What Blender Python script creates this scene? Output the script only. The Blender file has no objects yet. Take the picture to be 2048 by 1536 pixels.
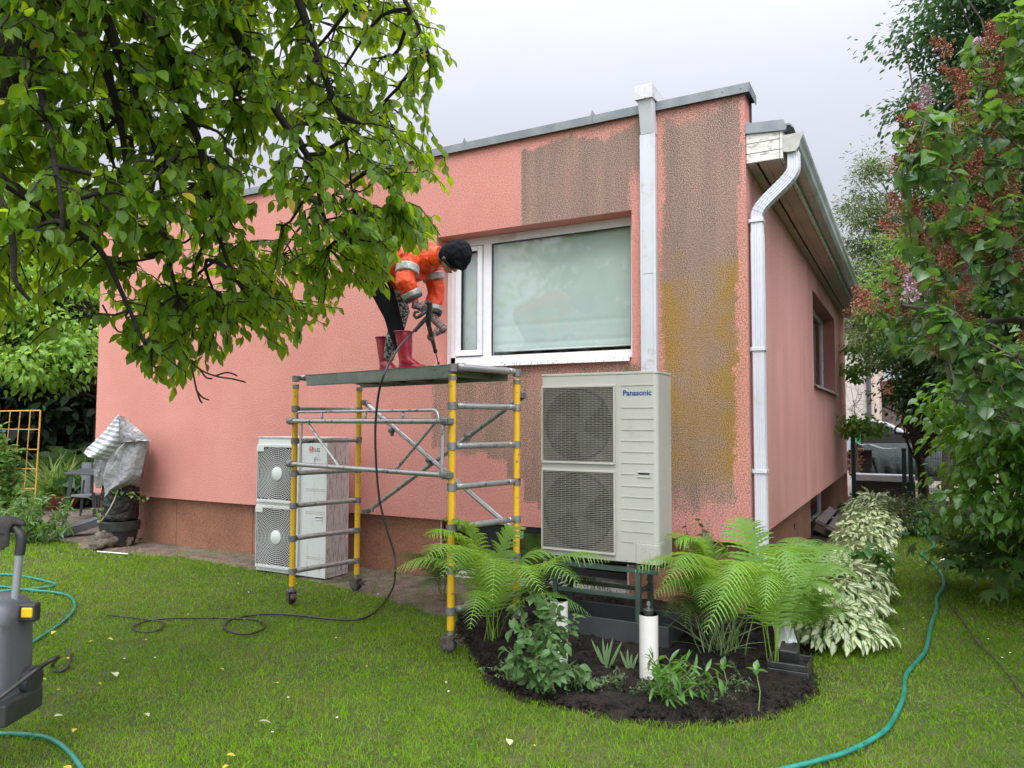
import bpy, bmesh, math, random
import numpy as np
from mathutils import Vector, Matrix, noise as mnoise
R_ = math.radians; PI = math.pi
rng = random.Random(7); nr = np.random.default_rng(7)
S = bpy.context.scene; COL = S.collection

# ---------------------------------------------------------------- camera
CAM_P = (1.1448, -6.0971, 1.5451); CAM_YAW = 0.4981; CAM_PITCH = 0.0536; CAM_ROLL = 0.0032; CAM_F = 1466.13
cd = bpy.data.cameras.new('camera'); cam = bpy.data.objects.new('camera', cd); COL.objects.link(cam)
cd.sensor_width = 36.0; cd.lens = CAM_F / 2048 * 36; cd.clip_start = 0.05; cd.clip_end = 800
cam.rotation_mode = 'XYZ'
cam.matrix_world = Matrix.Translation(CAM_P) @ Matrix.Rotation(CAM_YAW, 4, 'Z') @ Matrix.Rotation(PI/2 + CAM_PITCH, 4, 'X') @ Matrix.Rotation(CAM_ROLL, 4, 'Z')
S.camera = cam
_m = cam.matrix_world.to_3x3(); _r, _u, _f = _m.col[0].copy(), _m.col[1].copy(), -_m.col[2].copy()
def ray(px, py):      # survey helper: direction of a sight line, used to read real positions off known planes
    return (_f*CAM_F + _r*(px-1024) - _u*(py-768)) / CAM_F
def onz(px, py, z=0.0):
    d = ray(px, py); return Vector(CAM_P) + d*((z-CAM_P[2])/d.z)
def ony(px, py, y=0.0):
    d = ray(px, py); return Vector(CAM_P) + d*((y-CAM_P[1])/d.y)
def onx(px, py, x=0.0):
    d = ray(px, py); return Vector(CAM_P) + d*((x-CAM_P[0])/d.x)
def atd(px, py, dep):
    return Vector(CAM_P) + ray(px, py)*dep

# ---------------------------------------------------------------- world, sun, exposure
SUN_EL, SUN_AZ = R_(55), R_(158)      # direction TO the sun, azimuth from +Y towards +X
sdir = Vector((math.sin(SUN_AZ)*math.cos(SUN_EL), math.cos(SUN_AZ)*math.cos(SUN_EL), math.sin(SUN_EL)))
W = bpy.data.worlds.new('World'); S.world = W; W.use_nodes = True
nt = W.node_tree; nt.nodes.clear()
def wn(t, **k):
    n = nt.nodes.new(t)
    for a, b in k.items(): setattr(n, a, b)
    return n
wo = wn('ShaderNodeOutputWorld'); bg = wn('ShaderNodeBackground'); nt.links.new(bg.outputs[0], wo.inputs[0])
bg.inputs[1].default_value = 0.12
sky = wn('ShaderNodeTexSky', sky_type='NISHITA', sun_disc=False, sun_elevation=SUN_EL, sun_rotation=SUN_AZ, air_density=1.5, dust_density=4.0)
tc = wn('ShaderNodeTexCoord'); sep = wn('ShaderNodeSeparateXYZ'); nt.links.new(tc.outputs['Generated'], sep.inputs[0])
def wmath(op, a, b=None, c=None):
    n = wn('ShaderNodeMath', operation=op)
    for i, v in enumerate((a, b, c)):
        if v is None: continue
        if isinstance(v, (int, float)): n.inputs[i].default_value = v
        else: nt.links.new(v, n.inputs[i])
    return n.outputs[0]
dotn = wn('ShaderNodeVectorMath', operation='DOT_PRODUCT'); nt.links.new(tc.outputs['Generated'], dotn.inputs[0]); dotn.inputs[1].default_value = tuple(sdir)
zz = wmath('MAXIMUM', sep.outputs[2], 0.0)
zen = wmath('POWER', zz, 3.0)
glow = wmath('POWER', wmath('MAXIMUM', wmath('MULTIPLY_ADD', dotn.outputs['Value'], 0.5, 0.5), 0.0), 4.0)
mp = wn('ShaderNodeMapping'); mp.inputs['Scale'].default_value = (1, 1, 2.6); nt.links.new(tc.outputs['Generated'], mp.inputs[0])
cn = wn('ShaderNodeTexNoise'); cn.inputs['Scale'].default_value = 2.2; cn.inputs['Detail'].default_value = 5; cn.inputs['Roughness'].default_value = 0.5; nt.links.new(mp.outputs[0], cn.inputs[0])
cl = wmath('MULTIPLY_ADD', cn.outputs[0], 0.30, 0.85)
SKY_BASE, SKY_ZEN, SKY_GLOW = 5.6, 2.6, 5.2
def wtint(v, rgb, add=None):
    n = wn('ShaderNodeVectorMath', operation='MULTIPLY_ADD'); nt.links.new(v, n.inputs[0]); n.inputs[1].default_value = rgb
    if add is not None: nt.links.new(add, n.inputs[2])
    return n.outputs[0]
vm = wn('ShaderNodeVectorMath', operation='SCALE'); nt.links.new(cl, vm.inputs['Scale'])
nt.links.new(wtint(glow, (28*.98, 28, 28*1.06), wtint(zen, (14, 14.2, 15), wtint(wmath('MULTIPLY_ADD', zz, .5, 1.0), (4.4, 4.5, 5.2)))), vm.inputs[0])
mx = wn('ShaderNodeMix', data_type='RGBA'); mx.inputs[0].default_value = 0.96
nt.links.new(sky.outputs[0], mx.inputs[6]); nt.links.new(vm.outputs[0], mx.inputs[7]); nt.links.new(mx.outputs[2], bg.inputs[0])
sl = bpy.data.lights.new('sun', 'SUN'); so = bpy.data.objects.new('sun', sl); COL.objects.link(so)
sl.energy = 1.5; sl.angle = R_(25); sl.color = (1.0, 0.96, 0.91)
so.rotation_mode = 'QUATERNION'; so.rotation_quaternion = sdir.to_track_quat('Z', 'Y'); so.location = sdir*30
S.view_settings.view_transform = 'Standard'; S.view_settings.look = 'None'; S.view_settings.exposure = 0.0; S.view_settings.gamma = 1.0
S.cycles.max_bounces = 8; S.cycles.transparent_max_bounces = 8; S.cycles.caustics_reflective = False; S.cycles.caustics_refractive = False

# ---------------------------------------------------------------- objects and tags
ORG = {}
def tag(o, label=None, cat=None, group=None, kind=None):
    if label: o['label'] = label
    if cat: o['category'] = cat
    if group: o['group'] = group
    if kind: o['kind'] = kind
    return o
def T(name, label, cat, loc=(0, 0, 0), rz=0.0, group=None, world=False):
    o = bpy.data.objects.new(name, None); COL.objects.link(o); o.empty_display_size = 0.1
    o.location = loc; o.rotation_euler = (0, 0, rz)
    ORG[o.name] = Vector(loc) if world else Vector((0, 0, 0))
    return tag(o, label, cat, group)
def dup(root, loc, rz=0.0, label=None, group=None, scale=None):
    r = root.copy(); COL.objects.link(r); r.location = loc; r.rotation_euler = (0, 0, rz)
    if scale: r.scale = (scale,)*3
    if label: r['label'] = label
    if group: r['group'] = group
    for ch in list(root.children):
        c = ch.copy(); COL.objects.link(c); c.parent = r
        for g in list(ch.children):
            d = g.copy(); COL.objects.link(d); d.parent = c
    return r
class MB:
    def __init__(s): s.v = []; s.f = []; s.m = []; s.uv = []; s.cm = 0
    def quad(s, *p):
        i = len(s.v); s.v += [tuple(q) for q in p]; s.f.append(tuple(range(i, i+len(p)))); s.m.append(s.cm)
    def box(s, c, d, M=None, taper=None):
        c = Vector(c); hx, hy, hz = d[0]/2, d[1]/2, d[2]/2; i = len(s.v)
        for z in (-1, 1):
            t = (taper if taper and z > 0 else 1)
            for x, y in ((-1, -1), (1, -1), (1, 1), (-1, 1)):
                p = Vector((x*hx*t, y*hy*t, z*hz))
                if M is not None: p = M @ p
                s.v.append(tuple(p+c))
        for q in ((0, 3, 2, 1), (4, 5, 6, 7), (0, 1, 5, 4), (1, 2, 6, 5), (2, 3, 7, 6), (3, 0, 4, 7)):
            s.f.append(tuple(i+k for k in q)); s.m.append(s.cm)
        return s
    def bb(s, x0, x1, y0, y1, z0, z1):
        return s.box(((x0+x1)/2, (y0+y1)/2, (z0+z1)/2), (abs(x1-x0), abs(y1-y0), abs(z1-z0)))
    def tube(s, pts, r, n=10, caps=True, flat=None):
        pts = [Vector(p) for p in pts]; k = len(pts); i0 = len(s.v)
        rs = r if isinstance(r, (list, tuple)) else [r]*k
        up = None
        for j in range(k):
            t = (pts[min(j+1, k-1)] - pts[max(j-1, 0)])
            t = t.normalized() if t.length > 1e-9 else Vector((0, 0, 1))
            if up is None:
                a = Vector((0, 0, 1)) if abs(t.z) < .9 else Vector((1, 0, 0)); up = (a - t*a.dot(t)).normalized()
            else:
                up = up - t*up.dot(t); up = up.normalized() if up.length > 1e-6 else Vector((1, 0, 0))
            sd = t.cross(up)
            rj = rs[j]; ra, rb = (rj if isinstance(rj, (tuple, list)) else (rj, rj))
            for a in range(n):
                an = 2*PI*a/n; s.v.append(tuple(pts[j] + up*(math.cos(an)*ra) + sd*(math.sin(an)*rb)))
        for j in range(k-1):
            for a in range(n):
                b = (a+1) % n; s.f.append((i0+j*n+a, i0+j*n+b, i0+(j+1)*n+b, i0+(j+1)*n+a)); s.m.append(s.cm)
        if caps:
            s.f.append(tuple(i0+a for a in reversed(range(n)))); s.m.append(s.cm)
            s.f.append(tuple(i0+(k-1)*n+a for a in range(n))); s.m.append(s.cm)
        return s
    def lathe(s, c, prof, n=24, axis='z'):
        i0 = len(s.v); c = Vector(c)
        for r, h in prof:
            for a in range(n):
                an = 2*PI*a/n; q = (r*math.cos(an), r*math.sin(an))
                p = {'z': (q[0], q[1], h), 'y': (q[0], h, q[1]), 'x': (h, q[0], q[1])}[axis]
                s.v.append(tuple(c+Vector(p)))
        for j in range(len(prof)-1):
            for a in range(n):
                b = (a+1) % n; q = (i0+j*n+a, i0+j*n+b, i0+(j+1)*n+b, i0+(j+1)*n+a)
                s.f.append(q if axis != 'y' else q[::-1]); s.m.append(s.cm)
        for e, j in ((1, 0), (0, len(prof)-1)):
            if prof[j][0] > 1e-5:
                q = [i0+j*n+a for a in range(n)]; s.f.append(tuple(q[::-1] if e else q)); s.m.append(s.cm)
        return s
    def prism(s, poly, lo, hi, axis='y'):      # 2-D outline extruded
        def P(a, b, h): return {'y': (a, h, b), 'x': (h, a, b), 'z': (a, b, h)}[axis]
        i = len(s.v); n = len(poly)
        s.v += [P(a, b, lo) for a, b in poly] + [P(a, b, hi) for a, b in poly]
        s.f.append(tuple(range(i, i+n))); s.m.append(s.cm)
        s.f.append(tuple(reversed(range(i+n, i+2*n)))); s.m.append(s.cm)
        for k in range(n):
            l = (k+1) % n; s.f.append((i+k, i+n+k, i+n+l, i+l)); s.m.append(s.cm)
        return s
    def grid(s, F, nu, nv, closed=False):
        i = len(s.v)
        for a in range(nu+1):
            for b in range(nv+1): s.v.append(tuple(F(a/nu, b/nv)))
        for a in range(nu):
            for b in range(nv):
                q = i+a*(nv+1)+b; s.f.append((q, q+nv+1, q+nv+2, q+1)); s.m.append(s.cm)
        return s
    def build(s, name, mats, parent=None, smooth=False, bevel=0, fix=False, auto=None):
        me = bpy.data.meshes.new(name)
        off = Vector((0, 0, 0))
        if parent is not None: off = ORG.get(parent.name, off)
        V = [(a-off.x, b-off.y, c-off.z) for a, b, c in s.v]
        me.from_pydata(V, [], s.f)
        if not isinstance(mats, (list, tuple)): mats = [mats]
        for m in mats: me.materials.append(m)
        if len(mats) > 1: me.polygons.foreach_set('material_index', s.m)
        if fix:
            bm = bmesh.new(); bm.from_mesh(me); bmesh.ops.recalc_face_normals(bm, faces=bm.faces); bm.to_mesh(me); bm.free()
        if smooth: me.polygons.foreach_set('use_smooth', [True]*len(me.polygons))
        if auto is not None: me.set_sharp_from_angle(angle=R_(auto))
        o = bpy.data.objects.new(name, me); COL.objects.link(o)
        if parent is not None: o.parent = parent; ORG[o.name] = off
        if bevel:
            b = o.modifiers.new('bevel', 'BEVEL'); b.width = bevel; b.segments = 2; b.limit_method = 'ANGLE'; b.angle_limit = R_(40); b.harden_normals = False
        return o
def arrmesh(name, V, F, mats, mi=None, attrs=None, parent=None, smooth=False):
    """big mesh from arrays: V (n,3), F (m,k) all faces the same size"""
    me = bpy.data.meshes.new(name); V = np.asarray(V, np.float32)
    if parent is not None:
        o_ = ORG.get(parent.name, Vector((0, 0, 0))); V = V - np.array(tuple(o_), np.float32)
    F = np.asarray(F, np.int32); k = F.shape[1]
    me.vertices.add(len(V)); me.vertices.foreach_set('co', V.ravel())
    me.loops.add(F.size); me.loops.foreach_set('vertex_index', F.ravel())
    me.polygons.add(len(F)); me.polygons.foreach_set('loop_start', np.arange(0, F.size, k, dtype=np.int32))
    me.polygons.foreach_set('loop_total', np.full(len(F), k, np.int32))
    if not isinstance(mats, (list, tuple)): mats = [mats]
    for m in mats: me.materials.append(m)
    if mi is not None: me.polygons.foreach_set('material_index', np.asarray(mi, np.int32))
    me.update(calc_edges=True)
    for n_, a in (attrs or {}).items():
        at = me.attributes.new(n_, 'FLOAT', 'POINT'); at.data.foreach_set('value', np.asarray(a, np.float32))
    if smooth: me.polygons.foreach_set('use_smooth', np.ones(len(F), bool))
    o = bpy.data.objects.new(name, me); COL.objects.link(o)
    if parent is not None: o.parent = parent; ORG[o.name] = ORG.get(parent.name, Vector((0, 0, 0)))
    return o

# ---------------------------------------------------------------- materials
class NM:
    """tiny node-graph helper"""
    def __init__(s, name):
        s.mat = bpy.data.materials.new(name); s.mat.use_nodes = True; s.t = s.mat.node_tree
        s.p = s.t.nodes['Principled BSDF']; s.out = s.t.nodes['Material Output']; s._c = None
    def n(s, t, **k):
        x = s.t.nodes.new(t)
        for a, b in k.items(): setattr(x, a, b)
        return x
    def l(s, a, b): s.t.links.new(a, b)
    def setv(s, inp, v):
        if hasattr(v, 'is_output') or isinstance(v, bpy.types.NodeSocket): s.l(v, inp)
        elif isinstance(v, (tuple, list)) and len(v) == 3 and inp.type == 'RGBA': inp.default_value = (*v, 1)
        else: inp.default_value = v
    @property
    def co(s):
        if s._c is None: s._c = s.n('ShaderNodeTexCoord').outputs['Object']
        return s._c
    def scaled(s, sc, rot=None):
        m = s.n('ShaderNodeMapping'); m.inputs['Scale'].default_value = sc
        if rot: m.inputs['Rotation'].default_value = rot
        s.l(s.co, m.inputs[0]); return m.outputs[0]
    def noise(s, scale, detail=3, rough=.5, vec=None, lo=None, hi=None):
        x = s.n('ShaderNodeTexNoise'); x.inputs['Scale'].default_value = scale; x.inputs['Detail'].default_value = detail; x.inputs['Roughness'].default_value = rough
        s.l(vec or s.co, x.inputs[0]); o = x.outputs[0]
        return s.ramp(o, lo, hi) if lo is not None else o
    def ramp(s, v, lo, hi):
        r = s.n('ShaderNodeMapRange'); r.interpolation_type = 'SMOOTHSTEP'; s.l(v, r.inputs[0]); r.inputs[1].default_value = lo; r.inputs[2].default_value = hi; return r.outputs[0]
    def vor(s, scale, vec=None, feat='F1'):
        x = s.n('ShaderNodeTexVoronoi', feature=feat); x.inputs['Scale'].default_value = scale; s.l(vec or s.co, x.inputs[0]); return x.outputs[0]
    def mix(s, f, a, b):
        x = s.n('ShaderNodeMix', data_type='RGBA'); s.setv(x.inputs[0], f); s.setv(x.inputs[6], a); s.setv(x.inputs[7], b); return x.outputs[2]
    def m(s, op, a, b=0.0, c=0.0):
        x = s.n('ShaderNodeMath', operation=op)
        for i, v in enumerate((a, b, c)): s.setv(x.inputs[i], v)
        return x.outputs[0]
    def attr(s, name): return s.n('ShaderNodeAttribute', attribute_name=name).outputs['Fac']
    def bump(s, h, strength=.5, dist=.005, prev=None):
        b = s.n('ShaderNodeBump'); b.inputs['Strength'].default_value = strength; b.inputs['Distance'].default_value = dist; s.l(h, b.inputs['Height'])
        if prev is not None: s.l(prev, b.inputs['Normal'])
        s.l(b.outputs[0], s.p.inputs['Normal']); return b.outputs[0]
    def base(s, c, rough=None, metal=None, spec=None):
        s.setv(s.p.inputs['Base Color'], c)
        if rough is not None: s.setv(s.p.inputs['Roughness'], rough)
        if metal is not None: s.setv(s.p.inputs['Metallic'], metal)
        if spec is not None: s.setv(s.p.inputs['Specular IOR Level'], spec)
        return s
def pm(name, c1, c2=None, scale=8, rough=.5, metal=0, bump=.15, bscale=60, bdist=.002, dirt=None, dirts=3, spec=.5):
    k = NM(name)
    col = c1 if c2 is None else k.mix(k.noise(scale, 5, .6, lo=.35, hi=.65), c1, c2)
    if dirt: col = k.mix(k.noise(dirts, 8, .7, lo=.55, hi=.72), col, dirt)
    k.base(col, k.m('MULTIPLY_ADD', k.noise(scale*2, 4), .25, rough-.12), metal, spec)
    if bump: k.bump(k.noise(bscale, 4), bump, bdist)
    return k.mat
def leafmat(name, c1, c2, trans=(.22, .42, .03), tr=.35, rough=.42, under=None, vein=None, spec=.35, extra=None):
    """leaf blades: colour varies per leaf by attribute 'tint' (0..1); 'mid' marks distance from the midrib"""
    k = NM(name); t = k.attr('tint')
    col = k.mix(t, c1, c2)
    if extra: col = k.mix(k.m('GREATER_THAN', t, 1.2), col, extra)
    if vein is not None: col = k.mix(k.ramp(k.attr('mid'), .12, .0), col, vein)
    if under is not None:
        g = k.n('ShaderNodeNewGeometry'); col = k.mix(k.m('MULTIPLY', g.outputs['Backfacing'], .8), col, under)
    k.base(col, rough, 0, spec)
    tl = k.n('ShaderNodeBsdfTranslucent'); k.setv(tl.inputs[0], k.mix(t, trans, tuple(min(1, x*1.25) for x in trans)))
    if extra: k.setv(tl.inputs[0], k.mix(k.m('GREATER_THAN', t, 1.2), trans, extra))
    ms = k.n('ShaderNodeMixShader'); ms.inputs[0].default_value = tr
    k.l(k.p.outputs[0], ms.inputs[1]); k.l(tl.outputs[0], ms.inputs[2]); k.l(ms.outputs[0], k.out.inputs[0])
    return k.mat
# ================================================================ GROUND
def fbm(x, y, s=1.0, z=0.0): return mnoise.fractal(Vector((x*s, y*s, z)), 1.0, 2.0, 4)
BED = [onz(a, b).xy for a, b in [(945, 1318), (955, 1345), (985, 1375), (1040, 1398), (1120, 1415), (1220, 1434), (1330, 1446), (1440, 1446), (1530, 1434), (1600, 1412), (1638, 1385), (1632, 1345), (1612, 1315)]]
BED = [tuple(v) for v in BED] + [(0.62, -0.5), (0.78, 0.5), (0.86, 2.4), (0.86, 4.2), (0.82, 6.3), (0.8, 8.2), (0.3, 9.6), (-0.3, 9.6), (-0.3, 0.3), (-1.2, 0.3), (-2.1, 0.1), (-2.2, -0.9), (-1.85, -1.5), (-1.55, -1.8)]
STRIP = [(-8.6, 0.3), (-8.7, -0.25), (-7.9, -0.62), (-7.0, -0.62), (-6.3, -0.42), (-5.3, -0.5), (-4.6, -0.62), (-3.7, -0.72), (-3.0, -0.86), (-2.6, -0.98), (-2.2, -1.1), (-1.9, -0.6), (-1.9, 0.3)]
PATIO = [(-8.3, -0.42), (-8.75, -0.45), (-10.4, -0.2), (-13.5, 1.2), (-17, 3.5), (-15, 6.5), (-9, 9), (-8.5, 9), (-8.5, 0.3)]
def inpoly(px, py, poly):
    px = np.asarray(px); py = np.asarray(py); ins = np.zeros(px.shape, bool); n = len(poly)
    for i in range(n):
        x1, y1 = poly[i]; x2, y2 = poly[(i+1) % n]
        c = ((y1 > py) != (y2 > py)) & (px < (x2-x1)*(py-y1)/((y2-y1) or 1e-9)+x1); ins ^= c
    return ins
def pdist(px, py, poly):
    d = np.full(np.shape(px), 1e9); n = len(poly)
    for i in range(n):
        x1, y1 = poly[i]; x2, y2 = poly[(i+1) % n]; dx, dy = x2-x1, y2-y1
        t = np.clip(((px-x1)*dx+(py-y1)*dy)/(dx*dx+dy*dy+1e-12), 0, 1)
        d = np.minimum(d, np.hypot(px-x1-t*dx, py-y1-t*dy))
    return np.where(inpoly(px, py, poly), -d, d)
_tab = nr.random((64, 64))
def vn(x, y, s=1.0, o=0.0):      # smooth value noise, vectorised, 0..1
    x = np.asarray(x)*s+o+1000; y = np.asarray(y)*s+o*1.7+1000; xi = np.floor(x).astype(int); yi = np.floor(y).astype(int)
    fx = x-xi; fy = y-yi; fx = fx*fx*(3-2*fx); fy = fy*fy*(3-2*fy); T_ = lambda a, b: _tab[a % 64, b % 64]
    return (T_(xi, yi)*(1-fx)+T_(xi+1, yi)*fx)*(1-fy)+(T_(xi, yi+1)*(1-fx)+T_(xi+1, yi+1)*fx)*fy
def fn(x, y, s=1.0, o=0.0): return (vn(x, y, s, o)*.5+vn(x, y, s*2.1, o+3)*.28+vn(x, y, s*4.3, o+7)*.14+vn(x, y, s*9, o+11)*.08)

gm = NM('turf_soil'); gcol = gm.mix(gm.noise(3, 6, .6, lo=.4, hi=.62), (.045, .065, .014), (.075, .082, .025))
gcol = gm.mix(gm.noise(28, 4, .7, lo=.5, hi=.7), gcol, (.05, .038, .02)); gm.base(gcol, .9); gm.bump(gm.noise(70, 5), .8, .02)
b = MB()
def gz(x, y): return 0.03*(fn(x, y, .7)-.5) - .012
xs = np.concatenate([np.linspace(-60, -12, 9), np.linspace(-11, 5, 65), np.linspace(8, 60, 8)]); ys = np.concatenate([np.linspace(-30, -8, 5), np.linspace(-7, 11, 73), np.linspace(14, 120, 10)])
GX, GY = np.meshgrid(xs, ys, indexing='ij')
V = np.stack([GX, GY, gz(GX, GY)], -1).reshape(-1, 3); ny = len(ys); nx = len(xs)
I = (np.arange(nx-1)[:, None]*ny+np.arange(ny-1)[None]).ravel(); F = np.stack([I, I+ny, I+ny+1, I+1], 1)
o = arrmesh('lawn', V, F, gm.mat, smooth=True); tag(o, kind='structure')

def patch(name, poly, mat, h, rough_h, res=.05, zb=-.03, feather=.12):
    x0 = min(p[0] for p in poly); x1 = max(p[0] for p in poly); y0 = min(p[1] for p in poly); y1 = max(p[1] for p in poly)
    X, Y = np.meshgrid(np.arange(x0-.2, x1+.2, res), np.arange(y0-.2, y1+.2, res), indexing='ij')
    D = pdist(X, Y, poly) + (fn(X, Y, 6, 5)-.5)*.12
    Z = gz(X, Y) + np.clip(-D/feather, 0, 1)*h - np.clip(D/.06, 0, 1)*.06 + rough_h*(fn(X, Y, 9)-.5)*np.clip(-D/.05, 0, 1) + .003
    nY = X.shape[1]; I = (np.arange(X.shape[0]-1)[:, None]*nY+np.arange(nY-1)[None]); keep = (D[:-1, :-1] < .05)
    I = I[keep]; F = np.stack([I, I+nY, I+nY+1, I+1], 1)
    o = arrmesh(name, np.stack([X, Y, Z], -1).reshape(-1, 3), F, mat, smooth=True); return tag(o, kind='structure')
sm_ = NM('dark_soil'); c_ = sm_.mix(sm_.noise(14, 6, .7, lo=.42, hi=.62), (.012, .008, .006), (.035, .022, .016)); c_ = sm_.mix(sm_.noise(160, 2, .5, lo=.68, hi=.72), c_, (.11, .085, .06))
sm_.base(c_, .85, 0, .35); nb = sm_.bump(sm_.noise(40, 8, .75), 1.0, .05); sm_.bump(sm_.vor(90), .7, .015, nb)
patch('planting_bed', BED, sm_.mat, .035, .06, .04)
st_ = NM('bare_soil'); c_ = st_.mix(st_.noise(6, 7, .7, lo=.4, hi=.6), (.11, .075, .055), (.20, .15, .115)); c_ = st_.mix(st_.noise(50, 5, .7, lo=.5, hi=.66), c_, (.27, .22, .18))
c_ = st_.mix(st_.noise(2.3, 6, .7, lo=.5, hi=.64), c_, (.06, .07, .025)); st_.base(c_, .8); nb = st_.bump(st_.noise(60, 8, .7), .9, .03)
patch('soil_strip', STRIP, st_.mat, .012, .03, .05)
pv = NM('patio_paving'); br = pv.n('ShaderNodeTexBrick'); br.inputs['Scale'].default_value = 1; br.inputs['Brick Width'].default_value = .5; br.inputs['Row Height'].default_value = .25; br.inputs['Mortar Size'].default_value = .012
pv.l(pv.co, br.inputs[0]); br.inputs['Color1'].default_value = (.17, .12, .09, 1); br.inputs['Color2'].default_value = (.13, .1, .08, 1); br.inputs['Mortar'].default_value = (.05, .05, .035, 1)
pv.base(pv.mix(pv.noise(5, 6, .7, lo=.45, hi=.65), br.outputs[0], (.07, .06, .045)), .6); pv.bump(br.outputs[1], .4, .01)
patch('patio_paving', PATIO, pv.mat, .01, .004, .12)
# paved drive behind the fence
dv = NM('drive_paving'); br = dv.n('ShaderNodeTexBrick'); br.inputs['Scale'].default_value = 1; br.inputs['Brick Width'].default_value = .2; br.inputs['Row Height'].default_value = .1; br.inputs['Mortar Size'].default_value = .008
dv.l(dv.co, br.inputs[0]); br.inputs['Color1'].default_value = (.32, .25, .2, 1); br.inputs['Color2'].default_value = (.24, .2, .17, 1); br.inputs['Mortar'].default_value = (.1, .09, .07, 1)
dv.base(dv.mix(dv.noise(3, 6, .7, lo=.45, hi=.7), br.outputs[0], (.14, .12, .1)), .7); dv.bump(br.outputs[1], .4, .01)
b = MB(); b.bb(-3, 8, 10.9, 26, -.1, .012); tag(b.build('driveway', dv.mat), kind='structure')
b = MB(); b.bb(-1, 6, 10.72, 10.82, -.1, .05); tag(b.build('kerb_strip', pm('concrete_kerb', (.3, .28, .25), (.2, .19, .17), 12, .8, bump=.3)), kind='structure')

# ================================================================ HOUSE
HL = -8.6424; HD = 10.08; ZB = .589; ZT = 4.30; ZS = 3.694; PL = .08
WX0, WX1, WZ0, WZ1 = -3.05, -.978, 2.12, 3.428
house = T('house', 'single-storey pink stucco house with flat roof, stained front wall and one wide front window', 'house', (0, 0, 0), world=True)

def stucco(name, pink=(.655, .292, .245), pink2=(.59, .25, .208)):
    k = NM(name)
    g = k.noise(76, 5, .65); grain = k.ramp(g, .38, .62); fine = k.ramp(k.noise(120, 2, .5), .35, .65)
    col = k.mix(k.noise(1.1, 5, .6, lo=.35, hi=.7), pink, pink2)
    col = k.mix(k.m('MULTIPLY', k.m('SUBTRACT', 1.0, grain), .55), col, (.34, .13, .105))
    streak = k.noise(1, 5, .6, vec=k.scaled((6, 6, .8)), lo=.3, hi=.75)
    dirt = k.attr('dirt')
    cov = k.m('MULTIPLY', dirt, k.m('MULTIPLY_ADD', streak, .35, .8))
    brown = k.mix(fine, (.075, .048, .038), (.34, .24, .195)); brown = k.mix(streak, k.mix(fine, (.13, .085, .065), (.42, .28, .22)), brown)
    brown = k.mix(k.m('MULTIPLY', k.attr('ochre'), k.ramp(k.noise(4, 5, .6), .25, .6)), brown, k.mix(fine, (.15, .085, .022), (.40, .245, .07)))
    # grime sits in the hollows first: thin dirt shows only between the grains
    f = k.ramp(k.m('SUBTRACT', k.m('MULTIPLY', cov, 1.5), grain), -.35, .45)
    f = k.m('MULTIPLY', f, k.ramp(dirt, .02, .3))
    col = k.mix(f, col, brown); k.base(col, .82, 0, .3)
    h = k.m('ADD', k.m('MULTIPLY', g, 1.0), k.m('MULTIPLY', fine, .25)); k.bump(h, .6, .010)
    return k.mat
ST = stucco('pink_stucco'); STS = stucco('pink_stucco_side_lit', (.78, .41, .36), (.70, .35, .305)); SMO = pm('smooth_pink_render', (.62, .25, .2), (.55, .21, .17), 3, .8, bump=.1)  # side copy is painted paler, in place of light missing on that wall
TER = NM('terracotta_stucco'); g_ = TER.noise(110, 4, .65); gr = TER.ramp(g_, .38, .62)
TER.base(TER.mix(gr, TER.mix(TER.noise(1.5, 5, .6, lo=.4, hi=.7), (.17, .075, .045), (.12, .05, .035)), TER.mix(TER.noise(1.5, 5, .6, lo=.4, hi=.7), (.38, .185, .115), (.31, .15, .095))), .85, 0, .3); TER.bump(g_, .7, .01); TER = TER.mat

def segs(a, b, st): return np.linspace(a, b, max(1, int(round((b-a)/st)))+1)
def wallgrid(name, U, Vz, hole, P, attr_fn, mat, parent):
    u = np.unique(np.round(np.concatenate([segs(U[0], hole[0], .03), segs(hole[0], hole[1], .03), segs(hole[1], U[1], .03)]), 5))
    z = np.unique(np.round(np.concatenate([segs(Vz[0], hole[2], .03), segs(hole[2], hole[3], .03), segs(hole[3], Vz[1], .03)]), 5))
    A, B = np.meshgrid(u, z, indexing='ij'); n = len(z)
    I = np.arange(len(u)-1)[:, None]*n+np.arange(n-1)[None]; mc = (A[:-1, :-1]+A[1:, 1:])/2; mz = (B[:-1, :-1]+B[1:, 1:])/2
    keep = ~((mc > hole[0]) & (mc < hole[1]) & (mz > hole[2]) & (mz < hole[3])); I = I[keep]
    F = np.stack([I, I+n, I+n+1, I+1], 1); V = P(A.ravel(), B.ravel()); at = attr_fn(A.ravel(), B.ravel())
    return arrmesh(name, V, F, mat, attrs=at, parent=parent)
def sstep(a, b, x): t = np.clip((x-a)/(b-a), 0, 1); return t*t*(3-2*t)
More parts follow.
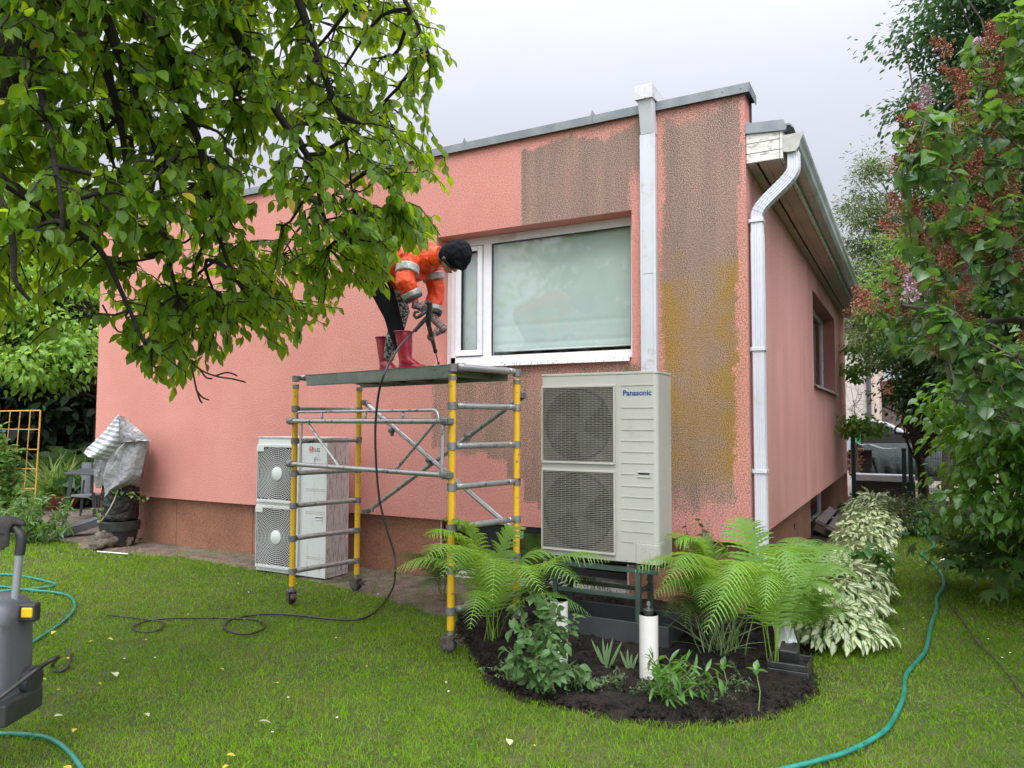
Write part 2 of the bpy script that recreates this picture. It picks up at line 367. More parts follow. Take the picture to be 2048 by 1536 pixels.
def front_attr(x, z):
    j = (fn(x, z, 9, 2)-.5); j2 = (fn(x, z, 26, 5)-.5)*.05; xx = x+j*.05+j2; zz = z+j*.07+j2
    def rect(x0, x1, z0, z1, s=.02): return sstep(x0-s, x0+s, xx)*sstep(-x1-s, -x1+s, -xx)*sstep(z0-s, z0+s, zz)*sstep(-z1-s, -z1+s, -zz)
    top = 4.17 + (x+2.07)*.0 - sstep(-1.9, -1.1, x)*.02
    A = rect(-2.075, -.80, 3.3, 0, .012) if False else sstep(-2.085, -2.065, x+j2*.4)*sstep(-.78, -.9, -x*-1)*0
    A = sstep(-2.085, -2.065, x+j2*.5)*(1-sstep(-.9, -.8, x))*(1-sstep(-.02, .02, z-top-j*.16+.03*np.sin(x*9)))*sstep(3.3, 3.4, z)*(1-.85*sstep(-1.05, -.95, x)*sstep(-3.95, -3.6, -z))*(.78+.3*fn(x, z, 2, 9))
    re = -.085 + .05*sstep(3.0, 3.9, z)+.045*(fn(x*0+1, z, 5, 4)-.5)*2*sstep(-3.2, -2.9, -z) - .03*sstep(2.1, 2.0, z)
    Bm = sstep(-.735, -.67, xx+.02*np.sin(z*3))*(1-sstep(re-.012, re+.012, x+j2))*(1-sstep(4.05, 4.27, z+j*.3)*.7)*sstep(.62, 1.15, z+j*.35)
    Bm = Bm*(.80+.35*fn(x, z, 1.6, 6))
    # staircase edge left by the cleaning below the window
    st = np.where(x < -2.80, 1.30, np.where(x < -2.42, 1.235, np.where(x < -2.22, 1.20, np.where(x < -2.03, 1.02, np.where(x < -1.9, .83, np.where(x < -1.82, .75, .68))))))
    Cm = sstep(-3.10, -3.06, x+j2)*(1-sstep(-1.0, -.82, x))*sstep(-.012, .012, z-st-j2-j*.05)*(1-sstep(2.02, 2.12, z))*(.46+.42*fn(x, z, 1.4, 3))
    wear = .10*sstep(.55, .75, fn(x*5, z*.5, 1, 40))+.16*sstep(-3.3, -.9, x)*fn(x, z, 1.1, 12)+.10*sstep(-.95, -.75, x)+.05*sstep(-6, -3, x) + .22*sstep(4.12, 4.3, z)*fn(x, z, 3, 2)
    d = np.maximum.reduce([A, Bm, Cm, wear]); oc = sstep(2.95, 2.5, z)*0 + (1-sstep(2.4, 3.05, z+j*.8))*sstep(-.75, -.7, x)*(.62+.75*np.maximum(1-sstep(0, .25, x+.72), sstep(-.3, -.1, x)))*sstep(.9, 1.3, z)
    oc = np.maximum(oc, .18*(Cm > .3)); return {'dirt': d, 'ochre': np.clip(oc, 0, 1)}
P = lambda a, z: np.stack([a, a*0, z], -1)
wallgrid('front_wall', (HL, 0), (ZB, ZT), (WX0, WX1, WZ0, WZ1), P, front_attr, ST, house)
SY0, SY1, SZ0, SZ1 = 4.6, 7.85, 2.08, 3.385
def side_attr(y, z):
    d = .12*fn(y, z, .8, 3)+.13*sstep(.35, .62, fn(y*3.1, z*.25, 1, 8))+.10*sstep(3.0, 3.69, z); return {'dirt': d, 'ochre': d*0}
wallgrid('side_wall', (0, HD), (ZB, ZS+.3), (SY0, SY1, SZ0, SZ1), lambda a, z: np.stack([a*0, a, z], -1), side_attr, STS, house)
b = MB()   # underside lip of the plaster, rear and left walls, parapet return
b.quad((HL, 0, ZB), (HL, .1, ZB), (0, .1, ZB), (0, 0, ZB)); b.quad((0, 0.1, ZB), (-.1, .1, ZB), (-.1, HD, ZB), (0, HD, ZB))
b.quad((HL, HD, 0), (HL, HD, ZT), (HL, 0, ZT), (HL, 0, ZB), (HL, .1, ZB), (HL, .1, 0)); b.quad((0, HD, 0), (0, HD, ZS+.3), (HL, HD, ZS+.3), (HL, HD, 0))
b.quad((0, 0, ZS+.3), (0, .2, ZS+.3), (0, .2, ZT), (0, 0, ZT)); b.quad((0, .2, ZS+.3), (HL, .2, ZS+.3), (HL, .2, ZT), (0, .2, ZT))
b.build('rear_wall', ST, house)
b = MB()    # window reveals, smooth render
def reveal(b, x0, x1, z0, z1, d, side=False):
    q = [(x0, z0), (x1, z0), (x1, z1), (x0, z1)]
    for i in range(4):
        (a, c), (e, f) = q[i], q[(i+1) % 4]
        b.quad(*( [(a, 0, c), (e, 0, f), (e, d, f), (a, d, c)] if not side else [(0, a, c), (-d, a, c), (-d, e, f), (0, e, f)]))
reveal(b, WX0, WX1, WZ0, WZ1, .27); b.build('window_reveal', SMO, house)
b = MB(); reveal(b, SY0, SY1, SZ0, SZ1, .27, True); b.build('window_reveal', pm('dull_pink_render', (.44, .19, .16), (.36, .16, .14), 2, .8, bump=.1), house)
# plinth
NX0, NX1 = -3.017, -1.051
b = MB()
xs_ = [-8.56, -7.03, -5.67, -4.3, NX0]
pq = [(xs_[i]+.004, xs_[i+1]-.004, PL, PL+.06) for i in range(4)]+[(NX1, -PL, PL, PL+.06), (-PL-.06, -PL, PL+.062, 4.6), (-PL-.06, -PL, 8.032, HD-.08), (NX0, NX0+.03, PL+.062, .45), (NX1-.03, NX1, PL+.062, .45), (-.36, -.08, 4.602, 4.63), (-.36, -.08, 8.0, 8.03)]
for q in pq: b = MB(); b.bb(*q, -.08, ZB+.02); b.build('plinth_panel', TER, house, bevel=.003)
b = MB(); b.bb(HL+.12, -.16, PL+.062, PL+.08, -.1, ZB+.01); b.bb(-.16, -.142, PL+.08, 4.6, -.1, ZB+.01); b.bb(-.16, -.142, 8.03, HD-.1, -.1, ZB+.01)
bb_ = MB(); bb_.bb(NX0+.03, NX1-.03, .44, .46, -.1, ZB+.02); bb_.build('niche_back', pm('dark_green_paint', (.022, .032, .026), (.03, .04, .034), 5, .5), house)
bb_ = MB(); bb_.bb(NX0+.03, NX1-.03, .12, .44, -.05, .10); 
PEB = NM('pebble_render'); v_ = PEB.noise(120, 3, .6, lo=.55, hi=.62); PEB.base(PEB.mix(v_, (.62, .55, .53), (.12, .09, .1)), .8); PEB.bump(PEB.noise(120, 3), .5, .01)
bb_.build('niche_ledge', PEB.mat, house)
bb_ = MB(); bb_.bb(-1.62, -1.14, .40, .44, .13, .52); w_ = bb_.build('basement_window', pm('black_frame', (.02, .02, .02), None, 5, .4), house)
bb_ = MB(); bb_.bb(-1.58, -1.18, .392, .402, .17, .48); bb_.build('pane', pm('dark_glass', (.01, .012, .012), None, 5, .08, bump=0), w_)
TRM = pm('pvc_trim', (.55, .42, .38), (.4, .28, .24), 20, .6)
for e_ in ((NX0-.006, NX0+.012), (NX1-.01, NX1+.006)): bb_ = MB(); bb_.bb(*e_, PL-.006, PL-.001, 0.0, ZB); bb_.build('edge_trim', TRM, house)
WHT = pm('white_pvc', (.70, .70, .73), (.65, .65, .68), 3, .28, bump=.02, dirt=(.42, .4, .36), dirts=2.2)
# side basement window in its well
b = MB()
for y0, y1 in ((4.7, 6.3), (6.3, 7.95)):
    b.bb(-.34, -.28, y0, y0+.07, -.05, .56); b.bb(-.34, -.28, y1-.07, y1, -.05, .56); b.bb(-.34, -.28, y0+.07, y1-.07, .50, .56); b.bb(-.34, -.28, y0+.07, y1-.07, -.05, .02)
w_ = b.build('basement_window', WHT, house, bevel=.004)
GLS = NM('window_glass'); ge = GLS.n('ShaderNodeNewGeometry'); dt = GLS.n('ShaderNodeVectorMath', operation='DOT_PRODUCT'); GLS.l(ge.outputs['Incoming'], dt.inputs[0]); GLS.l(ge.outputs['Normal'], dt.inputs[1]); fz = GLS.m('MULTIPLY_ADD', GLS.m('POWER', GLS.m('SUBTRACT', 1.0, GLS.m('ABSOLUTE', dt.outputs['Value'])), 4.0), .7, .10); gl = GLS.n('ShaderNodeBsdfGlossy'); gl.inputs['Roughness'].default_value = .05
tr_ = GLS.n('ShaderNodeBsdfTransparent'); tr_.inputs[0].default_value = (.92, .98, .95, 1); ms_ = GLS.n('ShaderNodeMixShader')
GLS.l(GLS.m('MINIMUM', fz, 1.0), ms_.inputs[0]); GLS.l(tr_.outputs[0], ms_.inputs[1]); GLS.l(gl.outputs[0], ms_.inputs[2]); GLS.l(ms_.outputs[0], GLS.out.inputs[0])
bu = GLS.n('ShaderNodeBump'); bu.inputs['Strength'].default_value = .03; bu.inputs['Distance'].default_value = .01; GLS.l(GLS.noise(1.5, 2), bu.inputs['Height']); GLS.l(bu.outputs[0], gl.inputs['Normal']); GLS = GLS.mat
for q in ((4.77, 6.23), (6.37, 7.88)): b = MB(); b.quad((-.31, q[0], .02), (-.31, q[1], .02), (-.31, q[1], .5), (-.31, q[0], .5)); b.build('pane', GLS, w_)
# front window
wf = MB(); FY0, FY1 = .185, .25
for a in [(-2.99, -2.93, 2.14, 3.40), (-2.99, -1.03, 2.12, 2.215), (-2.99, -.99, 3.345, 3.426), (-2.605, -2.512, 2.215, 3.345), (-1.055, -.985, 2.215, 3.345)]: wf.bb(a[0], a[1], FY0, FY1, a[2], a[3])
wf.bb(-3.048, -2.992, FY0+.02, FY1, 2.12, 3.426)
wf.bb(-3.048, -.98, .19, .265, 2.085, 2.118)
frm = wf.build('window_frame', WHT, house, bevel=.004)
sh = MB()
for a in [(-2.925, -2.853, 2.225, 3.335), (-2.664, -2.61, 2.225, 3.335), (-2.853, -2.664, 2.225, 2.285), (-2.853, -2.664, 3.285, 3.335)]: sh.bb(a[0], a[1], FY0-.022, FY0+.02, a[2], a[3])
sh.build('sash', WHT, frm, bevel=.006)
g = MB(); g.quad((-2.86, .205, 2.28), (-2.66, .205, 2.28), (-2.66, .205, 3.29), (-2.86, .205, 3.29)); g.build('pane', GLS, frm)
g = MB(); g.quad((-2.515, .212, 2.21), (-1.05, .212, 2.21), (-1.05, .212, 3.35), (-2.515, .212, 3.35)); g.build('pane', GLS, frm)
g = MB()
for a in [(-2.512, -2.502, 2.215, 3.345), (-1.063, -1.055, 2.215, 3.345), (-2.502, -1.063, 3.337, 3.345), (-2.502, -1.063, 2.215, 2.222)]: g.bb(a[0], a[1], .200, .2115, a[2], a[3])
for a in [(-2.857, -2.850, 2.283, 3.287), (-2.667, -2.662, 2.283, 3.287), (-2.850, -2.667, 3.280, 3.287), (-2.850, -2.667, 2.283, 2.288)]: g.bb(a[0], a[1], .166, .204, a[2], a[3])
g.build('gasket', pm('black_rubber', (.012, .012, .012), None, 5, .6), frm)
BL = NM('blind_fabric'); BL.base(BL.mix(BL.noise(1.2, 3, .5, lo=.4, hi=.65), (.46, .52, .515), (.52, .57, .565)), .8); BL.bump(BL.noise(1, 2, .5, vec=BL.scaled((1, 1, 260))), .25, .002)
b = MB(); b.grid(lambda u, v: Vector((-2.59+u*1.54, .262+.006*math.sin(u*5)+.004*math.exp(-((v-.23)/.02)**2)+.006*math.exp(-((v-.06)/.02)**2), 2.265+v*1.08)), 30, 80)
bl = b.build('blind', BL.mat, house, smooth=True)
b = MB(); b.tube([(-2.59, .262, 2.262), (-1.07, .262, 2.262)], .009, 8); b.build('bottom_bar', WHT, bl, smooth=True)
b = MB(); b.grid(lambda u, v: Vector((-2.985+u*.32, .262, 2.30+v*1.1)), 2, 2); b.build('blind', BL.mat, house)
b = MB(); b.quad((-3.2, .8, 1.9), (-.8, .8, 1.9), (-.8, .8, 3.6), (-3.2, .8, 3.6)); b.build('room_dark_panel', pm('dark_room', (.02, .02, .02), None, 4, .9), house)  # near-black sheet standing in for the darkness of the unlit room
SIL = NM('wet_white_sill'); SIL.base(SIL.mix(SIL.noise(60, 6, .7, vec=SIL.scaled((1, 1, .3)), lo=.52, hi=.62), (.76, .76, .78), (.33, .32, .3)), .22); SIL = SIL.mat
b = MB(); b.prism([(.185, 2.148), (-.045, 2.125), (-.05, 2.09), (-.045, 2.09), (-.04, 2.119), (.185, 2.14)], -3.04, -.985, 'x'); 
for x_ in (-2.85, -1.28): b.bb(x_, x_+.05, .178, .184, 2.165, 2.173)
b.build('window_sill', SIL, house)
# side window
b = MB(); X0, X1 = -.25, -.19
for a in [(4.6, 4.67, SZ0, SZ1), (7.78, 7.85, SZ0, SZ1), (4.67, 7.78, SZ0, SZ0+.08), (4.67, 7.78, SZ1-.08, SZ1), (6.2, 6.28, SZ0+.08, SZ1-.08)]: b.bb(X0, X1, a[0], a[1], a[2], a[3])
f2 = b.build('window_frame', WHT, house, bevel=.005)
for q in ((4.66, 6.21), (6.27, 7.79)): b = MB(); b.quad((-.21, q[0], SZ0+.07), (-.21, q[1], SZ0+.07), (-.21, q[1], SZ1-.07), (-.21, q[0], SZ1-.07)); b.build('pane', GLS, f2)
b = MB(); b.quad((-.3, 4.65, SZ0), (-.3, 7.8, SZ0), (-.3, 7.8, SZ1), (-.3, 4.65, SZ1)); b.build('curtain', pm('grey_net_curtain', (.3, .3, .3), (.22, .22, .22), 30, .9), house)
GRM = pm('weathered_zinc', (.16, .18, .20), (.22, .235, .25), 6, .5, .3, bump=.1, dirt=(.22, .1, .05), dirts=1.3)
b = MB(); b.prism([(-.19, 2.092), (.05, 2.078), (.052, 2.045), (.046, 2.045), (.044, 2.07), (-.19, 2.084)], 4.55, 7.9, 'y'); b.build('window_sill', pm('grey_sill', (.33, .32, .32), (.28, .27, .27), 8, .45), house)
# roof, coping
b = MB(); b.bb(HL+.01, -.01, .21, HD-.01, 3.9, 4.0); b.build('roof', pm('bitumen_roof', (.05, .05, .055), (.08, .08, .08), 4, .9), house)
b = MB(); b.cm = 0
b.prism([(-.042, 4.258), (-.042, 4.335), (.1, 4.345), (.26, 4.335), (.26, 4.28), (.255, 4.28), (.255, 4.325), (.1, 4.335), (-.037, 4.325), (-.037, 4.258)], HL-.04, .042, 'x')
b.prism([(.0435, 4.285), (.0445, 4.256), (.048, 4.256), (.048, 4.337), (.0435, 4.339)], -.044, .264, 'y')
cp = b.build('coping', GRM, house)
for x_ in (-2.72, -1.35, -5.2, -6.9):
    b = MB(); b.prism([(x_, 4.336), (x_+.05, 4.336), (x_+.02, 4.385)], -.042, -.038); b.bb(x_+.02, x_+.024, -.045, -.0425, 4.255, 4.338); b.build('clip', GRM, cp)
for x_ in (-.02, -.17): b = MB(); b.lathe((x_, -.0425, 4.30), [(.006, 0), (.006, -.003), (.0, -.005)], 8, 'y'); b.build('screw', GRM, cp)
b = MB(); b.bb(-.03, .012, .2, .25, 3.98, 4.27); b.build('parapet_edge', pm('black_bitumen', (.02, .022, .024), None, 5, .7), house)
# white box conduit on the front
x0 = ony(1283.5, 500, -.06).x; x1 = ony(1311, 500, -.06).x
b = MB(); 
b.bb(x0, x1, -.075, -.001, 2.83, 4.05); b.bb(x0-.004, x1+.002, -.073, -.001, 1.2, 2.828)
b.bb(x0-.006, x0+.012, -.082, -.075, 1.2, 4.05); b.bb(x1-.016, x1+.008, -.082, -.075, 1.2, 4.05)
i = len(b.v)
b.prism([(-.075, 4.052), (-.155, 4.33), (-.045, 4.33), (-.044, 4.24), (-.001, 4.10), (-.001, 4.052)], x0+.002, x1+.004, 'x')
b.build('conduit', pm('white_painted_metal', (.55, .57, .61), (.50, .52, .56), 3, .45, bump=.05, dirt=(.33, .33, .29), dirts=5), house, bevel=.003)
b = MB(); b.prism([(-.175, 4.325), (-.175, 4.445), (.20, 4.455), (.20, 4.345), (-.04, 4.34)], x0-.018, x1+.016, 'x'); b.bb((x0+x1)/2+.01, (x0+x1)/2+.02, -.179, -.174, 4.33, 4.44); b.build('conduit_head', pm('white_sheet', (.6, .6, .62), (.5, .5, .5), 6, .5, bump=.05, dirt=(.25, .24, .22), dirts=6), house, bevel=.003)
# eaves on the right side
CHIP = NM('flaking_white_paint'); c0 = CHIP.mix(CHIP.noise(12, 7, .75, vec=CHIP.scaled((1, 1, 3)), lo=.52, hi=.60), (.62, .60, .57), (.33, .30, .27)); c0 = CHIP.mix(CHIP.noise(7, 6, .8, lo=.6, hi=.66), c0, (.3, .16, .08)); CHIP.base(c0, .7); CHIP.bump(CHIP.noise(40, 6), .3, .004); CHIP = CHIP.mat
b = MB()
for z0, z1 in ((3.682, 3.755), (3.760, 3.84), (3.845, 3.925)): b.bb(0.004, .262, .02, .045, z0, z1)
b.bb(.266, .29, .018, 9.9, 3.68, 3.93); b.build('fascia_board', CHIP, house, bevel=.003)
SOF = pm('soffit_board', (.50, .42, .38), (.42, .35, .31), 2.5, .75, bump=.25, bscale=25)
b = MB()
for x_0, x_1 in ((.004, .078), (.098, .155), (.158, .262)): b.bb(x_0, x_1, .046, 9.9, 3.676, 3.69)
b.build('soffit', SOF, house)
b = MB(); b.bb(.0, .26, .05, 9.9, 3.70, 3.71); b.build('soffit_void', pm('black_gap', (.01, .01, .01), None, 5, .9), house)
b = MB(); b.prism([(.003, 3.927), (.31, 3.90), (.325, 3.925), (.30, 3.99), (.003, 4.012)], -.0, .05, 'y'); b.prism([(.003, 3.99), (.34, 3.955), (.36, 3.93), (.368, 3.935), (.345, 3.968), (.003, 4.004)], .052, 9.95, 'y'); b.build('roof_edge', GRM, house)
b = MB(); gp = [(.292, 3.855), (.292, 3.735), (.33, 3.725), (.385, 3.725), (.412, 3.76), (.42, 3.80), (.438, 3.835), (.442, 3.862), (.430, 3.862), (.425, 3.842), (.405, 3.80), (.398, 3.768), (.378, 3.738), (.305, 3.742), (.302, 3.855)]
b.prism(gp, .03, 9.93, 'y'); GUT = pm('grey_gutter', (.42, .44, .42), (.33, .36, .33), 3, .35, .1, bump=.05, dirt=(.15, .17, .12), dirts=2)
gu = b.build('gutter', GUT, house)
b = MB(); b.prism([(.292, 3.862), (.292, 3.73), (.33, 3.722), (.387, 3.722), (.414, 3.76), (.422, 3.80), (.442, 3.838), (.445, 3.866)], .012, .029, 'y'); b.build('end_cap', pm('cap_grey', (.42, .41, .38), (.34, .33, .3), 8, .5), gu)
# downpipe: square ribbed tube with S bend and a foot to the drain
def ribbed(b, pts, w, d, ups):
    # cross-section with ribs, in frame (side, front)
    sec = []
    k = 5
    for side in range(4):
        for i in range(k*2):
            t = -1+2*(i+.5)/(k*2); rr = 1.0 if (i % 2) else .93
            cr = min(1.0, (1-abs(t))*8)
            q = {0: (t, -1), 1: (1, t), 2: (-t, 1), 3: (-1, -t)}[side]
            s_ = rr if abs(t) < .85 else 1
            sec.append((q[0]*w/2*(s_ if side % 2 else 1), q[1]*d/2*(s_ if side % 2 == 0 else 1)))
    n = len(sec); i0 = len(b.v)
    for j, (p, (sx, fx)) in enumerate(zip(pts, ups)):
        for a, c in sec: b.v.append(tuple(Vector(p)+sx*a+fx*c))
    for j in range(len(pts)-1):
        for a in range(n): b.f.append((i0+j*n+a, i0+j*n+(a+1) % n, i0+(j+1)*n+(a+1) % n, i0+(j+1)*n+a)); b.m.append(b.cm)
    b.f.append(tuple(range(i0, i0+n))); b.m.append(0); b.f.append(tuple(reversed(range(i0+(len(pts)-1)*n, i0+len(pts)*n)))); b.m.append(0)
pth = [Vector((.362, .09, 3.73)), Vector((.362, .09, 3.62))]
A0 = Vector((.362, .09, 3.62)); A3 = Vector((.068, .11, 3.25))
for i in range(1, 24):
    t = i/24; s3 = t*t*(3-2*t); pth.append(Vector((A0.x+(A3.x-A0.x)*s3, .09+.02*t, A0.z+(A3.z-A0.z)*(t*.55+.45*(3*t*t-2*t*t*t)*0+.45*t))))
pth += [A3, Vector((.068, .11, 3.12))]
def fr_(pts):
    out = []
    for j in range(len(pts)):
        t = (pts[min(j+1, len(pts)-1)]-pts[max(0, j-1)]).normalized(); f = Vector((0, 1, 0)); s = f.cross(t).normalized(); f = t.cross(s); out.append((s*-1, f))
    return out
DP = pm('white_downpipe', (.60, .62, .68), (.54, .56, .62), 2, .3, bump=.02, dirt=(.45, .45, .42), dirts=2)
b = MB(); ribbed(b, pth, .092, .088, fr_(pth)); 
for k_ in range(6, 24, 2): 
    p_ = pth[k_]; s_, f_ = fr_(pth)[k_]; 
    ring = [p_, p_+(pth[k_+1]-p_)*.25]; ribbed(b, ring, .099, .095, [(s_, f_)]*2)
dpipe = b.build('downpipe', DP, house, fix=True)
b = MB(); st_p = [Vector((.068, .11, z_)) for z_ in (3.12, 2.165)]; ribbed(b, st_p, .098, .094, fr_(st_p)); st_p = [Vector((.068, .11, z_)) for z_ in (2.163, .45)]; ribbed(b, st_p, .092, .088, fr_(st_p))
ft = [Vector((.068, .11, .45)), Vector((.09, .06, .40)), Vector((.20, -.30, .30)), Vector((.43, -1.07, .115))]; ribbed(b, ft, .092, .088, fr_(ft)); b.build('straight_pipe', DP, dpipe, fix=True)
for z_ in (3.20, 2.14, 1.15): b = MB(); b.bb(.012, .122, .055, .165, z_, z_+.028); b.bb(.0, .0118, .085, .12, z_-.004, z_+.034); b.build('bracket', DP, dpipe, bevel=.003)
b = MB(); b.lathe((-.077, 3.05, .36), [(.0, -.002), (.03, -.002), (.033, .003), (.02, .006), (0, .006)], 16, 'x'); b.build('vent', pm('vent_black', (.02, .02, .02), None, 5, .5), house)
# planks over the basement light well
WD = pm('wet_brown_plank', (.07, .045, .035), (.045, .03, .025), 9, .4, bump=.3, dirt=(.16, .13, .1), dirts=9)
wc = T('wooden_cover', 'weathered brown plank cover over the basement light well beside the house', 'wooden cover', (0.05, 5.2, 0), world=True)
for k_, (x_, z_) in enumerate(((.02, .20), (.17, .13), (.31, .06))):
    b = MB(); b.box((x_, 5.7-.1*k_, z_), (.13, 2.0, .03), Matrix.Rotation(.45, 3, 'Y')); b.build('plank', WD, wc, bevel=.004)
for y_ in (4.72, 6.7): b = MB(); b.box((.16, y_, .09), (.42, .03, .14), Matrix.Rotation(.45, 3, 'Y')); b.build('batten', WD, wc)
b = MB(); b.bb(-.26, .22, 6.9, 8.1, -.03, .03); tag(b.build('concrete_slab', pm('pale_concrete', (.33, .32, .3), (.24, .23, .22), 8, .8)), 'flat pale concrete slab on the soil at the far end of the basement light well', 'slab')
# drain
dr = T('drain_gully', 'black plastic drain gully catching the slanted foot of the downpipe', 'drain', (.45, -1.17, 0), world=True)
BLK = pm('black_plastic', (.015, .015, .016), (.03, .03, .03), 9, .35, bump=.1, dirt=(.06, .05, .04), dirts=8)
b = MB(); b.prism([(.33, -1.30), (.57, -1.30), (.57, -1.06), (.33, -1.06)], -.02, .05, 'z'); b.bb(.33, .345, -1.3, -1.06, .05, .09); b.bb(.555, .57, -1.3, -1.06, .05, .09); b.bb(.345, .555, -1.3, -1.285, .05, .09); b.bb(.345, .555, -1.075, -1.06, .05, .09); b.build('basin', BLK, dr, bevel=.006)
b = MB(); b.box((.435, -1.10, .10), (.11, .12, .09), Matrix.Rotation(.3, 3, 'X')); b.build('pipe_socket', BLK, dr, bevel=.01)
# ================================================================ SCAFFOLD TOWER
SA = -.2322; SW = .6709; SL = 1.9673; S0 = Vector((-1.6228, -1.8666, 0))
_su = Vector((math.cos(SA), math.sin(SA), 0)); _sv = Vector((-math.sin(SA), math.cos(SA), 0))
def onsc(px, py, yl):       # point of the tower's long side plane, in tower coordinates
    d = ray(px, py); o = Vector(CAM_P)-S0; t = (yl-o.dot(_sv))/d.dot(_sv); p = o+d*t; return Vector((p.dot(_su), yl, p.z))
tower = T('scaffold_tower', 'yellow and grey wheeled aluminium scaffold tower with the worker on its platform', 'scaffold', tuple(S0), SA)
YEL = NM('worn_yellow_paint'); sc_ = YEL.noise(22, 8, .8, lo=.60, hi=.63); YEL.base(YEL.mix(sc_, YEL.mix(YEL.noise(4, 4), (.72, .42, .012), (.60, .34, .01)), (.09, .055, .03)), .42); YEL.bump(sc_, .3, .002); YEL = YEL.mat
ALU = NM('dirty_aluminium'); sc_ = ALU.noise(26, 8, .75, lo=.56, hi=.62); ALU.base(ALU.mix(sc_, ALU.mix(ALU.noise(5, 4), (.52, .53, .54), (.38, .385, .39)), (.10, .085, .07)), .34, .75); ALU.bump(ALU.noise(70, 5), .12, .002); ALU = ALU.mat
CAST = pm('cast_grey', (.24, .235, .23), (.16, .155, .15), 10, .5, .4, bump=.3, dirt=(.08, .06, .05), dirts=14)
LV = [1.6647-.278*k for k in range(6)]
PO = {'NR': (0, 0), 'FR': (0, SW), 'NL': (-SL, 0), 'FL': (-SL, SW)}
for kx, (x, y) in PO.items():
    b = MB(); b.tube([(x, y, .15), (x, y, 1.88)], .0255, 16); pst = b.build('post', YEL, tower, smooth=True, auto=40)
    for z in LV + [1.935]:
        b = MB(); zc = min(z, 1.925)
        b.lathe((x, y, zc), [(.027, -.027), (.0325, -.025), (.0325, .025), (.027, .027)], 16); b.build('collar', CAST, pst, smooth=True, auto=40)
    b = MB(); b.lathe((x, y, 1.86), [(.026, -.02), (.029, -.018), (.029, .012), (.026, .014)], 14); b.build('ring', CAST, pst, smooth=True, auto=40)
    b = MB(); b.tube([(x, y, .105), (x, y, .16)], .021, 12); b.build('spigot', CAST, pst, smooth=True, auto=40)
    ca = MB(); ct = [.5, 2.2, -.3, .2][list(PO).index(kx)]; M = Matrix.Rotation(ct, 3, 'Z')
    def L(q): return M @ Vector(q) + Vector((x, y, 0))
    for s in (-1, 1): ca.box(L((-.012, s*.032, .065)), (.085, .004, .085), M)
    ca.box(L((-.005, 0, .108)), (.10, .068, .006), M); ca.lathe((x, y, .105), [(.03, 0), (.03, .008), (.022, .012)], 12)
    ca.box(L((.06, 0, .075)), (.07, .05, .006), M @ Matrix.Rotation(.5, 3, 'Y')); ca.box(L((.085, 0, .09)), (.02, .055, .012), M)
    cs = ca.build('castor', pm('rusty_housing' + kx, (.13, .11, .10), (.07, .05, .04), 25, .6, .5, bump=.4, dirt=(.16, .05, .02), dirts=14), tower, bevel=.002)
    wv = MB(); c0 = L((-.012, 0, .05)); ax = M @ Vector((0, 1, 0))
    prof = [(.012, -.022), (.046, -.022), (.052, -.016), (.052, .016), (.046, .022), (.012, .022)]
    for r_, h_ in prof:
        for a_ in range(20):
            an = 2*PI*a_/20; wv.v.append(tuple(c0+ax*h_+(M @ Vector((math.cos(an)*r_, 0, math.sin(an)*r_)))))
    for j in range(5):
        for a_ in range(20): wv.f.append((j*20+a_, j*20+(a_+1) % 20, (j+1)*20+(a_+1) % 20, (j+1)*20+a_)); wv.m.append(0)
    wv.f.append(tuple(range(20))); wv.m.append(0); wv.f.append(tuple(range(100, 120))); wv.m.append(0)
    wv.build('wheel', pm('blue_black_rubber' + kx, (.03, .04, .07), (.02, .02, .025), 9, .5), cs, smooth=True, auto=35, fix=True)
for x in (0, -SL):
    for z in LV + [1.935]:
        b = MB(); r = .0215 if z < 1.9 else .0235
        pts = []; rr = []
        for t, q in ((.034, r), (.06, r), (.062, r*1.08), (.07, r*1.08), (.072, r), (.078, r*1.08), (.086, r*1.08), (.088, r), (SW-.088, r), (SW-.086, r*1.08), (SW-.078, r*1.08), (SW-.076, r), (SW-.034, r)):
            pts.append((x, t, z)); rr.append(q)
        b.tube(pts, rr, 14); b.build('rung', ALU, tower, smooth=True, auto=30)
# braces in the back plane
def brace(p, q, nm='diagonal_brace'):
    b = MB(); b.tube([p, q], .0205, 12); br_ = b.build(nm, ALU, tower, smooth=True, auto=40)
    p, q = Vector(p), Vector(q); d = (q-p).normalized()
    for e, s in ((p, -1), (q, 1)):
        c = MB(); c.tube([e-d*s*.06, e+d*s*.02], .026, 10); c.box(e+Vector((0, -.02, 0)), (.05, .06, .045)); c.box(e-d*s*.10+Vector((0, -.015, -.03)), (.03, .02, .03)); c.build('hook', CAST, br_, bevel=.003)
yb = SW+.055
brace((-SL+.02, yb, 1.735), (-.01, yb, .70)); brace((-SL+.02, yb+.045, .72), (-.02, yb+.045, 1.76))
for (px, py) in ((783, 862), (935, 872), (858, 921)):
    q = onsc(px, py, yb-.01); b = MB(); b.box(q, (.04, .05, .035), Matrix.Rotation(.5, 3, 'Y')); b.box(q+Vector((.02, -.01, -.03)), (.018, .03, .03)); b.build('brace_latch', CAST, tower, bevel=.004)
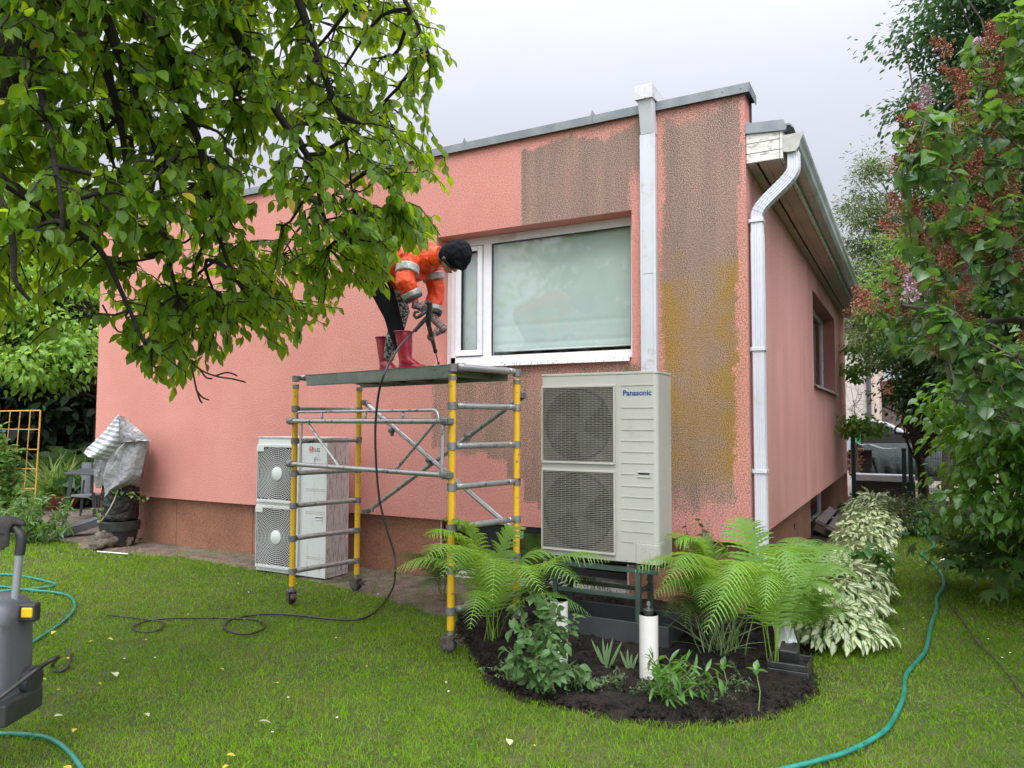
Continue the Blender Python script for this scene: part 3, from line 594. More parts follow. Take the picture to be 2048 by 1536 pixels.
# side guard frame on the near face
gfy = -.045
def gp_(px, py): return onsc(px, py, gfy)
gf = MB(); gf.tube([(-SL+.04, gfy, 1.558), (-.04, gfy, 1.558)], .0195, 12); g_ = gf.build('guard_frame', ALU, tower, smooth=True, auto=40)
b = MB(); b.tube([(-SL+.04, gfy, 1.192), (-.04, gfy, 1.192)], .0195, 12); b.build('bottom_rail', ALU, g_, smooth=True, auto=40)
b = MB(); zt_ = 1.635; pts = [(-SL+.085, gfy, 1.56)]
for k in range(7): a = PI/2*k/6; pts.append((-SL+.085+.055*(1-math.cos(a)), gfy, zt_-.055+.055*math.sin(a)))
for k in range(7): a = PI/2*k/6; pts.append((-.09-.055+.055*math.sin(a), gfy, zt_-.055+.055*math.cos(a)))
pts.append((-.09, gfy, 1.56)); b.tube(pts, .0115, 10); b.build('top_rail', ALU, g_, smooth=True)
for nm, a, c in (('upright', (603, 845), (600, 925)), ('upright', (886, 850), (884, 950)), ('strut', (613, 845), (679, 926)), ('strut', (872, 850), (790, 937))):
    p, q = gp_(*a), gp_(*c); p.z, q.z = 1.556, 1.194; b = MB(); b.tube([p, q], (.0125 if nm == 'upright' else .011), 8); b.build(nm, ALU, g_, smooth=True, auto=40)
for px in (644, 731, 806):
    p = gp_(px, 830); b = MB(); b.tube([(p.x, gfy, 1.635), (p.x, gfy, 1.56)], .009, 8); b.build('spacer', ALU, g_, smooth=True)
for x in (-SL+.01, -.01):
    for z in (1.558, 1.192): b = MB(); b.box((x, gfy+.004, z), (.10, .05, .042)); b.lathe((x, gfy, z), [(.0, -.03), (.03, -.03), (.03, .03), (0, .03)], 12, 'x'); b.build('claw', CAST, g_, bevel=.006)
# platform
PLB = pm('grey_green_aluminium', (.23, .26, .23), (.17, .19, .17), 4, .45, .35, bump=.1, dirt=(.08, .07, .05), dirts=6)
DK = pm('wet_plywood', (.07, .06, .05), (.045, .04, .035), 12, .5, bump=.2)
pl = T('scaffold_platform', 'grey aluminium platform with plywood deck lying on top of the scaffold tower', 'platform', tuple(S0), SA)
b = MB(); b.bb(-SL+.11, -.035, .035, .045, 1.865, 1.955); b.bb(-SL+.11, -.035, .035, .075, 1.945, 1.956); b.bb(-SL+.11, -.035, .035, .075, 1.862, 1.869); b.build('side_beam', PLB, pl)
b = MB(); b.bb(-SL+.11, -.035, .60, .61, 1.865, 1.955); b.bb(-SL+.11, -.035, .57, .61, 1.945, 1.956); b.build('side_beam', PLB, pl)
b = MB(); b.bb(-SL+.112, -.037, .046, .599, 1.925, 1.944); b.build('deck', DK, pl)
for x in (-1.6, -1.25, -.9, -.55, -.22): b = MB(); b.bb(x-.02, x+.02, .046, .599, 1.885, 1.924); b.build('cross_member', PLB, pl)
for x, y in ((-.02, .1), (-.02, .54), (-SL+.05, .1), (-SL+.05, .54)):
    b = MB(); b.tube([(x, y-.03, 1.935), (x, y+.03, 1.935)], .032, 14); b.box(((x-.03) if x > -1 else (x+.03), y, 1.93), (.06, .04, .03)); b.build('hook', CAST, pl, smooth=True, auto=35)

# ================================================================ HEAT PUMPS
def text_mesh(name, s, size, mat, parent, org, right=Vector((1, 0, 0)), up=Vector((0, 0, 1)), width=None, bold=.0, ext=.001, shear=0):
    cu = bpy.data.curves.new(name, 'FONT'); cu.body = s; cu.size = 1.0; cu.offset = bold; cu.shear = shear; cu.extrude = 0; cu.resolution_u = 4
    t = bpy.data.objects.new(name, cu); COL.objects.link(t); dg = bpy.context.evaluated_depsgraph_get(); dg.update()
    me = bpy.data.meshes.new_from_object(t.evaluated_get(dg)); bpy.data.objects.remove(t)
    xs_ = [v.co.x for v in me.vertices]; ys_ = [v.co.y for v in me.vertices]; x0, x1, y0, y1 = min(xs_), max(xs_), min(ys_), max(ys_)
    sx = (width/(x1-x0)) if width else size/(y1-y0); sy = size/(y1-y0)
    off = ORG.get(parent.name, Vector((0, 0, 0)))
    for v in me.vertices: v.co = Vector(org)-off+right*((v.co.x-x0)*sx)+up*((v.co.y-y0)*sy)
    me.materials.clear(); me.materials.append(mat); o = bpy.data.objects.new(name, me); COL.objects.link(o); o.parent = parent; ORG[o.name] = off; return o
PAN = pm('cream_enamel', (.41, .405, .365), (.385, .38, .34), 2, .38, bump=.03, dirt=(.34, .33, .28), dirts=3)
PAN2 = pm('cream_enamel_shade', (.40, .39, .35), (.32, .31, .27), 4, .5)
BLKI = pm('fan_black', (.012, .012, .013), (.02, .02, .02), 6, .5)
px0, px1, py0, pz0, pz1 = -1.301, -.401, -1.134, .5745, 1.9145
hp = T('heat_pump', 'cream outdoor heat pump with slatted square fan grilles raised on a green metal stand', 'heat pump', (px0, py0, pz0), world=True)
def pc(cx, cy, y=py0): p = ony(1050+cx*.29943, 720+cy*.29943, y); return p.x, p.z
rc = .035
cs_ = [(px0, py0+.32), (px0, py0+.012), (px0+.004, py0+.003), (px0+.012, py0)]
def corner(k, n=7): a = PI/2*k/n; return (px1-rc+rc*math.sin(a), py0+rc-rc*math.cos(a))
cs_ += [corner(k) for k in range(8)]+[(px1, py0+.32)]
gx0, _ = pc(117, 400); gx1, _ = pc(606, 400); _, ga1 = pc(600, 165); _, ga0 = pc(600, 700); _, gb1 = pc(600, 740); _, gb0 = pc(600, 1303)
b = MB(); b.prism(cs_, pz0, pz1-.018, 'z'); casing = b.build('casing', PAN, hp, fix=True, bevel=.002)
b = MB(); cap = [(x+(.003 if x > px0+.5 else -.003), y-.003) for x, y in cs_]; b.prism(cap, pz1-.017, pz1, 'z'); b.build('lid', PAN, hp, fix=True, bevel=.002)
xd, _ = pc(617, 600)
b = MB(); b.bb(xd-.0012, xd+.0012, py0-.0012, py0+.001, pz0, pz1-.018); b.build('seam', PAN2, casing)
gm_ = MB(); dz = []
for cy in (168, 318, 392, 467, 541, 615, 690, 762, 845, 918, 998, 1076, 1150, 1215):
    xa = 645; xb = 860
    if cy == 762: xb = 733
    if cy == 1215: xb = 727
    x0_, z0_ = pc(xa, cy); x1_, _ = pc(xb, cy); _, z0_ = pc((xa+xb)/2, cy); dz.append((x0_, x1_, z0_))
gl_ = MB(); 
for x0_, x1_, z_ in dz: gm_.bb(x0_, x1_, py0-.0016, py0+.001, z_-.006, z_-.0015); gl_.bb(x0_, x1_, py0-.004, py0+.001, z_-.0013, z_+.0035)
gm_.build('groove', PAN2, casing); gl_.build('rib', PAN, casing)
hx0, hz1 = pc(750, 745); hx1, hz0 = pc(842, 788)
b = MB(); b.bb(hx0, hx1, py0-.007, py0-.001, hz1-.008, hz1); b.bb(hx0, hx1, py0-.007, py0-.001, hz0, hz0+.008); b.bb(hx0, hx0+.008, py0-.007, py0-.001, hz0+.008, hz1-.008); b.bb(hx1-.008, hx1, py0-.007, py0-.001, hz0+.008, hz1-.008); h_ = b.build('handle', PAN, hp, bevel=.002)
b = MB(); b.bb(hx0+.008, hx1-.008, py0-.0015, py0-.0005, hz0+.02, hz1-.009); b.build('recess', BLKI, h_)
ax0, az1 = pc(742, 1218); 
b = MB(); acp = [(ax0, py0-.004), (px1-rc, py0-.004)]+[(px1-rc+(rc+.004)*math.sin(PI/2*k/6), py0+rc-(rc+.004)*math.cos(PI/2*k/6)) for k in range(1, 7)]+[(px1+.004, py0+.12), (px1-.02, py0+.12), (px1-.02, py0+.02), (ax0, py0+.02)]
b.prism(acp, pz0-.004, az1-.006, 'z'); ac_ = b.build('access_cover', PAN, hp, fix=True, bevel=.004)
b = MB(); b.prism([(x, y+.002) for x, y in acp], az1-.0062, az1-.001, 'z'); 
b.bb(ax0-.0035, ax0-.0002, py0-.0015, py0, pz0+.01, az1); b.build('shadow_gap', PAN2, casing, fix=True)
b = MB(); cx_, cz_ = pc(795, 1268); 
for R__ in (.0155,): 
    b.tube([(cx_+R__*math.cos(a/16*2*PI), py0-.0045, cz_+R__*math.sin(a/16*2*PI)) for a in range(17)], .0012, 5, caps=False)
xq0, zq1 = pc(832, 1258); xq1, zq0 = pc(885, 1352); b.tube([(xq0, py0-.0045, zq0), (xq0, py0-.0045, zq1-.01), (xq0+.01, py0-.0045, zq1), (xq1-.01, py0-.0045, zq1), (xq1, py0-.0045, zq1-.01), (xq1, py0-.0045, zq0)], .0012, 5)
b.build('pressed_outline', PAN2, ac_)
b = MB()
for cx, cy in ((140, 105), (567, 95), (632, 92), (751, 90), (677, 1337), (793, 1347), (140, 1278)):
    x_, z_ = pc(cx, cy); b.lathe((x_, py0-.004, z_), [(.0045, .0), (.004, -.003), (0, -.004)], 8, 'y')
b.build('screws', pm('screw_steel', (.3, .3, .3), None, 5, .3, .8, bump=0), casing)
BLUE = pm('blue_lettering', (.008, .035, .22), None, 5, .4, bump=0)
tx0, tz1 = pc(655, 202); tx1, tz0 = pc(845, 236)
text_mesh('lettering', 'Panasonic', tz1-tz0, BLUE, casing, (tx0, py0-.0015, tz0), width=tx1-tx0, bold=.028)
SLT = pm('dusty_slat', (.27, .26, .22), (.2, .19, .16), 9, .5, bump=0)
def grille(root, gx0, gx1, z0, z1, y, mat, dmat, n=42):
    b = MB(); t = .016; b.bb(gx0, gx1, y-.022, y-.0005, z1-t, z1); b.bb(gx0, gx1, y-.022, y-.0005, z0, z0+t); b.bb(gx1-t*.8, gx1, y-.022, y-.0005, z0+t, z1-t); b.bb(gx0, gx0+t*.6, y-.022, y-.0005, z0+t, z1-t)
    fg = b.build('fan_grille', mat, root, bevel=.003)
    b = MB(); X0, X1, Z0, Z1 = gx0+t*.6, gx1-t*.8, z0+t, z1-t; st = (Z1-Z0)/n
    for k in range(n): z = Z0+st*(k+.5); b.bb(X0, X1, y-.020, y-.0172, z-.0017, z+.0017)
    b.build('slats', SLT, fg)
    b = MB(); m = 9
    for k in range(n):
        for j in range(m):
            x = X0+(X1-X0)*(j+.5+(.5 if k % 2 else 0))/m
            if x < X1-.005: b.bb(x-.0009, x+.0009, y-.0195, y-.0178, Z0+st*(k+.5)+.0017, Z0+st*(k+1.5)-.0017 if k < n-1 else Z1)
    b.build('stays', SLT, fg)
    # shroud plate with round mouth
    cx, cz, r = (X0+X1)/2, (Z0+Z1)/2, min(X1-X0, Z1-Z0)*.495; b = MB(); N = 48; yy = y-.0035
    for k in range(N):
        a0, a1 = 2*PI*k/N, 2*PI*(k+1)/N
        def sq(a): c, s = math.cos(a), math.sin(a); m_ = max(abs(c)/((X1-X0)/2), abs(s)/((Z1-Z0)/2)); return (cx+c/m_, yy, cz+s/m_)
        b.quad((cx+r*math.cos(a0), yy, cz+r*math.sin(a0)), (cx+r*math.cos(a1), yy, cz+r*math.sin(a1)), sq(a1), sq(a0))
    b.build('shroud', dmat, fg)
    b = MB(); b.lathe((cx, y-.0008, cz), [(r*1.01, 0), (r*1.0, -.001), (0, -.001)], 48, 'y'); b.build('fan_mouth', BLKI, fg)
    b = MB()
    for k in range(3):
        a = 2*PI*k/3+.4; pts = []
        for i in range(7):
            for j in range(3): pass
        b.grid(lambda u, v: (cx+(.05+u*(r-.07))*math.cos(a+v*.9+u*.3), y-.006+.004*v, cz+(.05+u*(r-.07))*math.sin(a+v*.9+u*.3)), 6, 5)
    b.lathe((cx, y-.008, cz), [(.06, .003), (.058, -.002), (0, -.003)], 20, 'y'); b.build('fan_blades', pm('fan_grey', (.05, .05, .052), None, 5, .4), fg)
SHR = pm('shroud_beige', (.10, .092, .075), (.07, .065, .055), 8, .6)
grille(hp, gx0, gx1, ga0, ga1, py0, PAN, SHR); grille(hp, gx0, gx1, gb0, gb1, py0, PAN, SHR)
# stand
stn = T('heat_pump_stand', 'dark green metal frame stand carrying the cream heat pump over the flower bed', 'stand', (-.85, -1.0, 0), world=True)
GRN = pm('green_painted_steel', (.05, .085, .07), (.035, .06, .05), 6, .4, bump=.05)
for x, y in ((-1.20, -1.10), (-1.20, -.83), (-.56, -1.10), (-.56, -.83)): b = MB(); b.bb(x-.018, x+.018, y-.018, y+.018, -.03, .50); b.build('leg', GRN, stn, bevel=.003)
for y in (-1.10, -.83):
    b = MB(); b.bb(-1.18, -.58, y-.012, y+.012, .315, .345); b.build('rail', GRN, stn, bevel=.003)
    b = MB(); b.bb(-1.30, -.42, y-.02, y+.02, .50, .535); b.build('rail', GRN, stn, bevel=.003)
for x in (-1.20, -.56): b = MB(); b.bb(x-.012, x+.012, -1.08, -.85, .355, .38); b.build('rail', GRN, stn, bevel=.003)
for x in (-1.18, -.56):
    for y in (-1.10, -.83): b = MB(); b.lathe((x, y, .535), [(.02, 0), (.03, .004), (.026, .03), (.018, .038)], 14); b.build('rubber_mount', BLK, stn, smooth=True, auto=40)
b = MB(); b.bb(-1.27, -.33, -1.16, -.74, .0, .012); b.bb(-1.27, -.33, -1.16, -1.145, .012, .17); b.bb(-1.27, -.33, -.755, -.74, .012, .17); b.bb(-1.27, -1.255, -1.145, -.755, .012, .17); b.bb(-.345, -.33, -1.145, -.755, .012, .17)
tag(b.build('drip_tray', pm('dark_grey_tray', (.05, .055, .06), (.035, .04, .045), 4, .4, bump=.05), bevel=.004), 'long dark grey metal tray lying on the soil under the cream heat pump', 'tray')
# white pvc stubs
PVC = pm('white_pvc_pipe', (.64, .62, .60), (.58, .56, .53), 3, .3, bump=.03, dirt=(.35, .24, .17), dirts=4)
def pvc(x, y, h, lab, capo):
    t = T('ground_pipe', lab, 'pipe', (x, y, 0), world=True); b = MB(); b.tube([(x, y, -.05), (x, y, h)], .057, 28, caps=False); b.tube([(x, y, h), (x, y, h-.2)], .053, 28, caps=False)
    b.lathe((x, y, h), [(.053, 0), (.057, 0)], 28); b.build('pipe', PVC, t, smooth=True, auto=40)
    b = MB(); b.lathe((x, y, h-.006), [(.053, 0), (0, .0)], 24); b.build('foam', pm('brown_foam', (.16, .09, .05), (.1, .06, .03), 20, .9), t)
    if capo:
        b = MB(); b.lathe((x, y, h-.005), [(.032, 0), (.032, .03), (.026, .035), (0, .035)], 16); c_ = b.build('plug', BLK, t, smooth=True, auto=40); b = MB(); b.tube([(x, y, h+.03), (x, y, h+.075)], .007, 8); b.lathe((x, y, h+.06), [(.012, -.008), (.012, .008)], 6); b.build('bolt', CAST, c_)
pvc(-.275, -1.75, .397, 'white plastic pipe stub with a black rubber plug, standing free in the dark soil', True)
pvc(-.87, -1.75, .411, 'white plastic pipe stub half hidden behind the tall leafy weed', False)
# second unit
lx0, lx1, ly0, lz0, lz1 = -4.868, -3.918, -.5965, .02, 1.40
LGW = NM('grey_white_enamel'); LGW.base(LGW.mix(LGW.noise(1, 7, .75, vec=LGW.scaled((26, 26, 3)), lo=.56, hi=.66), LGW.mix(LGW.noise(3, 4), (.57, .585, .57), (.52, .535, .52)), (.33, .29, .27)), .4); LGW = LGW.mat
LGS = NM('grimy_side_enamel'); c_ = LGS.mix(LGS.noise(1, 7, .75, vec=LGS.scaled((40, 40, 6)), lo=.5, hi=.58), (.50, .45, .44), (.27, .22, .2)); LGS.base(LGS.mix(LGS.noise(30, 6, .8, lo=.66, hi=.68), c_, (.05, .04, .04)), .5); LGS = LGS.mat
lg = T('heat_pump', 'dirty white outdoor heat pump with round ring fan grilles on the ground behind the scaffold', 'heat pump', (lx0, ly0, 0), world=True)
b = MB(); b.bb(lx0, lx1-.003, ly0, ly0+.33, lz0, lz1-.02); b.build('casing', LGW, lg, bevel=.004)
b = MB(); b.bb(lx1-.0025, lx1+.001, ly0+.004, ly0+.327, lz0+.003, lz1-.021); sp_ = b.build('side_panel', LGS, lg)
b = MB()
for y0_, y1_, z0_, z1_ in ((.02, .15, .04, .12), (.17, .22, .05, .12), (.23, .31, .05, .2)):
    b.tube([(lx1+.002, ly0+y0_, lz0+z0_), (lx1+.002, ly0+y0_, lz0+z1_), (lx1+.002, ly0+y1_, lz0+z1_), (lx1+.002, ly0+y1_, lz0+z0_), (lx1+.002, ly0+y0_, lz0+z0_)], .002, 5)
b.build('pressed_outline', pm('grime_line', (.12, .1, .09), None, 5, .6), sp_)
b = MB(); b.bb(lx0-.004, lx1+.004, ly0-.005, ly0+.334, lz1-.019, lz1); b.build('lid', pm('dirty_lid', (.5, .47, .44), (.4, .36, .33), 8, .5, dirt=(.2, .17, .14), dirts=12), lg, bevel=.003)
b = MB(); b.bb(lx0+.05, lx0+.25, ly0+.03, ly0+.3, -.02, lz0); b.bb(lx1-.25, lx1-.05, ly0+.03, ly0+.3, -.02, lz0); b.build('foot', BLK, lg)
fx0, fx1 = lx0+.015, lx0+.585; xm = (fx0+fx1)/2
LGR = pm('grey_ring', (.56, .57, .56), (.5, .51, .5), 4, .5, bump=0)
LGB = pm('pale_hub', (.62, .64, .62), (.58, .6, .58), 4, .4, bump=.02)
for z0_, z1_ in ((lz0+.035, lz0+.675), (lz0+.70, lz0+1.30)):
    b = MB(); fz0, fz1 = z0_+.035, z1_-.03; t = .02
    b.bb(fx0, fx1+.02, ly0-.03, ly0-.001, fz1, fz1+.03); b.bb(fx0, fx1+.02, ly0-.03, ly0-.001, fz0-.03, fz0); b.bb(fx1, fx1+.02, ly0-.03, ly0-.001, fz0, fz1); b.bb(fx0, fx0+.008, ly0-.03, ly0-.001, fz0, fz1)
    fg = b.build('fan_grille', LGW, lg, bevel=.004)
    b = MB(); b.bb(fx0+.008, fx1, ly0-.0045, ly0-.0015, fz0, fz1); b.build('fan_mouth', BLKI, fg)
    cz = (fz0+fz1)/2; b = MB(); r = .085
    while r < .40:
        N = 56; prev = None
        for k in range(N+1):
            a = 2*PI*k/N; q = (xm+r*math.cos(a), cz+r*math.sin(a)); ok = fx0+.008 < q[0] < fx1 and fz0 < q[1] < fz1
            if ok and prev is not None:
                r2 = r+.0062; a0 = 2*PI*(k-1)/N
                b.quad((xm+r*math.cos(a0), ly0-.024, cz+r*math.sin(a0)), (xm+r*math.cos(a), ly0-.024, cz+r*math.sin(a)), (xm+r2*math.cos(a), ly0-.024, cz+r2*math.sin(a)), (xm+r2*math.cos(a0), ly0-.024, cz+r2*math.sin(a0)))
                b.quad((xm+r*math.cos(a0), ly0-.024, cz+r*math.sin(a0)), (xm+r*math.cos(a), ly0-.024, cz+r*math.sin(a)), (xm+r*math.cos(a), ly0-.021, cz+r*math.sin(a)), (xm+r*math.cos(a0), ly0-.021, cz+r*math.sin(a0)))
            prev = q if ok else None
        r += .0195
    b.build('rings', LGR, fg)
    b = MB()
    for k in range(44):
        a = 2*PI*k/44; pts = []
        for r in np.linspace(.07, .40, 12):
            q = (xm+r*math.cos(a+.5*r), cz+r*math.sin(a+.5*r))
            if fx0+.006 < q[0] < fx1+.002 and fz0-.002 < q[1] < fz1+.002: pts.append(q)
            else: break
        for (x_0, z_0), (x_1, z_1) in zip(pts[:-1], pts[1:]):
            d = Vector((z_1-z_0, 0, -(x_1-x_0))).normalized()*.0014; A_, B_ = Vector((x_0, ly0-.017, z_0)), Vector((x_1, ly0-.017, z_1)); b.quad(A_-d, B_-d, B_+d, A_+d)
    b.build('spokes', LGR, fg)
    b = MB(); b.lathe((xm, ly0-.022, cz), [(.072, .004), (.072, -.006), (.066, -.01), (0, -.012)], 28, 'y'); b.build('hub', LGB, fg, smooth=True, auto=40)
    b = MB(); b.bb(fx0-.004, fx0+.10, ly0-.034, ly0-.0305, fz1-.045, fz1+.012); b.build('latch_plate', LGW, fg, bevel=.003)
def lc(cx, cy): p = ony(490+cx*.21478, 850+cy*.21478, ly0); return p.x, p.z
b = MB()
for ya, yb_ in ((590, 605), (800, 815), (1220, 1240)):
    x_a, z_ = lc(565, ya); x_b, _ = lc(742, yb_); b.bb(x_a, x_b, ly0-.002, ly0+.001, z_-.004, z_); b.bb(x_a, x_b, ly0-.002, ly0+.001, z_-.022, z_-.018)
b.build('pressed_lines', PAN2, lg)
hx0, hz1 = lc(652, 845); hx1, hz0 = lc(724, 890)
b = MB(); b.bb(hx0, hx1, ly0-.006, ly0-.0005, hz1-.012, hz1); b.bb(hx0, hx1, ly0-.006, ly0-.0005, hz0, hz0+.01); b.bb(hx0, hx0+.008, ly0-.006, ly0-.0005, hz0+.01, hz1-.012); b.bb(hx1-.008, hx1, ly0-.006, ly0-.0005, hz0+.01, hz1-.012); h_ = b.build('handle', LGW, lg, bevel=.002)
b = MB(); b.bb(hx0+.008, hx1-.008, ly0-.0015, ly0-.0006, hz0+.02, hz1-.013); b.build('recess', BLKI, h_)
DGR = pm('dark_grey_print', (.06, .06, .065), None, 5, .5, bump=0); RED = pm('crimson_badge', (.45, .012, .06), None, 5, .35, bump=0)
tx0, tz1 = lc(650, 214); tx1, tz0 = lc(697, 250); text_mesh('lettering', 'LG', tz1-tz0, DGR, lg, (tx0, ly0-.0015, tz0), width=tx1-tx0, bold=.02)
rx, rz = lc(618, 227); rr = lc(640, 227)[0]-rx
b = MB(); b.lathe((rx, ly0-.001, rz), [(rr, 0), (rr, -.0015), (0, -.0015)], 24, 'y'); bd = b.build('badge', RED, lg)
b = MB(); b.tube([(rx+rr*.72*math.cos(a), ly0-.003, rz+rr*.72*math.sin(a)) for a in np.linspace(0, -5.0, 20)]+[(rx+rr*.25, ly0-.003, rz)], rr*.07, 5); b.tube([(rx-rr*.05, ly0-.003, rz+rr*.4), (rx-rr*.05, ly0-.003, rz-rr*.4), (rx+rr*.28, ly0-.003, rz-rr*.4)], rr*.06, 5); b.lathe((rx-rr*.35, ly0-.0028, rz+rr*.33), [(rr*.12, 0), (rr*.12, -.001), (0, -.001)], 8, 'y')
b.build('badge_mark', pm('white_mark', (.8, .8, .8), None, 5, .4, bump=0), bd)
tx0, tz1 = lc(650, 316); tx1, tz0 = lc(707, 330); text_mesh('lettering', 'inverter', tz1-tz0, DGR, lg, (tx0, ly0-.0015, tz0), width=tx1-tx0, bold=.01, shear=.3)
ax_, az_ = lc(662, 322); b = MB(); b.tube([(ax_+.02*math.cos(a), ly0-.002, az_+.026*math.sin(a)) for a in np.linspace(.6, 4.6, 16)], .0022, 5); b.build('blue_arc', pm('cyan_print', (.03, .25, .42), None, 5, .4, bump=0), lg)
# ================================================================ PERSON ON THE PLATFORM
CLD = bpy.data.textures.new('folds', 'CLOUDS'); CLD.noise_scale = .11; CLD.noise_depth = 2
CLD2 = bpy.data.textures.new('small_folds', 'CLOUDS'); CLD2.noise_scale = .05; CLD2.noise_depth = 1
CRS = bpy.data.textures.new('creases', 'MARBLE'); CRS.noise_scale = .07; CRS.turbulence = 7
def fuse(o, vox=.008, sm=4, disp=0, tex=None):
    r = o.modifiers.new('fuse', 'REMESH'); r.mode = 'VOXEL'; r.voxel_size = vox; r.use_smooth_shade = True
    if sm: s = o.modifiers.new('smooth', 'SMOOTH'); s.iterations = sm; s.factor = .5
    if disp: d = o.modifiers.new('folds', 'DISPLACE'); d.texture = tex or CLD; d.strength = disp; d.mid_level = .5; d.texture_coords = 'LOCAL'
    return o
def ball(b, c, r, n=14, sc=(1, 1, 1), M=None):
    prof = [(math.sin(PI*k/n), -math.cos(PI*k/n)) for k in range(n+1)]; i0 = len(b.v); c = Vector(c)
    for q, h in prof:
        for a in range(n):
            an = 2*PI*a/n; p = Vector((q*math.cos(an)*r*sc[0], q*math.sin(an)*r*sc[1], h*r*sc[2]))
            if M is not None: p = M @ p
            b.v.append(tuple(c+p))
    for j in range(n):
        for a in range(n): b.f.append((i0+j*n+a, i0+j*n+(a+1) % n, i0+(j+1)*n+(a+1) % n, i0+(j+1)*n+a)); b.m.append(b.cm)
    return b
def J(px, py, y): return ony(px, py, y)
FZ = 1.957
person = T('person', 'person in orange hi-vis jacket, black cap and red rubber boots bending over the platform', 'person', (-2.85, -1.12, FZ), world=True)
hipC = J(768, 552, -1.12); shC = J(846, 512, -1.12)
hipN, hipF = hipC+Vector((0, -.10, -.02)), hipC+Vector((0, .10, -.02))
shN, shF = J(818, 516, -1.29), J(862, 532, -.95)
kneeN, kneeF = J(783, 628, -1.25), J(803, 622, -1.02)
ankN = J(812, 716, -1.25); ankF = J(772, 716, -1.02); ankN.z = ankF.z = FZ+.09
elN = J(812, 566, -1.36); wrN = J(832, 606, -1.30); elF = J(872, 582, -.92); wrF = J(866, 634, -.98)
neck = J(876, 512, -1.12); head = J(908, 514, -1.12)
SKIN = pm('skin', (.50, .28, .2), (.44, .23, .17), 20, .5, bump=.05)
b = MB()
b.tube([hipC+Vector((-.03, 0, -.03)), hipC.lerp(shC, .5)+Vector((0, 0, -.02)), shC], [(.12, .15), (.115, .14), (.11, .16)], 16); ball(b, hipC, .14, sc=(1, 1.1, 1))
b.tube([shC, neck, head], [.07, .052, .055], 12); ball(b, shC, .115, sc=(1, 1.4, 1))
# head: cranium, jaw, nose, brow, ears, turned face down
HM = Matrix.Rotation(R_(72), 3, 'Y')      # head pitched forward: its local +x (face) points down
def hp_(q): return head + HM @ Vector(q)
ball(b, hp_((0, 0, .02)), .098, sc=(1.0, .80, 1.12), M=HM); ball(b, hp_((.035, 0, -.06)), .062, sc=(1, .85, 1), M=HM)
b.tube([hp_((.085, 0, .01)), hp_((.118, 0, -.035))], [.012, .018], 8); ball(b, hp_((.075, 0, -.085)), .03, M=HM); ball(b, hp_((.09, 0, .02)), .02, sc=(.6, 2.4, .6), M=HM)
for s in (-1, 1): ball(b, hp_((-.005, s*.085, -.03)), .020, 8, sc=(1, .4, 1.4), M=HM)
b.tube([hipN, hipN.lerp(kneeN, .5), kneeN, kneeN.lerp(ankN, .35), ankN], [.095, .08, .058, .058, .04], 14)
b.tube([hipF, hipF.lerp(kneeF, .5), kneeF, kneeF.lerp(ankF, .35), ankF], [.095, .08, .058, .058, .04], 14)
for a_, e_, w_ in ((shN, elN, wrN), (shF, elF, wrF)): b.tube([shC.lerp(a_, .5), a_, e_, w_], [.06, .055, .042, .03], 12)
body = fuse(b.build('body', SKIN, person), .009, 3)
# lips / eyes as small marks on the lowered face
b = MB(); 
for s in (-1, 1): ball(b, hp_((.094, s*.033, -.002)), .011, 8)
b.build('eyes', pm('eye_dark', (.03, .02, .02), None, 5, .2, bump=0), body, smooth=True)
b = MB(); b.tube([hp_((.100, -.025, -.072)), hp_((.107, 0, -.07)), hp_((.100, .025, -.072))], .007, 8); b.build('mouth', pm('lips', (.38, .12, .1), None, 5, .4, bump=0), body, smooth=True)
# leggings
LEG = pm('black_leggings', (.006, .006, .007), (.010, .010, .011), 9, .9, bump=.1, spec=.12)
PAT = NM('patterned_leggings'); v_ = PAT.noise(55, 3, .6, lo=.49, hi=.53); PAT.base(PAT.mix(v_, (.03, .03, .035), (.42, .42, .42)), .8); PAT = PAT.mat
def shell(name, pts, rad, mat, vox=.008, disp=.01, balls=(), sm=3, tex=None, n=14):
    b = MB(); b.tube(pts, rad, n)
    for c, r, s in balls: ball(b, c, r, sc=s)
    return fuse(b.build(name, mat, person), vox, sm, disp, tex)
lg1 = shell('legging', [hipN+Vector((-.01, 0, .02)), hipN.lerp(kneeN, .5), kneeN, kneeN.lerp(ankN, .4), kneeN.lerp(ankN, .75)], [.112, .094, .072, .068, .055], LEG, .008, .012)
lg1.name = 'leg_sleeve'
lg2 = shell('leg_sleeve', [hipF+Vector((-.01, 0, .02)), hipF.lerp(kneeF, .5), kneeF, kneeF.lerp(ankF, .5), kneeF.lerp(ankF, .9)], [.11, .09, .072, .068, .05], PAT, .008, .012); tag(lg2, 'black and white patterned legging')
tag(lg1, 'plain black legging')
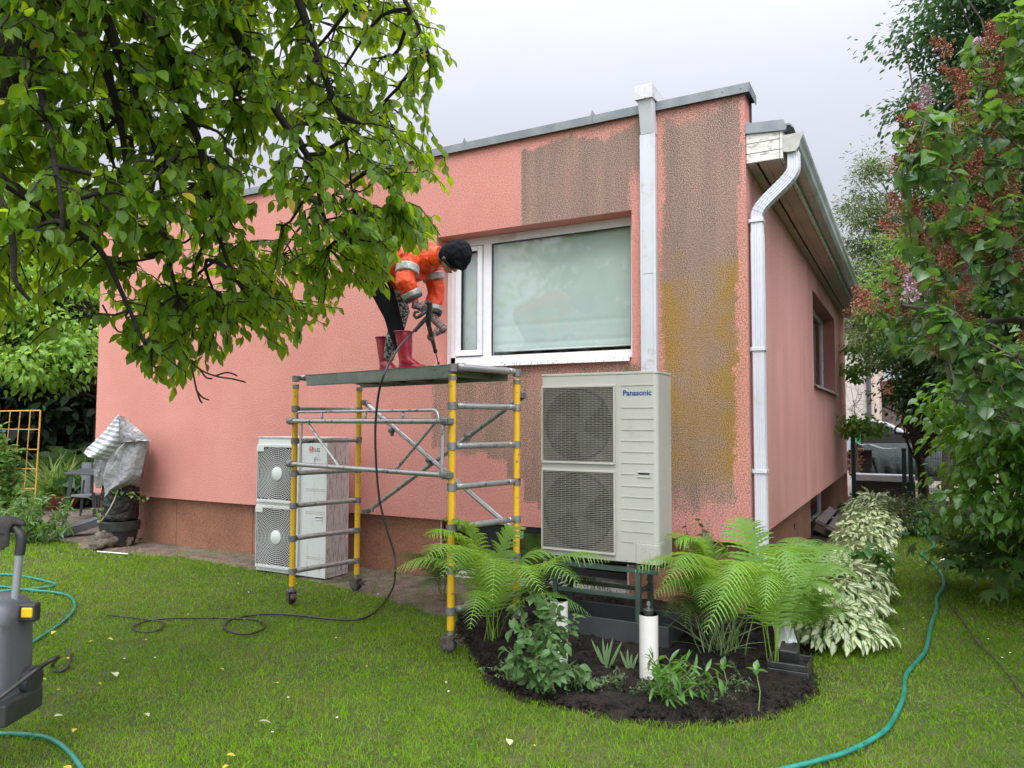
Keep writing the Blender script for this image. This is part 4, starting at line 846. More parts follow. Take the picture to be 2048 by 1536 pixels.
# boots
BOO = NM('red_rubber'); BOO.base(BOO.mix(BOO.noise(6, 4, lo=.4, hi=.65), (.36, .018, .04), (.28, .012, .03)), .33, 0, .5); BOO.bump(BOO.noise(14, 3), .15, .01); BOO = BOO.mat
def boot(ank, ang, lab):
    M = Matrix.Rotation(ang, 3, 'Z'); A = Vector((ank.x, ank.y, FZ)); P_ = lambda x, y, z: A + M @ Vector((x, y, z))
    b = MB(); b.tube([P_(-.005, 0, .02), P_(-.005, 0, .10), P_(-.012, 0, .20), P_(-.03, 0, .335)], [(.052, .047), (.056, .05), (.066, .06), (.078, .072)], 18)
    b.tube([P_(-.055, 0, .035), P_(.02, 0, .045), P_(.10, 0, .04), P_(.16, 0, .032), P_(.195, 0, .028)], [(.034, .038), (.046, .044), (.038, .046), (.03, .044), (.02, .03)], 16)
    b.tube([P_(-.01, 0, .10), P_(.05, 0, .07), P_(.11, 0, .045)], [.055, .048, .035], 12)
    o = fuse(b.build('boot', BOO, person), .007, 5, .006, CLD2)
    s = MB(); s.prism([tuple((P_(x, y, 0)).xy) for x, y in ((-.085, -.03), (-.06, -.042), (.02, -.04), (.10, -.05), (.17, -.045), (.205, -.02), (.205, .02), (.17, .045), (.10, .05), (.02, .04), (-.06, .042), (-.085, .03))], FZ-.001, FZ+.016, 'z'); s.build('sole', BOO, o, bevel=.004)
    r = MB(); c = P_(-.03, 0, .335); r.lathe(c, [(.072, -.006), (.081, -.006), (.081, .004), (.072, .004)], 20); r.build('cuff_rim', BOO, o, smooth=True)
boot(ankN, .12, ''); boot(ankF, -.25, '')
# jacket
ORN = NM('wet_orange_nylon'); ORN.base(ORN.mix(ORN.noise(5, 4, lo=.35, hi=.65), (.85, .085, .012), (.72, .055, .01)), .45, 0, .4); ORN.bump(ORN.noise(16, 4, .6), .5, .02); ORN = ORN.mat
REF = pm('reflective_band', (.42, .42, .40), (.34, .34, .33), 12, .35, .2, bump=.1)
CUF = pm('dark_band', (.03, .035, .05), None, 5, .6)
b = MB()
b.tube([hipC+Vector((-.05, 0, -.06)), hipC+Vector((.02, 0, 0)), hipC.lerp(shC, .5)+Vector((0, 0, -.01)), shC+Vector((.01, 0, 0)), neck+Vector((-.03, 0, -.01))], [(.15, .185), (.155, .19), (.15, .18), (.145, .20), (.095, .10)], 20)
ball(b, shC, .14, sc=(1, 1.35, 1))
b.tube([hipC+Vector((.02, -.02, -.05)), shC+Vector((-.02, -.02, -.12))], [(.10, .12), (.09, .12)], 12)
for a_, e_, w_ in ((shN, elN, wrN), (shF, elF, wrF)): b.tube([shC.lerp(a_, .6), a_, a_.lerp(e_, .5), e_, e_.lerp(w_, .82)], [.095, .088, .080, .078, .066], 14)
jk = fuse(b.build('jacket', ORN, person), .0075, 2, .032, CLD); d2 = jk.modifiers.new('creases', 'DISPLACE'); d2.texture = CRS; d2.strength = .010; d2.texture_coords = 'LOCAL'
def band(p, q, t0, t1, r, nm, mat, par, n=16):
    b = MB(); a, c = p.lerp(q, t0), p.lerp(q, t1); pts = [a, a.lerp(c, .1), a.lerp(c, .9), c]; b.tube(pts, [r*.97, r, r*.985, r*.955], n); fuse(b.build(nm, mat, par), .007, 2, .010, CLD2)
band(shN, elN, .34, .66, .099, 'reflective_band', REF, jk); band(elN, wrN, .42, .70, .083, 'reflective_band', REF, jk); band(elN, wrN, .70, .84, .079, 'cuff', CUF, jk)
band(shF, elF, .30, .60, .099, 'reflective_band', REF, jk); band(elF, wrF, .62, .8, .081, 'reflective_band', REF, jk); band(elF, wrF, .8, .92, .07, 'cuff', CUF, jk)
band(hipC+Vector((-.02, 0, -.02)), shC, .10, .24, .186, 'reflective_band', REF, jk, 22)
# collar and cap
b = MB(); b.tube([neck+Vector((-.045, 0, -.02)), neck+Vector((.005, 0, 0)), neck+Vector((.03, 0, .0))], [(.095, .10), (.088, .092), (.078, .082)], 18); fuse(b.build('collar', ORN, jk), .008, 3, .01, CLD2)
CAPM = pm('black_jersey', (.008, .008, .011), (.014, .014, .018), 14, .95, bump=.35, bscale=80, spec=.12)
b = MB(); ball(b, hp_((-.008, 0, .035)), .120, 18, sc=(1.02, .92, 1.08), M=HM); ball(b, hp_((-.05, 0, -.03)), .085, sc=(.9, .95, 1.2), M=HM)
b.tube([hp_((.06, -.07, .035)), hp_((.098, -.04, .04)), hp_((.112, 0, .04)), hp_((.098, .04, .04)), hp_((.06, .07, .035))], .026, 10)
fuse(b.build('cap', CAPM, person), .007, 3, .022, CLD2)
b = MB(); b.tube([hp_((.02, -.092, -.045)), hp_((.02, -.10, -.045))], [.022, .02], 14); b.tube([hp_((.02, -.095, -.045)), hp_((.08, -.075, -.02)), hp_((.10, -.02, -.015))], .004, 6); b.build('goggle_strap', pm('strap_black', (.02, .02, .02), None, 5, .5), person, smooth=True)
# gloves: palm, four fingers and thumb closed round the gun
GLV = NM('dotted_glove'); v_ = GLV.noise(75, 3, .6, lo=.5, hi=.54); GLV.base(GLV.mix(v_, (.30, .20, .19), (.07, .05, .05)), .8); GLV = GLV.mat
def glove(w, axis, grip, side, mat):
    """w wrist, axis: unit vector wrist->knuckles, grip: unit vector along the handle (index side), side: unit vector palm normal (towards handle)"""
    b = MB(); kn = w+axis*.085
    b.tube([w-axis*.05, w, w+axis*.03], [.036, .031, .033], 14)
    b.tube([w+axis*.01+grip*.0, kn], [(.032, .022), (.042, .020)], 14) if False else None
    for k in range(4):
        o_ = grip*(.030-.020*k); L_ = (.92, 1.0, .95, .78)[k]
        b.tube([w+axis*.015+o_*.6, kn+o_], [.017, .0125], 9)
        a = kn+o_; p1 = a+(axis*.55+side*.55).normalized()*.030*L_; p2 = p1+(side*.9-axis*.5).normalized()*.026*L_; p3 = p2+(-axis*.95-side*.15).normalized()*.021*L_
        b.tube([a, p1, p2, p3], [.0125, .0115, .0108, .0095], 9)
    t0 = w+axis*.025+grip*.030; t1 = t0+(grip*.4+side*.75+axis*.5).normalized()*.035; t2 = t1+(axis*.5+side*.5-grip*.25).normalized()*.028
    b.tube([t0-grip*.015, t0, t1, t2], [.017, .016, .0135, .0115], 9)
    return fuse(b.build('glove', mat, person), .0042, 2)
# ---------------------------------------------------------------- pressure lance and hose
gT = J(859, 604, -1.27); gB = J(857, 648, -1.20)
gripA = (wrN-gT).normalized()
TIPP = Vector((-2.97+.09, -.10, 2.15)); tip = ony(877, 727, -.55)
l0 = gB; ldir = (tip-l0)
lance = T('pressure_lance', 'dark grey pressure lance held in both gloved hands, pointing at the window sill', 'lance', tuple(gT), world=True)
LNC = pm('charcoal_plastic', (.045, .047, .045), (.03, .03, .03), 8, .45, bump=.1); MET = pm('brown_steel_tube', (.10, .065, .055), (.07, .05, .045), 20, .35, .6)
b = MB(); b.tube([gT+Vector((0, 0, .01)), gT, gT.lerp(gB, .35), gT.lerp(gB, .7), gB], [.018, .026, .024, .027, .022], 12); gh = fuse(b.build('gun_body', LNC, lance), .004, 2)
hl = [J(852, 622, -1.27), J(840, 632, -1.29), J(832, 636, -1.30), J(828, 631, -1.31), J(830, 624, -1.31), J(838, 624, -1.30)]
b = MB(); b.tube(hl, [.017, .015, .014, .013, .012, .010], 10); b.build('trigger_guard', LNC, gh, smooth=True)
b = MB(); hj = [J(853, 636, -1.25), J(838, 652, -1.28), J(831, 660, -1.29)]; b.tube(hj, [.019, .017, .013], 10); b.tube([hj[2], hj[2]+(hj[2]-hj[1]).normalized()*.012], .019, 10); b.build('hose_grip', LNC, gh, smooth=True, auto=40)
b = MB(); b.tube([l0, l0.lerp(tip, .42), l0.lerp(tip, .62), l0.lerp(tip, .64), l0.lerp(tip, .67)], [.021, .019, .014, .02, .02], 12); b.build('lance_sleeve', LNC, lance, smooth=True, auto=40)
b = MB(); b.tube([l0.lerp(tip, .6), tip], .006, 8); b.lathe(tip, [(.006, -.012), (.011, -.01), (.011, .012), (.006, .014)], 10); b.build('lance_tube', MET, lance, smooth=True, auto=40)
gdir = (gB-gT).normalized()
gwN = gT.lerp(gB, .38)
ax1 = ((gwN-wrN)); ax1 = (ax1-gdir*ax1.dot(gdir)*.4).normalized()
glove(gwN-ax1*.085+Vector((0, -.012, 0)), ax1, -gdir, (gdir.cross(ax1)).normalized()*(1 if (gdir.cross(ax1)).y > 0 else -1), GLV)
g2 = l0.lerp(tip, .30); ld = ldir.normalized(); ax2 = Vector((-.8, -.2, -.5)); ax2 = (ax2-ld*ax2.dot(ld)).normalized(); sd2 = ld.cross(ax2).normalized(); sd2 = sd2 if sd2.y < 0 else -sd2
glove(g2-ax2*.075-sd2*.022, ax2, -ld, sd2, GLV)
band(wrF, g2-ax2*.12, 0, 1.0, .036, 'sleeve_end', GLV, jk, 12)
def smoothpath(pts, n=6):
    P_ = [Vector(p) for p in pts]; out = []
    for i in range(len(P_)-1):
        p0, p1, p2, p3 = P_[max(i-1, 0)], P_[i], P_[i+1], P_[min(i+2, len(P_)-1)]
        for k in range(n):
            t = k/n; out.append(.5*((2*p1)+(p2-p0)*t+(2*p0-5*p1+4*p2-p3)*t*t+(3*p1-p0-3*p2+p3)*t*t*t))
    return out+[P_[-1]]
HOS = pm('black_hose', (.012, .012, .013), (.02, .02, .02), 10, .35, bump=.05)
hz = .007
hp1 = [hj[2], J(822, 668, -1.38), J(800, 692, -1.52), J(783, 718, -1.66), J(773, 738, -1.80), J(765, 758, -1.86), J(757, 790, -1.84), J(751, 850, -1.82), J(752, 920, -1.80), J(759, 1000, -1.78), J(774, 1060, -1.75), J(789, 1110, -1.72), J(790, 1150, -1.70)]
gp2 = [onz(a, c, hz) for a, c in [(775, 1195), (752, 1222), (718, 1239), (660, 1238), (600, 1231), (540, 1228), (495, 1232), (460, 1241), (448, 1254), (465, 1265), (495, 1268), (524, 1260), (529, 1248), (512, 1240), (470, 1237), (430, 1236)]]
q_ = onz(787, 1172, .09)
hose = MB(); hose.tube(smoothpath(hp1+[q_]+gp2), .0085, 8); tag(hose.build('pressure_hose', HOS, smooth=True), 'thin black pressure hose hanging from the lance past the platform and across the grass', 'hose')
gp3 = [onz(a, c, .008) for a, c in [(428, 1236), (385, 1236), (340, 1237), (300, 1241), (272, 1250), (266, 1257), (285, 1264), (312, 1262), (327, 1252), (322, 1243), (300, 1240), (262, 1235), (215, 1230)]]
hose = MB(); hose.tube(smoothpath(gp3), .007, 8); tag(hose.build('pressure_hose', HOS, smooth=True), 'far end of the black hose with a small loop, sunk in the lawn left', 'hose')
# ================================================================ PRESSURE WASHER AT THE LEFT EDGE
wD = 3.28
wb = atd(20, 1420, wD); wb.z = 0
def WP(px, py, d=0.0): return atd(px, py, wD+d)
wash = T('pressure_washer', 'grey pressure washer with yellow knob and steel push handle cut by the left picture edge', 'pressure washer', tuple(wb), world=True)
WG = pm('grey_plastic', (.115, .12, .135), (.095, .10, .115), 3, .45, bump=.08, dirt=(.06, .055, .05), dirts=9); WD_ = pm('dark_grey_plastic', (.035, .036, .04), (.025, .025, .028), 5, .45, bump=.1, dirt=(.07, .06, .05), dirts=8)
rt = _r.copy(); rt.z = 0; rt.normalize(); fwd = Vector((-rt.y, rt.x, 0)); C0 = Vector((wb.x, wb.y, 0)); KX = CAM_F/wD
def wl(px, z, dy=0): # screen column -> lateral metres from base centre
    return C0+rt*((px-20)/KX)+fwd*dy+Vector((0, 0, z))
def zof(py): return atd(20, py, wD).z
# body: tapering rounded shell built from sections
b = MB(); secs = [(1436, -110, 40, .28), (1400, -110, 40, .28), (1360, -105, 38, .27), (1300, -98, 37, .26), (1240, -92, 37, .24), (1215, -88, 38, .22), (1200, -80, 25, .18), (1192, -70, 8, .12)]
i0 = 0; n = 28
for py, xa, xb, dp in secs:
    z = max(0.03, zof(py)); cx = (xa+xb)/2; hw = (xb-xa)/2/KX
    for k in range(n):
        a = 2*PI*k/n; c, s = math.cos(a), math.sin(a); sx = math.copysign(abs(c)**.45, c); sy = math.copysign(abs(s)**.45, s)
        b.v.append(tuple(wl(cx, z)+rt*(sx*hw)+fwd*(sy*dp/2)))
for j in range(len(secs)-1):
    for k in range(n): b.f.append((j*n+k, j*n+(k+1) % n, (j+1)*n+(k+1) % n, (j+1)*n+k)); b.m.append(0)
b.f.append(tuple(range((len(secs)-1)*n, len(secs)*n))); b.m.append(0); b.f.append(tuple(reversed(range(n)))); b.m.append(0)
bd = b.build('body', WG, wash, smooth=True, auto=50, fix=True)
for zz_, hh in ((zof(1260), .05), (zof(1330), .03)): b = MB(); b.box(wl(-20, zz_, -.128), (.16, .012, hh), Matrix.Rotation(CAM_YAW, 3, 'Z')); b.build('front_recess', WD_, bd, bevel=.006)
b = MB(); b.box(wl(-12, zof(1290), -.135), (.10, .02, .16), Matrix.Rotation(CAM_YAW, 3, 'Z') @ Matrix.Rotation(.1, 3, 'X')); b.build('front_panel', WG, bd, bevel=.02)
b = MB(); b.box(wl(18, zof(1408), -.02), (.17, .26, .10), Matrix.Rotation(CAM_YAW, 3, 'Z')); b.build('foot', WD_, wash, bevel=.012)
b = MB(); c = wl(40, zof(1368), .05)
i0 = len(b.v)
for h_, r_ in ((-.035, .045), (-.03, .062), (.03, .062), (.035, .045)):
    for k in range(24): a = 2*PI*k/24; b.v.append(tuple(c+rt*h_+fwd*(math.cos(a)*r_)+Vector((0, 0, math.sin(a)*r_))))
for j in range(3):
    for k in range(24): b.f.append((j*24+k, j*24+(k+1) % 24, (j+1)*24+(k+1) % 24, (j+1)*24+k)); b.m.append(0)
b.f.append(tuple(range(24))); b.m.append(0); b.f.append(tuple(range(72, 96))); b.m.append(0)
b.build('wheel', WD_, wash, smooth=True, auto=40, fix=True)
b = MB(); b.box(wl(48, zof(1226), 0), (.095, .05, .085), Matrix.Rotation(CAM_YAW, 3, 'Z')); kb = b.build('knob_housing', WD_, wash, bevel=.012)
b = MB(); b.box(wl(54, zof(1225), -.026), (.05, .012, .045), Matrix.Rotation(CAM_YAW, 3, 'Z')); b.build('knob', pm('yellow_plastic', (.72, .46, .01), (.6, .38, .01), 6, .4), kb, bevel=.006)
STL = pm('brushed_steel_tube', (.42, .44, .47), (.34, .36, .39), 5, .3, .5, bump=.03)
b = MB(); p0, p1 = wl(20, zof(1215)), wl(27, zof(1108)); b.tube([p0, p1], (.021, .015), 12) if False else b.tube([p0, p1], .017, 14); b.build('handle_tube', STL, wash, smooth=True, auto=50)
b = MB(); p0 = wl(27, zof(1112)); p1 = wl(30, zof(1082)); p2 = wl(20, zof(1060)); p3 = wl(-90, zof(1056)); b.tube([p0, p1, p1.lerp(p2, .5)+rt*.006, p2, p3], [.021, .021, .021, .019, .018], 12); b.build('handle_grip', WD_, wash, smooth=True, auto=50)
b = MB(); p3 = wl(-90, zof(1060)); b.tube([wl(-97, zof(1215)), p3], .017, 14); b.build('handle_tube', STL, wash, smooth=True, auto=50)
# gloves draped over the handle
gd = T('work_glove', 'dark grey knitted work glove draped over the pressure washer handle', 'glove', tuple(wl(8, zof(1060))), world=True)
GM_ = pm('dark_knit', (.05, .045, .042), (.035, .032, .03), 14, .9, bump=.4, bscale=150)
b = MB(); gz_ = zof(1054)
b.tube([wl(2, gz_+.006, .05), wl(0, gz_+.026, .0), wl(-2, gz_, -.028), wl(-3, gz_-.03, -.032)], [(.022, .05), (.020, .05), (.02, .046), (.018, .042)], 16)
b.tube([wl(8, gz_+.018, 0), wl(26, gz_+.016, -.006), wl(38, gz_+.006, -.01)], [.017, .014, .009], 10)
for k, (dx, L_) in enumerate(((10, .072), (1, .085), (-8, .08), (-17, .064))):
    b.tube([wl(dx, gz_-.02, -.032), wl(dx+1, gz_-.02-L_*.5, -.036), wl(dx, gz_-.02-L_, -.030)], [.0125, .0115, .0085], 10)
o_ = b.build('knit_shell', GM_, gd); fuse(o_, .0045, 3, .003, CLD2)
# power cable and outlet hose of the washer
b = MB(); b.tube(smoothpath([wl(-8, zof(1398), -.14), wl(2, zof(1402), -.17), wl(20, zof(1392), -.2), wl(50, zof(1368), -.16), wl(82, zof(1335), -.05), wl(98, zof(1322), .05)]+[onz(105, 1330, .02), onz(112, 1342, .01), onz(128, 1340, .01), onz(137, 1328, .01), onz(139, 1312, .01), onz(134, 1300, .004)]), .010, 8)
tag(b.build('outlet_hose', pm('dull_black_hose', (.03, .03, .03), (.02, .02, .02), 12, .5), smooth=True), 'short black outlet hose curling from the grey pressure washer onto the grass', 'hose')
GH = NM('green_garden_hose'); GH.base(GH.mix(GH.noise(14, 4, lo=.4, hi=.6), (.010, .15, .11), (.02, .20, .15)), .35); GH = GH.mat
def ghose(pts, r, lab, n=5, mat=None):
    b = MB(); b.tube(smoothpath(pts, n), r, 10); return tag(b.build('garden_hose', mat or GH, smooth=True), lab, 'hose')
z_ = .009
ghose([onz(a, c, z_) for a, c in [(-60, 1150), (0, 1149), (30, 1150), (70, 1157), (98, 1164), (111, 1168), (104, 1173), (70, 1177), (30, 1180), (-20, 1184), (-70, 1186), (-60, 1176), (0, 1173), (40, 1178), (80, 1182), (110, 1185), (138, 1192), (149, 1206), (145, 1224), (120, 1248), (80, 1275), (41, 1300), (15, 1318)]], .012, 'green garden hose coiled on the lawn behind the grey pressure washer')
ghose([onz(a, c, z_) for a, c in [(-40, 1470), (0, 1467), (40, 1468), (85, 1473), (115, 1485), (140, 1506), (160, 1532), (175, 1560)]], .011, 'green garden hose crossing the bottom left corner of the lawn', 5)
ghose([onz(a, c, z_) for a, c in [(1480, 1555), (1560, 1540), (1640, 1520), (1690, 1505), (1735, 1484), (1775, 1456), (1800, 1412), (1808, 1385), (1812, 1350), (1835, 1322), (1852, 1298), (1862, 1250), (1874, 1215), (1872, 1198), (1880, 1185), (1887, 1170), (1884, 1152), (1870, 1132), (1850, 1115), (1843, 1107), (1862, 1098), (1867, 1090), (1860, 1080), (1852, 1068), (1846, 1058), (1840, 1050), (1835, 1042)]], .0125, 'long green garden hose winding over the side lawn towards the back fence', 6)
b = MB(); b.tube(smoothpath([onz(a, c, .007) for a, c in [(2110, 1440), (2048, 1392), (2025, 1360), (2005, 1335), (1985, 1312), (1960, 1290), (1940, 1262), (1925, 1240), (1905, 1215), (1893, 1195), (1890, 1175), (1895, 1155), (1892, 1135)]], 5), .0055, 7)
tag(b.build('power_cable', pm('grey_brown_cable', (.06, .05, .045), (.04, .035, .03), 12, .6), smooth=True), 'thin dark cable lying on the grass right of the long green hose', 'cable')
b = MB(); c = onz(1891, 1130, .03); b.tube([c+Vector((0, 0, -.02)), c+Vector((-.02, .02, .03)), c+Vector((-.04, .03, .06))], [.02, .045, .02], 10); o_ = fuse(b.build('crumpled_bag', pm('white_plastic_bag', (.6, .6, .6), (.5, .5, .5), 12, .4)), .008, 1, .04, CLD2)
tag(o_, 'small crumpled white plastic bag tied round the end of the dark cable', 'plastic bag')
# ================================================================ FOLIAGE TOOLS
def leaf_tpl(kind='oval', n=5, fold=.25, curl=.25):
    """template: length along +Y (0..1), width X, normal Z. returns verts (k,3), faces (m,4), mid(k)"""
    if kind == 'heart': prof = [(0, .10), (.06, .34), (.22, .46), (.42, .42), (.65, .28), (.85, .12), (1, .0)]
    elif kind == 'oval': prof = [(0, .02), (.16, .20), (.38, .30), (.6, .27), (.82, .13), (1, .0)]
    elif kind == 'lance': prof = [(0, .02), (.2, .09), (.5, .12), (.8, .07), (1, 0)]
    elif kind == 'hosta': prof = [(0, .03), (.1, .16), (.3, .27), (.55, .27), (.8, .14), (1, 0)]
    elif kind == 'small': prof = [(0, .03), (.35, .26), (.75, .2), (1, 0)]
    elif kind == 'strap': prof = [(0, .035), (.3, .045), (.6, .04), (.85, .025), (1, 0)]
    V = []; M = []
    for y, w in prof:
        z = -curl*y*y
        V += [(-w, y, z+fold*w), (0, y, z), (w, y, z+fold*w)]; M += [1, 0, 1]
    F = []
    for k in range(len(prof)-1):
        i = 3*k; F += [(i, i+1, i+4, i+3), (i+1, i+2, i+5, i+4)]
    return np.array(V, float), np.array(F, int), np.array(M, float)
def maple_tpl():
    V = [(0, 0, 0)]; M = [0]; pts = []
    for k, (a, r) in enumerate([(-150, .30), (-128, .62), (-112, .38), (-88, .85), (-66, .42), (-40, .95), (-20, .5), (0, 1.05), (20, .5), (40, .95), (66, .42), (88, .85), (112, .38), (128, .62), (150, .30)]):
        t = R_(a); V.append((r*.62*math.sin(t), .25+r*.62*math.cos(t), -.18*r*r)); M.append(1)
    V[0] = (0, .18, .03); F = []
    for k in range(1, 15, 1): F.append((0, k, k+1, k+1))
    return np.array(V, float), np.array(F, int), np.array(M, float)
def inst(tpl, P, D, N, L, Wd=None, tint=None):
    """place template copies: P positions, D directions (leaf axis), N approximate normals, L lengths"""
    V, F, M = tpl; P = np.asarray(P, float); D = np.asarray(D, float); N = np.asarray(N, float); n = len(P)
    D = D/np.linalg.norm(D, axis=1, keepdims=True); X = np.cross(D, N); X /= np.maximum(np.linalg.norm(X, axis=1, keepdims=True), 1e-6); Z = np.cross(X, D)
    L = np.asarray(L, float)[:, None, None]; Wd = L if Wd is None else np.asarray(Wd, float)[:, None, None]
    out = P[:, None]+V[None, :, 0:1]*Wd*X[:, None]+V[None, :, 1:2]*L*D[:, None]+V[None, :, 2:3]*L*Z[:, None]
    k = len(V); Fo = (F[None]+(np.arange(n)*k)[:, None, None]).reshape(-1, F.shape[1])
    t = np.repeat(nr.random(n) if tint is None else np.asarray(tint, float), k)
    return out.reshape(-1, 3), Fo, t, np.tile(M, n)
def join(parts):
    Vs, Fs, ts, ms = [], [], [], []; o = 0
    for V, F, t, m in parts: Vs.append(V); Fs.append(F+o); ts.append(t); ms.append(m); o += len(V)
    return np.concatenate(Vs), np.concatenate(Fs), np.concatenate(ts), np.concatenate(ms)
def leafobj(name, parts, mat, parent=None, smooth=True):
    V, F, t, m = join(parts) if isinstance(parts, list) else parts
    if F.shape[1] == 4 and (F[:, 2] == F[:, 3]).any(): F = F[:, :3]
    return arrmesh(name, V, F, mat, attrs={'tint': t, 'mid': m}, parent=parent, smooth=smooth)
def rv(n): v = nr.normal(size=(n, 3)); return v/np.linalg.norm(v, axis=1, keepdims=True)
def curve_pts(a, b, sag=0.0, k=6, wob=.0, rise=0.0):
    a, b = np.array(a, float), np.array(b, float); out = []
    w1 = nr.normal(size=3)*wob; w2 = nr.normal(size=3)*wob
    for i in range(k+1):
        t = i/k; p = a+(b-a)*t; p = p+np.array([0, 0, 1])*(rise*math.sin(PI*t)*(1-t*.3)-sag*4*t*(1-t)*0) + w1*math.sin(PI*t)+w2*math.sin(2*PI*t)
        out.append(p)
    return np.array(out)
def branchy(bm, limbs, ends2, ends3, r2=.012, r3=.005, rise2=.25, rise3=.08, wob=.06, nseg=6, hang=0.0):
    """limbs: list of (pts, r0, r1); ends2: ends of secondary branches; ends3: ends of twigs. returns twig paths"""
    hubs = []
    for pts, r0, r1 in limbs:
        q = [Vector(p) for p in smoothpath(pts, 5)]; m = len(q)
        if r0 > 0: bm.tube(q, [r0+(r1-r0)*i/(m-1) for i in range(m)], 9)
        hubs += [np.array(p) for p in q[2:]]
    H = np.array(hubs); hub2 = [h for h in hubs]
    for e in ends2:
        d = np.linalg.norm(H-e, axis=1)+nr.random(len(H))*.25+hang*np.maximum(0, e[2]+.1-H[:, 2]); h = H[d.argmin()]
        c = curve_pts(h, e, k=7, wob=wob, rise=rise2*np.linalg.norm(e-h)*.35)
        bm.tube([Vector(p) for p in c], [r2*(1-.6*i/7) for i in range(8)], 6); hub2 += list(c[2:])
    H2 = np.array(hub2); paths = []
    for e in ends3:
        d = np.linalg.norm(H2-e, axis=1)+nr.random(len(H2))*.06+hang*np.maximum(0, e[2]+.08-H2[:, 2]); h = H2[d.argmin()]
        c = curve_pts(h, e, k=nseg, wob=wob*.5, rise=rise3*np.linalg.norm(e-h))
        c += nr.normal(size=c.shape)*.004; c[0] = h
        bm.tube([Vector(p) for p in c], [r3*(1-.6*i/nseg) for i in range(nseg+1)], 4); paths.append(c)
    return paths
def leaves_on(paths, per, L, tpl, t0=.25, droop=.6, out=.8, jit=.5, whorl=True, lvar=.25, nrmup=.6, tintf=None):
    P, D, N, Ls = [], [], [], []
    for c in paths:
        m = len(c)-1; plen = np.linalg.norm(c[1:]-c[:-1], axis=1).sum(); n = max(3, int(per*(.4+plen*1.6)))
        for k in range(n):
            t = t0+(1-t0)*(k+nr.random())/n; t = min(t, .999); i = min(int(t*m), m-1); f = t*m-i
            p = c[i]*(1-f)+c[i+1]*f; ax = c[i+1]-c[i]; ax /= np.linalg.norm(ax)+1e-9
            s = rv(1)[0]; s = s-ax*s.dot(ax); s /= np.linalg.norm(s)+1e-9
            d = s*out+ax*.5+np.array([0, 0, -droop])+rv(1)[0]*jit*.4
            P.append(p); D.append(d); N.append(np.array([0, 0, nrmup])+rv(1)[0]*jit+s*.2); Ls.append(L*(1+lvar*(nr.random()*2-1)))
    P, D, N, Ls = map(np.array, (P, D, N, Ls)); tn = None if tintf is None else tintf(P)
    return inst(tpl, P, D, N, Ls, tint=tn)
def sample_poly(poly, n):
    x0 = min(p[0] for p in poly); x1 = max(p[0] for p in poly); y0 = min(p[1] for p in poly); y1 = max(p[1] for p in poly); out = []
    while len(out) < n:
        X = nr.uniform(x0, x1, 4*n); Y = nr.uniform(y0, y1, 4*n); k = inpoly(X, Y, poly); out += list(zip(X[k], Y[k]))
    return out[:n]
BARK = NM('dark_bark'); BARK.base(BARK.mix(BARK.noise(18, 6, .7, lo=.4, hi=.65), (.035, .028, .022), (.015, .012, .010)), .9); BARK.bump(BARK.noise(45, 6, .7), .8, .02); BARK = BARK.mat
BARK2 = pm('grey_brown_bark', (.12, .10, .08), (.06, .05, .04), 16, .85, bump=.5, bscale=40)

# ================================================================ APPLE TREE (overhanging, trunk stands left of the view)
APL = leafmat('apple_leaf', (.052, .125, .008), (.135, .24, .014), (.50, .72, .02), .50, .40, under=(.065, .13, .025), vein=(.11, .20, .04), extra=(.55, .42, .04))
apple = T('apple_tree', 'overhanging tree with dark drooping branches and bright oval leaves, nearest on the left', 'tree', (-3.35, -4.9, 0), world=True)
OUT = [(-420, 760), (-420, -350), (300, -420), (840, -260), (862, 10), (900, 95), (905, 160), (850, 175), (838, 200), (846, 225), (800, 240), (790, 285), (870, 310), (905, 370), (868, 400), (880, 470), (855, 500), (800, 500), (770, 560), (742, 605), (720, 560), (690, 540), (650, 560), (690, 625), (665, 665), (640, 650), (590, 690), (570, 725), (545, 715), (530, 660), (470, 700), (440, 740), (400, 765), (365, 735), (330, 720), (372, 790), (352, 812), (322, 780), (300, 730), (250, 738), (240, 690), (285, 660), (240, 650), (205, 600), (180, 560), (120, 580), (90, 610), (80, 680), (60, 715), (20, 690), (-60, 730)]
def depth_rand(px, py):
    base = 2.5+.0012*max(px, 0)+.5*(py > 500); return base+nr.random()**1.1*1.9
def A_(px, py, d): return tuple(atd(px, py, d))
tb = MB()
trunk_pts = [(-3.35, -4.9, -.1), (-3.28, -4.85, .9), (-3.0, -4.78, 1.7), A_(-150, 420, 2.9), A_(-20, 210, 2.95), A_(28, 60, 3.0), A_(40, -150, 3.05), A_(60, -500, 3.3)]
